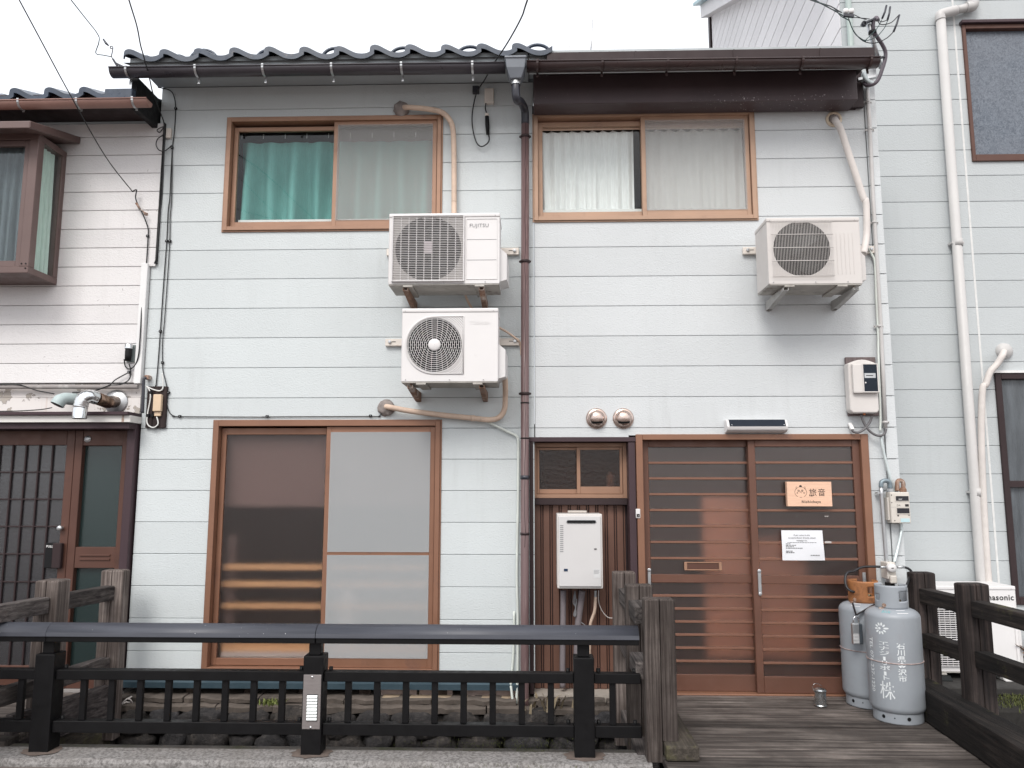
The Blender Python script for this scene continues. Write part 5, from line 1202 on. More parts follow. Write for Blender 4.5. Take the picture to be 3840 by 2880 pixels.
# ================================================================== bank by the right neighbour
bank = MB().box(2.72, 8, -.22, .76, -1.3, -.02).build('soil_bank', basic('dark_bank_soil', (.016, .014, .012), .95, 0, .4, 14, .9, 60), None, bevel=.02); bank['kind'] = 'structure'  # soil set to a near-black tone
MB().box(2.78, 3.9, .12, .70, -.019, .035).build('paving_slab', basic('dark_slab', (.03, .028, .026), .9, 0, .3, 10, .5, 40), None, bevel=.008, label='dark concrete slab under the ground-standing air conditioner', cat='slab')  # slab colour is almost black
gm_ = tuft('moss_patch', (3.45, -.05, -.02), 900, .03, leaf_m, 'low dark moss and weeds on the bank by the right neighbour', .22, 17, None); gm_['kind'] = 'stuff'
dg_ = tuft('dry_bush', (4.05, .45, -.02), 260, .35, basic('dry_brown_stems', (.24, .15, .09), .8, 0, .3, 20), 'brown dry weeds at the right edge behind the ground-standing air conditioner', .09, 19, 'weed')
# ================================================================== ground-standing air conditioner
ac_unit('white ground-standing air conditioner with long louvres behind the right bridge railing', 2.925, 3.655, .095, .725, .36, .29, 'louvre', M['ac_white'], (3.15, .40), .18,
        ('Panasonic', .060, g(3, 3, 1985, 255, .36).x, g(3, 3, 1985, 266, .36).z, M['print'], .0012), group='air conditioner units')
for i, x in enumerate((3.02, 3.50)):
    MB().prism([(.30, .036), (.70, .036), (.66, .068), (.34, .068)], 'x', x, x+.10).build('plastic_foot', M['pvc_white'] if i else M['fan'], None, bevel=.006, label=('right white' if i else 'left shade-darkened') + ' plastic block under the ground-standing air conditioner', cat='foot block')  # left block coloured dark for the shade beneath the unit

# ================================================================== gas cylinders
cylm = basic('grey_cylinder_paint', (.295, .318, .345), .42, 0, .06, 5, .08, 40, dirt=(.26, .24, .25), dirt_amt=.42, dirt_scale=3)
cyl_rust = basic('orange_rusty_collar', (.33, .135, .050), .6, .1, .4, 10, .2, 50, dirt=(.10, .04, .02), dirt_amt=.48, dirt_scale=9)
white_spray = basic('white_stencil_paint', (.72, .75, .76), .6)
def cylinder(label, cx, cy, rad, zc_top, collar_mat, rot, zshift=0):
    t = thing('gas_cylinder', label, 'gas cylinder', (cx, cy, 0), 'gas cylinders by the entrance')
    z1 = zc_top-.145                       # shoulder height
    prof = [(.001, .05)] + [(rad-.05+.05*math.sin(a), .10-.05*math.cos(a)) for a in [k*math.pi/16 for k in range(0, 9)]]
    prof += [(rad, .36)] + [(rad-.085*(1-math.cos(a)), z1-.055+.055*math.sin(a)) for a in [k*math.pi/20 for k in range(0, 11)]] + [(.045, z1+.010), (.001, z1+.012)]
    MB().lathe(prof, (cx, cy, 0), 56).build('body', cylm, t)
    sm = MB(); pts = [(cx+(rad+.0015)*math.cos(2*math.pi*k/48), cy+(rad+.0015)*math.sin(2*math.pi*k/48), .372+.0008*random.uniform(-1, 1)) for k in range(49)]
    sm.tube(pts, .0032, 6).build('weld_seam', basic('rusty_weld', (.40, .31, .29), .7, 0, .35, 40, dirt=(.2, .08, .05), dirt_amt=.45, dirt_scale=14), t)
    def shell_ring(r, za, zb, th, cut, n=72, m=12):
        mb = MB(); idx = {}
        for j in range(m+1):
            for i in range(n):
                a = 2*math.pi*i/n; z = za+(zb-za)*j/m
                for s, rr in ((0, r), (1, r-th)): idx[(i, j, s)] = len(mb.v); mb.v.append((cx+rr*math.cos(a), cy+rr*math.sin(a), z))
        keep = {(i, j) for i in range(n) for j in range(m) if not cut(math.degrees(2*math.pi*(i+.5)/n), (j+.5)/m)}
        for i, j in keep:
            k = (i+1) % n
            mb.f.append((idx[i,j,0], idx[k,j,0], idx[k,j+1,0], idx[i,j+1,0])); mb.f.append((idx[i,j,1], idx[i,j+1,1], idx[k,j+1,1], idx[k,j,1])); mb.sm += [True, True]
            for (di, dj, e) in ((0, -1, ((i,j),(k,j))), (0, 1, ((i,j+1),(k,j+1))), (-1, 0, ((i,j),(i,j+1))), (1, 0, ((k,j),(k,j+1)))):
                if ((i+di) % n, j+dj) not in keep or j+dj < 0 or j+dj >= m:
                    (p0, q0), (p1, q1) = e; mb.f.append((idx[p0,q0,0], idx[p1,q1,0], idx[p1,q1,1], idx[p0,q0,1])); mb.sm.append(False)
        return mb
    ang = lambda d, c, w: abs((d-c+180) % 360-180) < w
    shell_ring(rad-.018, 0, .075, .004, lambda d, h: (h > .82 and (ang(d, rot+30, 9) or ang(d, rot-50, 9) or ang(d, rot+130, 12)))).build('foot_ring', cylm, t)
    fh = MB()
    for dd, rr in ((rot-34, .011), (rot-8, .004), (rot+24, .012)):
        a = math.radians(dd); c = Vector((cx+(rad-.0175)*math.cos(a), cy+(rad-.0175)*math.sin(a), .037)); n_ = Vector((math.cos(a), math.sin(a), 0)); u_ = Vector((-n_.y, n_.x, 0))
        fh.add([c+n_*.001+(u_*math.cos(q_)+Vector((0,0,1))*math.sin(q_))*rr for q_ in [2*math.pi*k/14 for k in range(14)]], [tuple(range(14))])
    fh.build('foot_hole', M['black'], t)
    rc = .098; sidecut = rot+52; back = rot+180
    shell_ring(rc, z1-.002, zc_top, .0035, lambda d, h: (ang(d, sidecut, 25) and .30 < h < .74) or (ang(d, back, 32) and h > .35) or (ang(d, rot-60, 12) and .35 < h < .62)).build('collar', collar_mat, t)
    v = MB().lathe([(.001, 0), (.016, 0), (.016, .05), (.011, .055), (.011, .08), (.02, .082), (.02, .1), (.001, .101)], (cx, cy, z1+.006), 14)
    a = math.radians(sidecut); v.tube([(cx, cy, z1+.045), (cx+.065*math.cos(a), cy+.065*math.sin(a), z1+.045)], .012, 10)
    v.build('valve', basic('dark_brass', (.22, .17, .11), .4, .8), t)
    b = math.radians(rot-28); MB().lathe([(.001, -.014), (.012, -.012), (.013, 0)], (cx+rc*math.cos(b)+.0, cy+rc*math.sin(b), z1+.02), 8, 'y', False).box(cx+rc*math.cos(b)-.03, cx+rc*math.cos(b)+.025, cy+rc*math.sin(b)-.002, cy+rc*math.sin(b)+.006, z1-.004, z1+.008).build('collar_bolt', M['rust'], t)
    return t, z1
C1, C2, CR = (2.330, -.525), (2.290, -.187), .166
camdir = lambda c: math.degrees(math.atan2(-DIST-c[1], -c[0]))
t1, zs1 = cylinder('front grey gas cylinder with white Japanese stencilling', C1[0], C1[1], CR, .842, cylm, camdir(C1))
t2, zs2 = cylinder('rear grey gas cylinder with an orange rusty collar, padlock strap round it', C2[0], C2[1], CR, .828, cyl_rust, camdir(C2)-8)
def on_cyl(C, base_deg, z0, off=.0007):
    b = math.radians(base_deg)
    return lambda v: (C[0]+(CR+off)*math.cos(b+v.x/CR), C[1]+(CR+off)*math.sin(b+v.x/CR), z0+v.y)
def stencil(t, C, body, deg, z0, size, sx=1.0, sy=1.0, rot90=False, bold=.0006, align='CENTER'):
    vs, fs = text_pts(body, size, align, 1.0, bold); fn_ = on_cyl(C, deg, z0); mb = MB()
    mb.add([fn_(Vector((v.y*sy, -v.x*sx, 0)) if rot90 else Vector((v.x*sx, v.y*sy, 0))) for v in vs], fs); return mb
c0 = camdir(C1); mb = MB()
zc_ = .478
for ch in 'エナジーサポート':
    if ch == 'ー': b_ = stencil(t1, C1, '|', c0-21, zc_+.003, .030, 3.6, .8, bold=.001)
    else: b_ = stencil(t1, C1, ch, c0-21, zc_, .0365, 1.9, .86, bold=.0003)
    MB().add(b_.v, b_.f).build('stencil_character', white_spray, t1); zc_ -= .0302
b_ = stencil(t1, C1, '株', c0-19, .160, .115, .82, 1.0, bold=.0003); MB().add(b_.v, b_.f).build('stencil_character', white_spray, t1)
zc_ = .466
for ch in '石川県金沢市': b_ = stencil(t1, C1, ch, c0+13.5, zc_, .043, 1.2, .92, bold=.0005); MB().add(b_.v, b_.f).build('stencil_character', white_spray, t1); zc_ -= .0395
b_ = stencil(t1, C1, 'TEL 076-237-1220', c0-57, .515, .040, 1.12, 1.0, True, .0004, 'LEFT'); MB().add(b_.v, b_.f).build('stencil_number', white_spray, t1)
fn_ = on_cyl(C1, c0-25.5, .580)
for k in range(10):                        # flower emblem: petals round an off-centre eye
    a = math.radians(36*k+5); r0, r1 = .017, (.050 if k == 0 else .038); ps = []
    for q_ in range(12):
        b_ = 2*math.pi*q_/12; l = (r0+r1)/2+(r1-r0)/2*math.cos(b_); w_ = .0056*math.sin(b_); ps.append(fn_(Vector((l*math.cos(a)-w_*math.sin(a), l*math.sin(a)+w_*math.cos(a), 0))))
    mb.add(ps, [tuple(range(12))])
mb.add([fn_(Vector((-.007+.008*math.cos(2*math.pi*k/12), .008*math.sin(2*math.pi*k/12), 0))) for k in range(12)], [tuple(range(12))])
mb.build('stencil_flower', white_spray, t1)
mb = MB(); b_ = stencil(t2, C2, 'TEL 076-237-1220', camdir(C2)+4, .60, .040, 1.1, 1.0, True, .0004, 'LEFT'); mb.add(b_.v, b_.f); mb.build('stencil_number', white_spray, t2)
def decal(t, C, dz0, dz1, a0, a1, mat, rad_fn, name):
    n = 6; vs = []
    for i in range(n+1):
        for z, r_ in ((dz0, rad_fn(dz0)), (dz1, rad_fn(dz1))):
            a = math.radians(a0+(a1-a0)*i/n); vs.append((C[0]+r_*math.cos(a), C[1]+r_*math.sin(a), z))
    MB().add(vs, [(2*i, 2*i+2, 2*i+3, 2*i+1) for i in range(n)]).build(name, mat, t)
def shoulder(z1): return lambda z: CR-.085*(1-math.sqrt(max(0, 1-((z-z1+.055)/.055)**2)))+.0015
decal(t1, C1, zs1-.02, zs1-.004, c0+12, c0+40, M['white_paint'], shoulder(zs1), 'label_sticker'); decal(t2, C2, zs2-.018, zs2-.003, c0-32, c0-8, M['white_paint'], shoulder(zs2), 'label_sticker')
tx = MB(); fsh = shoulder(zs1)
for k, (dx, h) in enumerate(((-24, .012), (-21, .009), (-17, .013), (-13, .008), (-9, .012), (-6, .01))):
    a = math.radians(c0+dx); z0_ = zs1-.020; tx.tube([(C1[0]+fsh(z0_)*math.cos(a), C1[1]+fsh(z0_)*math.sin(a), z0_), (C1[0]+fsh(z0_+h)*math.cos(a+.03), C1[1]+fsh(z0_+h)*math.sin(a+.03), z0_+h)], .0012, 4)
tx.build('marker_scrawl', basic('cyan_marker', (.05, .50, .52), .5), t1)

# strap and padlock on the rear cylinder
pk = thing('padlock', 'silver key-safe padlock hanging on a black strap from the rear gas cylinder', 'padlock', (2.2, -.36, .42))
yS = C2[1]-CR-.012
s0_, s1_, s2_ = g(3, 3, 790, 290, yS+.05), g(3, 3, 820, 390, yS), g(3, 3, 975, 300, yS+.03)
for a_, b_ in ((s0_, s1_), (s1_, s2_)): MB().beam(a_, b_, .004, .022, up=(0, 1, 0)).build('strap', M['cable'], pk)
kx = g(3, 3, 817, 540, yS); zt_, zb_ = g(3, 3, 817, 455, yS).z, g(3, 3, 817, 628, yS).z
MB().tube(smooth_path([(kx.x-.018, yS-.014, zt_-.005), (kx.x-.018, yS-.014, zt_+.02), (kx.x-.012, yS-.014, zt_+.036), (kx.x, yS-.014, zt_+.042), (kx.x+.012, yS-.014, zt_+.036), (kx.x+.018, yS-.014, zt_+.02), (kx.x+.018, yS-.014, zt_-.005)], 4), .0042, 8).build('shackle', chrome, pk)
MB().box(kx.x-.033, kx.x+.012, yS-.034, yS-.004, zb_, zt_).build('lock_body', M['galv'], pk, bevel=.004); MB().box(kx.x+.0125, kx.x+.034, yS-.032, yS-.004, zb_+.002, zt_-.002).build('lock_side', basic('slate_plastic', (.05, .06, .07), .4), pk, bevel=.004)
for k in range(7): MB().box(kx.x-.030, kx.x+.006, yS-.0352, yS-.0342, zb_+.012+k*.009, zb_+.0155+k*.009).build('lock_rib', M['white_paint'], pk)

# ================================================================== gas regulator, meters, conduits
mg = basic('warm_grey_enamel', (.60, .56, .51), .5, 0, .05, 5, dirt=(.42, .36, .31), dirt_amt=.4, dirt_scale=7)
gy = -.10
gm = thing('gas_meter', 'beige gas meter on the house corner above the cylinders', 'meter', g(3, 2, 1185, 1250, -.05))
a, b = g(3, 2, 1100, 985, gy), g(3, 2, 1278, 1245, gy)
MB().box(a.x, b.x, gy, -.025, b.z, a.z).build('case', mg, gm, bevel=.01, seg=3)
MB().box(a.x-.012, a.x-.0005, gy+.02, -.03, b.z+.02, a.z-.04).build('case_flange', mg, gm, bevel=.003)
for (x0, y0, x1, y1) in ((1145, 1018, 1255, 1058), (1155, 1118, 1262, 1162)):
    p0, p1 = g(3, 2, x0, y0, gy), g(3, 2, x1, y1, gy); MB().box(p0.x, p1.x, gy-.002, gy-.0004, p1.z, p0.z).build('display', basic('dark_display', (.02, .02, .025), .2), gm); MB().ring(p0.x-.004, p1.x+.004, p1.z-.004, p0.z+.004, gy-.004, gy-.0004, .004, .004, .004, .004).build('display_frame', mg, gm)
tx = MB(); p0 = g(3, 2, 1185, 1052, gy); put_text(tx, '1667', .014, (p0.x, gy-.0026, p0.z+.002)); tx.build('counter_digits', M['white_paint'], gm)
tx = MB(); p0 = g(3, 2, 1172, 1103, gy); put_text(tx, 'DA', .019, (p0.x, gy-.0006, p0.z)); tx.build('lettering', M['print'], gm)
p0, p1 = g(3, 2, 1225, 1085, gy), g(3, 2, 1256, 1105, gy); MB().box(p0.x, p1.x, gy-.0015, gy-.0004, p1.z, p0.z).build('badge', M['print'], gm)
p0, p1 = g(3, 2, 1188, 1203, gy), g(3, 2, 1265, 1235, gy); MB().box(p0.x, p1.x, gy-.0012, gy-.0004, p1.z, p0.z).build('label_sticker', basic('pale_blue_label', (.45, .62, .65), .5), gm)
for x_, y_, r_ in ((1168, 1180, .006), (1258, 1178, .004), (1112, 1010, .004), (1115, 1072, .004), (1140, 1222, .004)): MB().lathe([(.001, -.001), (r_, -.001), (r_, -.0003)], g(3, 2, x_, y_, gy), 10, 'y').build('screw', M['print'], gm)
MB().box(a.x, b.x, gy-.0008, gy-.0003, g(3, 2, 1180, 1110, gy).z-.0006, g(3, 2, 1180, 1110, gy).z+.0006).build('case_joint', M['letter_grey'], gm)
gyp = -.06
gp = thing('gas_pipe', 'galvanised gas pipe with elbow rising beside the door to the gas meter', 'pipe', (2.53, -.05, .1))
pg = [g(3, 3, 1085, 60, gyp), g(3, 2, 1065, 1500, gyp), g(3, 2, 1030, 1000, gyp), g(3, 2, 1026, 935, gyp)]
MB().tube([Vector((pg[0].x, gyp, .12))] + pg, .0135, 12).build('riser', M['galv'], gp)
MB().tube(smooth_path([g(3, 2, 1026, 945, gyp), g(3, 2, 1030, 905, gyp), g(3, 2, 1060, 890, gyp), g(3, 2, 1095, 905, gyp), g(3, 2, 1102, 955, gyp)], 5), .016, 12).build('elbow', basic('blue_grey_fitting', (.22, .27, .30), .45, .5), gp)
MB().lathe([(.02, 0), (.024, .002), (.024, .024), (.02, .026)], g(3, 2, 1102, 985, gyp), 6, 'z', False).build('union_nut', M['galv'], gp)
MB().tube(smooth_path([g(3, 2, 1160, 975, gyp), g(3, 2, 1160, 905, gyp), g(3, 2, 1180, 888, gyp), g(3, 2, 1208, 905, gyp), g(3, 2, 1210, 960, gyp)], 5), .015, 12).build('rusty_elbow', M['rust'], gp)
MB().lathe([(.02, 0), (.026, .002), (.026, .02), (.018, .034)], g(3, 2, 1210, 985, gyp), 6, 'z', False).build('rusty_nut', M['rust'], gp)
P = g(3, 2, 1030, 988, gyp); MB().box(P.x-.03, P.x+.03, gyp-.004, -.0165, P.z-.008, P.z+.002).build('pipe_clip', M['galv'], gp)
rg = thing('gas_regulator', 'white gas regulator with black hoses between the wall and the cylinders', 'regulator', g(3, 3, 1120, 160, -.1))
ry = -.13
a, b = g(3, 2, 1075, 1568, ry), g(3, 3, 1155, 95, ry)
MB().box(a.x, b.x, ry, -.02, b.z, a.z).build('plate', mg, rg, bevel=.005); pc = g(3, 2, 1103, 1612, ry)
MB().lathe([(.001, -.035), (.026, -.034), (.03, -.028), (.03, -.0005)], pc, 24, 'y').build('dial', M['ac_white'], rg)
MB().box(pc.x-.008, pc.x+.008, ry-.0365, ry-.0352, pc.z-.003, pc.z+.003).build('dial_slot', M['print'], rg)
p0, p1 = g(3, 3, 1090, 60, ry), g(3, 3, 1150, 150, ry); MB().box(p0.x, p1.x, ry-.03, ry-.0005, p1.z+.02, p0.z).build('valve_block', mg, rg, bevel=.006)
MB().box(p0.x+.01, p1.x-.01, ry-.012, -.03, p1.z-.012, p1.z+.018).build('black_socket', M['black'], rg, bevel=.004)
for px, mt in ((1045, M['galv']), (1190, M['galv'])):
    P = g(3, 2, px, 1608, ry); MB().tube([P+Vector((-.025, 0, 0)), P+Vector((.025, 0, 0))], .009, 10).build('hose_ferrule', mt, rg)
zv = zs1+.05
MB().tube(smooth_path([g(3,2,1020,1605,ry), g(3,2,960,1603,ry), g(3,2,870,1608,ry), g(3,2,800,1640,ry-.02), g(3,3,745,40,ry-.05), g(3,3,728,100,ry-.07), g(3,3,745,165,ry-.09), g(3,3,790,195,-.24), g(3,3,835,195,-.22)], 6), .0085, 10).build('hose', M['cable'], rg)
MB().tube(smooth_path([g(3,2,1205,1606,ry), g(3,2,1250,1618,ry), g(3,2,1278,1645,ry), g(3,3,1270,60,ry-.08), g(3,3,1240,140,ry-.2), g(3,3,1215,215,-.42), g(3,3,1180,250,-.45), g(3,3,1140,255,-.47)], 6), .0085, 10).build('hose', M['cable'], rg)
pipe('steel_wire_hose', 'pale ribbed hose running down the corner behind the gas meter', 'hose', [g(3,2,1025,500,-.035), g(3,2,1035,600,-.035), g(3,2,1070,750,-.035), g(3,2,1105,880,-.035), g(3,2,1135,980,-.03), g(3,2,1190,1250,-.02), g(3,2,1190,1330,-.035), g(3,2,1165,1450,-.05), g(3,2,1135,1570,-.08)], .0105, basic('pale_steel_braid', (.60, .66, .66), .35, .4))
# electricity meter
em = thing('electricity_meter', 'white electricity meter on a weathered board right above the door', 'meter', g(3, 2, 870, 350, -.06))
a, b = g(3, 1, 715, 1415, -.02), g(3, 2, 1008, 352, -.02)
MB().box(a.x+.012, b.x, -.024, -.0005, b.z, a.z).build('board', wood('meter_board_wood', (.13, .10, .10), (.25, .205, .20), 'z'), em, bevel=.003)
y0_, y1_ = -.135, -.0245
a, b = g(3, 1, 762, 1428, y0_), g(3, 2, 1030, 325, y0_); W_ = b.x-a.x; H_ = a.z-b.z
n = 14; prof = [(a.x+.0, b.z+.02), (a.x+.02, b.z), (b.x-.015, b.z), (b.x, b.z+.02), (b.x, a.z-.03)] + [(b.x-W_*k/8, a.z-.03+.03*math.sin(math.pi*k/8)) for k in range(1, 8)] + [(a.x, a.z-.03)]
MB().prism(prof, 'y', y0_+.03, y1_).build('case', M['ac_ivory'], em, bevel=.012, seg=3)
up = [(x, z) for x, z in prof if z > b.z+.01]
zb_ = b.z+H_*.36
MB().box(a.x+W_*.10, b.x-.004, y0_, y0_+.0295, zb_, a.z-.035).build('hood', M['ac_ivory'], em, bevel=.010, seg=2)
w0, w1 = g(3, 1, 875, 1475, y0_), g(3, 2, 1002, 150, y0_)
MB().box(w0.x, w1.x, y0_-.0015, y0_-.0004, w1.z, w0.z).build('meter_glass', basic('dark_blue_glass', (.012, .018, .028), .3, spec=.2), em); MB().ring(w0.x-.008, w1.x+.008, w1.z-.008, w0.z+.008, y0_-.004, y0_-.0003, .008, .008, .008, .008).build('glass_frame', M['ac_ivory'], em, bevel=.001)
c_ = (w0+w1)/2; MB().box(w0.x+.006, w1.x-.012, y0_-.0025, y0_-.0016, c_.z+.0, c_.z+.035).build('register', M['galv'], em); MB().box(w0.x+.018, w1.x-.03, y0_-.0032, y0_-.0026, c_.z+.014, c_.z+.02).build('register_window', M['print'], em)
MB().lathe([(.001, -.002), (.006, -.002), (.006, -.0016)], (w0.x+.012, y0_, c_.z-.035), 10, 'y').build('register_screw', M['ac_white'], em)
MB().lathe([(.001, -.012), (.009, -.012), (.009, .0)], (a.x+W_*.52, -.08, b.z-.0005), 10).build('seal', basic('orange_seal', (.5, .16, .05), .5), em)
for pts in ([(860, 345), (880, 400), (915, 460), (960, 500), (1010, 518), (1055, 500), (1066, 460)], [(950, 360), (930, 410), (890, 460), (840, 490), (800, 485), (785, 465)]):
    MB().tube(smooth_path([g(3, 2, x, y, -.055 if i else -.06) for i, (x, y) in enumerate(pts)], 5), .0095, 10).build('cable', basic('mid_grey_cable', (.13, .125, .13), .5), em)
p0 = g(3, 2, 775, 440, -.03); MB().beam(g(3, 2, 765, 415, -.012), g(3, 2, 790, 468, -.055), .026, .020, up=(0, 1, 0)).build('cable_sleeve', M['white_paint'], em, bevel=.003)
# white conduit on the corner
cd = thing('conduit', 'white plastic conduit running down the right corner of the house', 'conduit', (2.6, -.05, 1.9)); cy = -.034
pts = [g(3,0,912,735,cy), g(3,0,930,1000,cy), g(3,0,960,1640,cy), g(3,1,985,500,cy), g(3,1,1020,1100,cy), g(3,1,1040,1500,cy), g(3,2,1062,455,cy)]
MB().tube(pts, .0145, 14).build('tube', M['pvc_white'], cd)
for c_, r_, x_, y_ in ((3,0,915,842), (3,0,935,1072), (3,1,970,295), (3,1,1012,1157), (3,2,1060,405)):
    P = g(c_, r_, x_, y_, cy); MB().lathe([(.0145, -.008), (.0168, -.008), (.0168, .008), (.0145, .008)], P, 14).box(P.x-.036, P.x+.036, -.0225, -.0165, P.z-.007, P.z+.007).build('saddle_clip', M['pvc_white'], cd)
    for s in (-.03, .03): MB().lathe([(.001, -.001), (.0035, -.001), (.0035, -.0002)], (P.x+s, -.0225, P.z), 8, 'y').build('clip_hole', M['black'], cd)

# ================================================================== service mast at the right eave
sm_ = thing('service_mast', 'galvanised service mast with taped cable tails at the right end of the eave', 'service mast', g(3, 0, 950, 700, -.2))
U = lambda x, y, Y: at(3180+x*.2291, y*.2291, Y)
MB().tube([U(540, 1110, -.12), U(430, 760, -.22), U(330, 390, -.30)], .017, 12).build('mast', M['galv'], sm_)
MB().tube(smooth_path([U(330, 1420, -.03), U(250, 1330, -.08), U(260, 1200, -.10), U(300, 1300, -.13), U(380, 1360, -.15), U(430, 1370, -.16)], 6), .016, 10).build('goose_neck', basic('pale_grey_conduit', (.45, .50, .52), .5), sm_)
MB().tube(smooth_path([U(240, 1320, -.05), U(300, 1390, -.12), U(420, 1375, -.16), U(500, 1290, -.17), U(560, 1130, -.18), U(605, 980, -.19), U(612, 850, -.20), U(560, 730, -.22), U(480, 610, -.26), U(420, 500, -.29), U(415, 360, -.31), U(460, 290, -.32), U(490, 330, -.33)], 6), .0145, 10).build('flexible_tube', basic('purple_grey_tube', (.12, .10, .12), .5), sm_)
MB().lathe([(.024, -.012), (.029, -.010), (.029, .012), (.024, .014)], U(400, 535, -.28), 16).build('strap', M['black'], sm_)
MB().beam(U(225, 400, -.34), U(470, 300, -.31), .012, .03, up=(0, 1, 0)).build('head_bracket', M['gut_grey'], sm_)
MB().lathe([(.012, -.012), (.02, -.012), (.02, .012), (.012, .012), (.012, -.012)], U(262, 390, -.345), 14, 'y').build('eye_ring', M['gut_grey'], sm_)
MB().obox(U(385, 1180, -.10), (.034, 0, 0), (0, .003, 0), (0, 0, .045)).build('mast_plate', M['galv'], sm_); MB().beam(U(160, 1310, -.09), U(480, 1250, -.11), .02, .035, up=(0, 1, 0)).build('wall_clamp', M['galv'], sm_)
MB().beam(U(520, 950, -.2), U(600, 930, -.2), .012, .02, up=(0, 1, 0)).build('side_bracket', M['gut_grey'], sm_)
for (a_, b_) in (((630, 90), (560, 300)), ((690, 110), (645, 330)), ((840, 245), (745, 520))):
    A, B = U(*a_, -.36), U(*b_, -.36); MB().tube([A, (A+B)/2+Vector((.004, 0, 0)), B], .0075, 8).build('taped_joint', M['gut_grey'], sm_)
for pts, mt, rr in (([(490, 330), (520, 390), (600, 400), (720, 360), (830, 250)], M['cable'], .0035), ([(490, 320), (540, 355), (600, 345), (650, 320)], M['cable'], .003),
                    ([(555, 320), (470, 470), (290, 655)], M['cable_teal'], .003), ([(645, 340), (600, 450), (480, 590), (330, 660), (240, 650)], M['cable_teal'], .003), ([(745, 520), (640, 620), (500, 690), (380, 705), (250, 670), (130, 560), (50, 420), (5, 280)], M['cable'], .0035)):
    MB().tube(smooth_path([U(x, y, -.37) for x, y in pts], 6), rr, 7).build('tail_cable', mt, sm_)
si = thing('drop_wire', 'twisted black service wires with two white insulators reaching the service mast', 'wire', g(3, 0, 740, 130, -.45))
Iy = -.46; ins = g(3, 0, 745, 105, Iy)
for px in (733, 780): P = g(3, 0, px, 98, Iy); MB().lathe([(.001, .022), (.016, .02), (.021, .008), (.019, -.006), (.014, -.014), (.001, -.015)], P, 16).build('insulator', M['white_paint'], si)
MB().beam(g(3, 0, 715, 125, Iy), g(3, 0, 800, 135, Iy), .02, .02).build('insulator_yoke', M['gut_grey'], si)
far = Vector((-2.6, -9.5, 8.2)); e0 = g(3, 0, 700, 110, Iy); e9 = g(3, 0, 470, 0, -.9); ext = e9+(e9-e0)*14
for k, (o1, mt) in enumerate(((Vector((0, 0, .0)), M['cable']), (Vector((.01, 0, -.014)), M['cable_teal']), (Vector((-.008, 0, .012)), M['cable']))):
    P = [e0+o1*.8 + (ext-e0)*(i/40) + Vector((0, .006*math.sin(i*1.9+k*2), .006*math.cos(i*1.9+k*2))) for i in range(41)]
    MB().tube(P, .0038, 6).build('wire', mt, si)
MB().tube(smooth_path([g(3,0,800,120,Iy), g(3,0,860,150,-.40), U(300, 320, -.34)], 4), .003, 6).tube(smooth_path([g(3,0,790,145,Iy), g(3,0,850,148,-.4), U(350, 310, -.33)], 4), .003, 6).build('tie_wire', M['cable'], si)
MB().tube(smooth_path([g(3,0,640,65,Iy-.03), g(3,0,690,130,Iy), g(3,0,760,170,-.44), g(3,0,780,220,-.42), g(3,0,820,290,-.40), g(3,0,900,345,-.38)], 5), .0038, 6).build('drip_loop', M['cable_teal'], si)
# ================================================================== wires and cables on the left
def wire(name, label, pts, r, mat, cat='wire', clips=(), n=6, extend=0, group=None):
    P = [Vector(p) for p in pts]
    if extend: P = [P[0]+(P[0]-P[1])*extend] + P
    t = thing(name, label, cat, P[-1], group)
    MB().tube(smooth_path(P, n), r, 7).build('conductor', mat, t)
    for c in clips:
        MB().box(c.x-.0105, c.x+.0105, c.y-.008, c.y+.007, c.z-.0095, c.z+.0095).build('cable_clip', M['black'], t, bevel=.002)
        MB().lathe([(.001, -.0095), (.003, -.0092), (.0035, -.008)], c, 8, 'y').build('clip_nail', M['galv'], t)
    return t
G = g
wire('drop_wire', 'black wire slanting down to the hook on the pinkish wall', [G(0,0,160,0,-1.7), G(0,0,560,745,-.95), G(0,0,870,1290,-.35), G(0,0,1100,1590,-.07)], .0038, M['cable'], extend=4)
h_ = wire('wall_cable', 'black cable from the wall hook down the pinkish wall to the small meter socket', [G(0,0,1100,1590,-.07), G(0,0,1132,1575,-.07), G(0,1,1125,90,-.06), G(0,1,1145,150,-.05), G(0,1,1190,240,-.045), G(0,1,1228,345,-.035), G(0,1,1228,420,-.032), G(0,1,1210,700,-.032), G(0,1,1183,900,-.032), G(0,1,1165,1200,-.05), G(0,1,1150,1390,-.05), G(0,1,1120,1480,-.04), G(0,1,1075,1512,-.035), G(0,1,1040,1490,-.035), G(0,1,1030,1430,-.05)], .0048, M['cable'], 'cable', [G(0,1,1225,410,-.03)])
MB().tube([G(0,1,1130,135,-.055), G(0,1,1160,185,-.05)], .009, 8).tube(smooth_path([G(0,1,1165,190,-.05), G(0,1,1200,215,-.03), G(0,1,1225,225,-.02)], 4), .006, 6).tube(smooth_path([G(0,1,1190,205,-.05), G(0,1,1205,235,-.06), G(0,1,1228,235,-.045)], 4), .004, 6).build('wall_hook', M['rust'], h_)
ms = thing('meter_socket', 'small dark meter socket with galvanised cap on the pinkish wall', 'socket', G(0,1,1070,1460,-.05))
a, b = G(0,1,1035,1312,-.03), G(0,1,1112,1455,-.03)
MB().box(a.x+.02, b.x, -.03, LY-.0005, b.z, a.z).build('back_plate', basic('grey_green_plate', (.17, .20, .20), .5), ms, bevel=.002); xm_ = G(0,1,1062,1400,-.06).x
MB().lathe([(.001, .0), (.022, .0), (.024, .04), (.024, .09), (.02, .1)], (xm_, -.058, b.z+.005), 18).build('socket_body', M['black'], ms)
MB().lathe([(.028, 0), (.0285, .03), (.022, .038), (.001, .04)], (xm_, -.058, a.z-.035), 18).build('cap', chrome, ms)
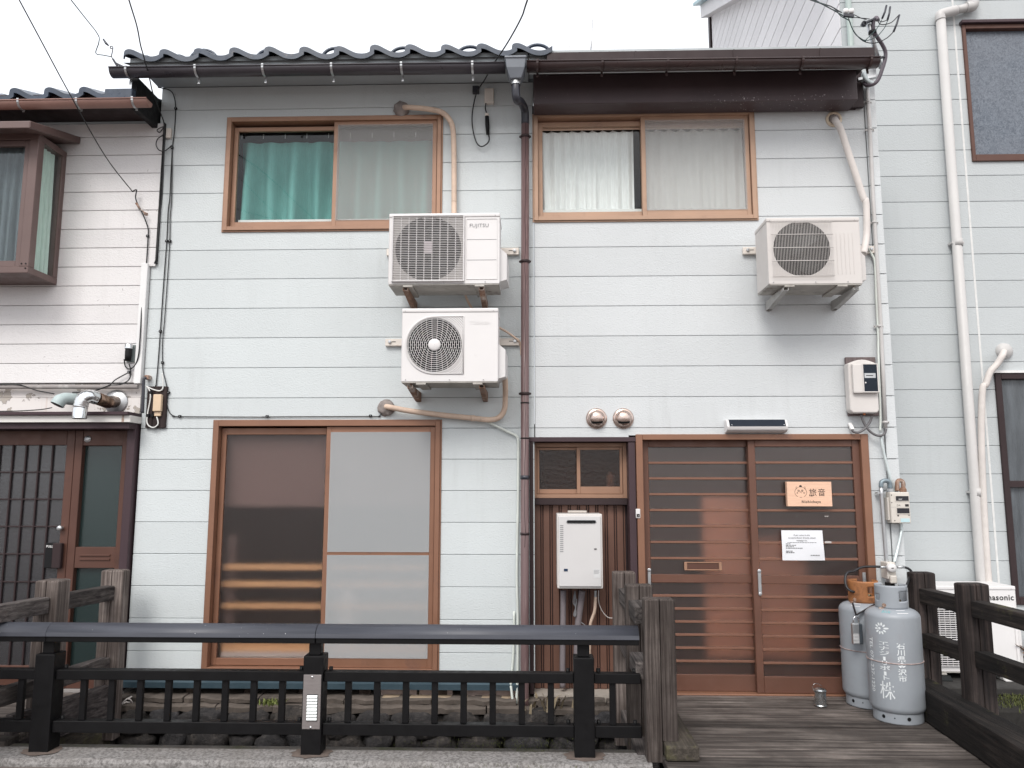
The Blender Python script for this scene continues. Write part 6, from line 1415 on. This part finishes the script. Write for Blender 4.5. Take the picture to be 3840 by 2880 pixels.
wire('wall_cable', 'black cables swinging left from the meter socket over the flue pipes', [G(0,1,1070,1470,-.05), G(0,1,1085,1530,-.04), G(0,1,1070,1600,-.04), G(0,1,1000,1640,-.05), G(0,2,900,105,-.05), G(0,2,780,145,-.06), G(0,2,600,160,-.05)], .0048, M['cable'], 'cable', [G(0,1,1070,1540,-.035)])
wire('wall_cable', 'black cable along the ledge pipe at the far left', [G(0,2,-400,95,-.06), G(0,2,0,92,-.06), G(0,2,160,95,-.06), G(0,2,300,140,-.05), G(0,2,450,170,-.04)], .0045, M['cable'], 'cable')
wire('wall_cable', 'second black cable dipping left from the meter socket', [G(0,1,1060,1545,-.045), G(0,1,960,1600,-.045), G(0,1,900,1650,-.06), G(0,2,760,150,-.07)], .0045, M['cable'], 'cable')
wire('wall_cable', 'thin black cable under the pale vent elbow at the far left', [G(0,2,430,285,-.05), G(0,2,340,300,-.03), G(0,2,150,312,-.02), G(0,2,-100,316,-.02)], .004, M['cable'], 'cable')
# roof corner wires
w2 = wire('drop_wire', 'thin greenish wire coming down to the bracket at the left end of the tile roof', [G(0,0,590,0,-1.6), G(0,0,805,275,-.62), G(0,0,820,350,-.55), G(0,0,795,440,-.5), G(0,0,860,458,-.48), G(0,0,925,470,-.46)], .0034, M['cable_teal'], extend=5)
MB().beam(G(0,0,985,570,-.45), G(0,0,938,490,-.46), .012, .018, up=(0,1,0)).tube(smooth_path([G(0,0,938,490,-.46), G(0,0,925,465,-.46), G(0,0,935,410,-.46), G(0,0,915,400,-.46), G(0,0,920,383,-.46), G(0,0,935,390,-.46), G(0,0,935,410,-.46)], 4), .0035, 6).beam(G(0,0,1030,558,-.44), G(0,0,960,525,-.455), .012, .012).build('roof_bracket', M['gut_grey'], w2)
MB().tube([G(0,0,857,325,-.46), G(0,0,880,360,-.46), G(0,0,900,378,-.46)], [.006, .009, .005], 8).build('strain_insulator', M['gut_grey'], w2)
wire('drop_wire', 'black wire falling past the left end of the tile roof to the house corner', [G(0,0,1070,0,-1.7), G(0,0,1135,215,-1.15), G(0,0,1165,370,-.85), G(0,0,1190,460,-.62), G(0,0,1240,650,-.42), G(0,0,1265,760,-.30), G(0,0,1310,880,-.18), G(0,0,1350,985,-.06)], .0045, M['cable'], extend=3)
wire('wall_cable', 'black cable running down the joint between the pinkish and the pale blue house', [G(0,0,1350,985,-.06), G(0,0,1362,1050,-.05), G(0,0,1360,1300,-.05), G(0,0,1345,1640,-.05), G(0,1,1325,250,-.05), G(0,1,1300,560,-.05), G(0,1,1280,640,-.045)], .0045, M['cable'], 'cable')
cl = wire('wall_cable', 'black looping cable at the top of the joint between the left houses', [G(0,0,1362,1050,-.05), G(0,0,1330,1060,-.05), G(0,0,1303,1080,-.05), G(0,0,1325,1098,-.05), G(0,0,1358,1060,-.05), G(0,0,1360,1110,-.05), G(0,0,1310,1150,-.05), G(0,0,1295,1200,-.05), G(0,0,1320,1245,-.045), G(0,0,1370,1250,-.03), G(0,0,1425,1205,-.02)], .0042, M['cable'], 'cable')
MB().box(*sorted((G(0,0,1375,1095,-.03).x, G(0,0,1415,1095,-.03).x)), -.03, -.0005, G(0,0,1400,1155).z, G(0,0,1400,1075).z).build('terminal_block', M['rust_white'], cl, bevel=.004)
cA = [G(0,0,1310,725,-.10), G(0,0,1400,745,-.02), G(0,0,1440,790,-.01), G(0,0,1457,900,-.01), G(0,0,1445,1100,-.01), G(0,0,1430,1225,-.01), G(0,0,1420,1400,-.01), G(0,0,1408,1640,-.01), G(0,1,1395,200,-.01), G(0,1,1383,452,-.01), G(0,1,1372,600,-.01), G(0,1,1350,900,-.01), G(0,1,1330,1200,-.01), G(0,1,1312,1450,-.01), G(0,1,1295,1640,-.01), G(0,2,1290,100,-.01)]
wire('wall_cable', 'left one of the two black cables clipped down the pale blue wall', cA, .0042, M['cable'], 'cable', [G(0,0,1458,900,-.009), G(0,0,1428,1225,-.009), G(0,1,1383,452,-.009), G(0,1,1330,1200,-.009)])
cB = [G(0,0,1430,1240,-.01), G(0,0,1424,1640,-.01), G(0,1,1412,250,-.01), G(0,1,1408,452,-.01), G(0,1,1390,750,-.01), G(0,1,1365,1100,-.01), G(0,1,1348,1300,-.01), G(0,1,1348,1460,-.01), G(0,1,1355,1540,-.01), G(0,1,1383,1650,-.01), G(0,2,1392,160,-.01), G(0,2,1386,260,-.01), G(0,2,1410,330,-.01), G(0,2,1450,355,-.01), G(0,2,1492,359,-.01), G(0,2,2208,363,-.01), G(1,2,115,361,-.01), G(1,2,972,357,-.01), G(1,2,1030,358,-.01), G(1,2,1060,340,-.012), G(1,2,1085,300,-.02)]
wire('wall_cable', 'right one of the two black cables, turning along the top of the frosted sliding window', cB, .0036, M['cable'], 'cable', [G(0,1,1410,452,-.009), G(0,1,1348,1460,-.009), G(0,2,1398,160,-.009), G(0,2,1492,357,-.009), G(1,2,115,357,-.009), G(1,2,972,353,-.009)], n=5)
# junction board with the cream box
jb = thing('junction_board', 'dark timber board with a cream connection box and white cables between the left houses', 'junction board', G(0,2,1290,450,-.02))
a, b = G(0,2,1222,108,-.02), G(0,2,1375,452,-.02); hw_ = (b.x-a.x)/2
MB().box(a.x+.005, a.x+.055, -.026, -.0005, b.z, a.z).box(a.x+.058, b.x-.005, -.026, -.0005, b.z, a.z).build('board', wood('junction_board_wood', (.028, .020, .020), (.085, .062, .058), 'z'), jb, bevel=.003)
cream = basic('cream_plastic_box', (.66, .50, .35), .45); p0, p1 = G(0,2,1278,175,-.05), G(0,2,1336,315,-.05)
MB().box(p0.x, p1.x, -.062, -.0265, p1.z, p0.z).build('box', cream, jb, bevel=.006, seg=2); p0, p1 = G(0,2,1282,318,-.04), G(0,2,1332,355,-.04); MB().box(p0.x, p1.x, -.045, -.0265, p1.z, p0.z).build('box_base', cream, jb, bevel=.003)
for pts in ([(1345,0), (1352,60), (1350,125), (1320,145), (1260,130), (1210,105)], [(1210,108), (1235,130), (1248,180), (1243,240), (1225,330), (1218,400), (1235,435), (1270,450), (1300,435), (1312,410), (1300,360)]):
    MB().tube(smooth_path([G(0,2,x,y,-.034) for x, y in pts], 5), .0052, 7).build('white_cable', M['cable_white'], jb)
for x_, y_ in ((1252,160), (1230,350), (1265,350)): P = G(0,2,x_,y_,-.03); MB().box(P.x-.011, P.x+.011, -.04, -.0262, P.z-.012, P.z+.012).build('cable_clip', M['black'], jb, bevel=.002)
MB().box(*sorted((G(0,1,1205,1590,-.03).x, G(0,1,1243,1590,-.03).x)), -.05, -.0005, G(0,1,1225,1605).z, G(0,1,1225,1570).z).build('pipe_stub', M['rust'], jb, bevel=.004)
MB().tube(smooth_path([G(0,1,1220,1590,-.04), G(0,1,1195,1590,-.05), G(0,1,1190,1640,-.05), G(0,2,1188,200,-.05), G(0,2,1182,330,-.05)], 5), .011, 8).build('dark_pipe', M['gut_grey'], jb)
# wire, box and connector left of the hopper
w5 = wire('drop_wire', 'black wire coming down across the gutter to the connector beside the downpipe', [G(2,0,172,0,-1.9), G(2,0,120,150,-1.35), G(2,0,10,350,-.85), G(1,0,2000,520,-.45), G(1,0,1920,660,-.2), G(1,0,1865,745,-.06), G(1,0,1835,830,-.04), G(1,0,1815,960,-.035), G(1,0,1822,1080,-.035), G(1,0,1850,1180,-.035), G(1,0,1890,1215,-.035), G(1,0,1935,1195,-.035), G(1,0,1957,1160,-.035), G(1,0,1950,1110,-.035)], .0052, M['cable'], extend=4)
c0_, c1_ = G(1,0,1945,1115,-.035), G(1,0,1938,965,-.035)
MB().tube([c0_, (c0_+c1_)/2, c1_], [.013, .017, .016], 12).build('connector', M['black'], w5); MB().tube([c1_, c1_+Vector((0, 0, .022))], .0165, 12).build('connector_cap', M['rust_white'], w5)
MB().tube(smooth_path([c1_+Vector((0,0,.02)), G(1,0,1925,900,-.03), G(1,0,1930,850,-.03)], 4), .005, 7).build('tail', M['cable'], w5)
a, b = G(1,0,1918,735,-.03), G(1,0,1995,855,-.03); MB().box(a.x, b.x, -.04, -.0005, b.z, a.z).build('rusty_box', M['rust_white'], w5, bevel=.004)
P = G(1,0,1845,740,-.03); MB().box(P.x-.026, P.x+.026, -.035, -.0005, P.z-.03, P.z+.03).build('wall_anchor', M['gut_grey'], w5, bevel=.004)

# ================================================================== small things round the entrance
cop = basic('tarnished_copper_steel', (.56, .45, .40), .26, .95, .2, 9, dirt=(.35, .2, .14), dirt_amt=.4, dirt_scale=9)
for px, lb in ((745, 'left domed copper-coloured vent cap above the small kitchen window'), (967, 'right domed copper-coloured vent cap, nearer the entrance lamp')):
    c = G(2, 2, px, 375, -.001); t = thing('exhaust_vent', lb, 'exhaust vent', c, 'pair of domed exhaust vents')
    MB().lathe([(.062, -.018), (.068, -.016), (.075, -.012), (.079, -.004), (.079, 0)], c, 40, 'y').build('flange', cop, t)
    MB().lathe([(.001, -.062)] + [(.061*math.sin(a), -.018-.044*math.cos(a)) for a in [k*math.pi/18 for k in range(1, 10)]], c, 40, 'y').build('dome', cop, t)
    o = MB(); n = 16; vs = []; hw = .046
    for k in range(n+1):
        u = -1+2*k/n
        for zz in (-.040, -.022-.006*(1-u*u)):
            x = u*hw; rr = min(.0605, math.hypot(x, zz)); y = -.018-.044*math.sqrt(max(0, 1-(rr/.061)**2))-.0015; vs.append((c.x+x, c.y+y, c.z+zz))
    o.add(vs, [(2*k, 2*k+2, 2*k+3, 2*k+1) for k in range(n)]).build('opening', M['black'], t)
# lamp above the door
a, b = G(2, 2, 1812, 440, -.03), G(3, 2, 235, 440, -.03); zl0, zl1 = G(2, 2, 2000, 492, -.09).z, G(2, 2, 2000, 380, -.09).z
la = thing('entrance_lamp', 'white bar-shaped solar lamp with a dark top strip above the sliding door', 'lamp', ((a.x+b.x)/2, -.05, zl0))
prof = [(-.0005, zl0), (-.05, zl0+.004), (-.085, zl0+.02), (-.095, zl0+.045), (-.07, zl1-.004), (-.04, zl1), (-.0005, zl1)]
MB().prism(prof, 'x', a.x, b.x).build('housing', M['ac_white'], la, bevel=.008, seg=2)
MB().prism([(-.0965, zl0+.047), (-.0715, zl1-.003), (-.04, zl1+.0015), (-.04, zl1-.001), (-.070, zl1-.0055), (-.094, zl0+.0465)], 'x', a.x+.018, b.x-.018).build('solar_strip', basic('dark_blue_solar', (.008, .014, .026), .45, spec=.2), la)
for x in (a.x+.035, b.x-.03): MB().lathe([(.001, -.004), (.004, -.003), (.005, .0)], (x, -.093, zl0+.056), 10, 'y').build('screw', chrome, la)
# doorbell
c = G(2, 2, 1088, 1162, -.014); db = thing('doorbell', 'small white doorbell button on the post left of the sliding door', 'doorbell', c)
MB().box(c.x-.0165, c.x+.0165, -.032, -.0125, c.z-.034, c.z+.034).build('housing', M['ac_white'], db, bevel=.006, seg=2); MB().box(c.x-.011, c.x+.011, -.034, -.0325, c.z-.026, c.z-.003).build('button', M['print'], db, bevel=.002); tx = MB(); put_text(tx, '♪', .016, (c.x, -.0345, c.z-.021)); tx.build('button_mark', M['white_paint'], db)
# wooden sign
SY = -.030
a, b = at(2900+218*.229, 1760+203*.229, SY), at(2900+970*.229, 1760+604*.229, SY); zt_, zb_ = (a.z), at(3010, 1760+608*.229, SY).z
sg = thing('wooden_sign', 'light wooden name sign with black lettering on the right door leaf', 'sign', ((a.x+b.x)/2, SY, zb_))
MB().box(a.x, b.x, SY, .0105, zb_, zt_).build('board', basic('light_beech', (.76, .49, .35), .5, 0, .1, 6, stretch=(1.5, 1, 14)), sg, bevel=.002)
Wd, Hd = b.x-a.x, zt_-zb_
def sp_(u, v, o=.0008): return Vector((a.x+Wd*(u-218)/752., SY-o, zt_-Hd*(v-203)/402.))
tx = MB(); P = sp_(650, 425); put_text(tx, '旅', .058, (P.x, P.y, P.z), bold=0); P = sp_(797, 425); put_text(tx, '音', .058, (P.x, P.y, P.z), bold=0)
P = sp_(615, 548); put_text(tx, 'Nishichaya', .0265, (P.x, P.y, P.z), spacing=1.2, bold=.0006)
P = sp_(615, 440); put_text(tx, 'TABI', .0135, (P.x, P.y, P.z), bold=.0003); P = sp_(798, 415, .0016); put_text(tx, 'NE', .010, (P.x, P.y, P.z), bold=.0003); tx.build('lettering', M['print'], sg)
em_ = MB(); cxe, cye, re = 447, 375, 100
def arc(c, r, a0, a1, n=20, ry=None): return [sp_(c[0]+r*math.cos(math.radians(a0+(a1-a0)*k/n)), c[1]-(ry or r)*math.sin(math.radians(a0+(a1-a0)*k/n))) for k in range(n+1)]
st_ = .0011
for pts in (arc((cxe, cye), re, 55, -57, 24, 82), arc((cxe, cye), re, 125, 237, 24, 82), arc((cxe, cye+5), 80, -105, -78, 5), arc((413, 350), 15, 0, 360, 14), arc((474, 350), 15, 0, 360, 14),
            [sp_(398, 350), sp_(428, 350)], [sp_(459, 350), sp_(489, 350)], [sp_(432, 388), sp_(445, 358), sp_(458, 388)], [sp_(375, 380), sp_(400, 376)], [sp_(380, 396), sp_(402, 388)], [sp_(490, 376), sp_(516, 380)], [sp_(488, 388), sp_(512, 396)],
            [sp_(370, 318), sp_(372, 285), sp_(400, 295)], [sp_(525, 318), sp_(522, 285), sp_(494, 295)]):
    em_.tube(pts, st_, 5)
h5 = [sp_(402, 296), sp_(425, 285), sp_(432, 260), sp_(464, 260), sp_(470, 285), sp_(490, 296), sp_(447, 290)]; em_.add(h5, [(0,1,6), (1,2,3,4), (1,4,6), (4,5,6)]); em_.build('emblem', M['print'], sg)
# paper notice
NY = -.002
na, nb = at(2900+128*.229, 1760+998*.229, NY), at(2900+822*.229, 1760+1482*.229, NY); nw = at(2900+803*.229, 1998, NY).x-na.x; nh = na.z-at(2930, 1760+1490*.229, NY).z
nt_ = thing('paper_notice', 'white printed paper notice taped to the right door leaf', 'notice', (na.x+nw/2, NY, na.z-nh))
vs = []; nx, nz = 8, 10
for j in range(nz+1):
    for i in range(nx+1):
        u, v = i/nx, j/nz; vs.append((na.x+nw*u+.010*v*v*u, NY-.004*math.sin(v*3.1)-.010*max(0, v-.7)*math.sin(u*5), na.z-nh*v))
MB().add(vs, [(j*(nx+1)+i, j*(nx+1)+i+1, (j+1)*(nx+1)+i+1, (j+1)*(nx+1)+i) for j in range(nz) for i in range(nx)], True).build('paper', basic('white_paper', (.74, .75, .78), .7, 0, .02, 3), nt_)
tx = MB(); ny = NY-.0065
def ln_(s, u, v, size, al='CENTER', bold=0): put_text(tx, s, size, (na.x+nw*u, ny, na.z-nh*v), align=al, bold=bold)
for k, s in enumerate(('If you come to this', 'accommodation directly, please', 'message me.')): ln_(s, .49, .18+k*.09, .0155)
def bars(u, v, width, h, seed, right=False):      # lines of print too small to read in the photograph
    r_ = random.Random(seed); x = 0.0; xs0 = na.x+nw*u-(width if right else 0)
    while x < width-.004:
        w_ = min(r_.uniform(.008, .022), width-x); tx.add([(xs0+x, ny, na.z-nh*v), (xs0+x+w_, ny, na.z-nh*v), (xs0+x+w_, ny, na.z-nh*v+h), (xs0+x, ny, na.z-nh*v+h)], [(0,1,2,3)]); x += w_+.003
bars(.13, .41, nw*.72, .0022, 1)
for k, wl_ in enumerate((.11, .25, .20, .42)): bars(.09, .455+k*.048, nw*wl_, .0034, 5+k)
for k, wl_ in enumerate((.16, .20)): bars(.09, .70+k*.048, nw*wl_, .0042, 15+k)
bars(.90, .835, nw*.22, .0040, 21, True); tx.build('print', M['print'], nt_)
for (u, v, w_, h_) in ((835, 1175, 110, 34), (372, 762, 24, 8), (830, 762, 68, 10)):
    p0, p1 = at(2900+u*.229, 1760+v*.229, .010), at(2900+(u+w_)*.229, 1760+(v+h_)*.229, .010)
    MB().box(p0.x, p1.x, .0015, .003, p1.z, p0.z).build('tape_scrap', basic('old_white_tape', (.5, .47, .45), .7), nt_)
# water heater
HY = -.10
a, b = at(2088, 1927, HY), at(2262, 2208, HY); wh = thing('water_heater', 'white wall-hung gas water heater on the ribbed brown panel', 'water heater', ((a.x+b.x)/2, 0, b.z))
hpx = lambda x, y: at(2080+x*.4342, 1900+y*.4342, HY-.012)
MB().box(a.x, b.x, HY, RD-.003, b.z, a.z).build('case', M['ac_ivory'], wh, bevel=.008, seg=2)
p0, p1 = hpx(34, 82), hpx(405, 692); MB().box(p0.x, p1.x, HY-.012, HY-.0005, p1.z, p0.z).build('front_cover', M['heater'], wh, bevel=.010, seg=3)
p0, p1 = hpx(100, 113), hpx(360, 147); r_ = (p0.z-p1.z)/2; cz_ = (p0.z+p1.z)/2
def stad(x0, x1, z, r, y0, y1): return MB().prism([(x1-r+r*math.cos(a_), z+r*math.sin(a_)) for a_ in [-math.pi/2+math.pi*k/8 for k in range(9)]] + [(x0+r+r*math.cos(a_), z+r*math.sin(a_)) for a_ in [math.pi/2+math.pi*k/8 for k in range(9)]], 'y', y0, y1)
stad(p0.x, p1.x, cz_, r_, HY-.016, HY-.0125).build('exhaust_rim', M['galv'], wh, bevel=.002); stad(p0.x+.004, p1.x-.004, cz_, r_-.004, HY-.0185, HY-.0165).build('exhaust_mouth', M['black'], wh)
for k in range(14): p0 = hpx(46, 163+k*17.2); MB().box(p0.x, p0.x+.024, HY-.0145, HY-.0125, p0.z-.002, p0.z+.002).build('louvre', M['letter_grey'], wh)
p0, p1 = hpx(80, 536), hpx(113, 558); MB().box(p0.x, p1.x, HY-.0145, HY-.0125, p1.z, p0.z).build('badge', basic('navy_badge', (.012, .03, .07), .3), wh)
for k in (0, 8): p0, p1 = hpx(341, 360+k), hpx(363, 364+k); MB().box(p0.x, p1.x, HY-.0145, HY-.0125, p1.z, p0.z).build('mark', M['print'], wh)
p0, p1 = hpx(335, 540), hpx(393, 615); MB().box(p0.x, p1.x, HY-.0135, HY-.0125, p1.z, p0.z).build('rating_label', basic('pale_grey_label', (.62, .62, .62), .6), wh); tx = MB()
for k in range(6): tx.add([(p0.x+.003, HY-.0140, p0.z-.006-k*.0052), (p1.x-.003-.004*(k % 3), HY-.0140, p0.z-.006-k*.0052), (p1.x-.003-.004*(k % 3), HY-.0140, p0.z-.0045-k*.0052), (p0.x+.003, HY-.0140, p0.z-.0045-k*.0052)], [(0,1,2,3)])
tx.build('label_print', M['letter_grey'], wh)
p0, p1 = hpx(125, 42), hpx(298, 70); MB().box(p0.x, p1.x, RD-.012, RD-.0035, a.z+.001, a.z+.018).build('hanger_plate', M['rust_white'], wh, bevel=.003)
def wp(pts, r, mat, name): MB().tube(smooth_path([at(2080+x*.4342, 1900+y*.4342, Y) for x, y, Y in pts], 5), r, 10).build(name, mat, wh)
lag = basic('grey_lagging', (.20, .175, .185), .75, 0, .12, 10, .3, 40)
wp([(75, 725, .04), (72, 1000, .05), (68, 1300, .06), (68, 1560, .07)], .021, lag, 'lagged_pipe'); wp([(238, 725, .04), (215, 900, .05), (200, 1040, .06), (190, 1300, .06), (188, 1540, .06)], .024, lag, 'lagged_pipe')
wp([(352, 725, .04), (352, 790, .04)], .010, M['galv'], 'valve'); wp([(353, 780, .04), (345, 900, .04), (318, 980, .05), (305, 1060, .06), (300, 1300, .07)], .0115, M['tape_beige'], 'gas_hose'); wp([(380, 725, .05), (380, 820, .05), (410, 900, .06), (460, 955, .07), (520, 962, .07)], .003, M['tape_white'], 'thin_cable')
for k in range(3): wp([(175, 730, .04), (165+k*8, 780, .03), (160+k*14, 830, .03), (180, 870, .03), (165+k*10, 930, .03), (175, 945, .03), (182, 870, .03), (190, 800, .03)], .004, M['letter_grey'], 'coiled_cable')
wp([(230, 1000, .05), (275, 1045, .05), (290, 1150, .06)], .004, M['letter_grey'], 'thin_cable')
# lidded tin can
P = flo(3084, 2652, 0); tc = thing('tin_can', 'small lidded tin can with a wire handle on the deck by the door', 'can', (P.x, P.y+.03, 0))
cx_, cy_ = P.x, P.y+.03; tin = basic('dull_tin', (.50, .52, .53), .22, .95, .15, 20)
MB().lathe([(.001, .0015), (.040, .0015), (.042, .006), (.038, .012), (.038, .090), (.040, .094), (.036, .097)], (cx_, cy_, 0), 28, 'z', False).build('can_body', tin, tc)
MB().lathe([(.041, .096), (.042, .103), (.034, .112), (.015, .118), (.001, .119)], (cx_, cy_, 0), 28, 'z', False).build('can_lid', tin, tc)
MB().tube(smooth_path([(cx_-.036, cy_, .09), (cx_-.052, cy_-.01, .12), (cx_-.045, cy_-.015, .145), (cx_-.015, cy_-.01, .148), (cx_+.015, cy_, .128)], 5), .0014, 5).build('handle', tin, tc)
# thin aerial rods far beyond the roof
for k, (x_, y0_, y1_, lb) in enumerate(((700, 420, 160, 'thin grey aerial rod standing up behind the metal roof'), (532, 420, 370, 'short tilted aerial rod left of the taller one behind the metal roof'))):
    A, B = G(2,0,x_-(8 if k == 0 else 0),y0_+60,5.0), G(2,0,x_+(10 if k == 0 else -16),y1_,5.0); MB().tube([A, (A+B)/2+Vector((.01,0,0)), B], .010, 6).build('aerial_rod', basic('pale_aerial', (.6, .6, .6), .4, .5), None, label=lb, cat='aerial')
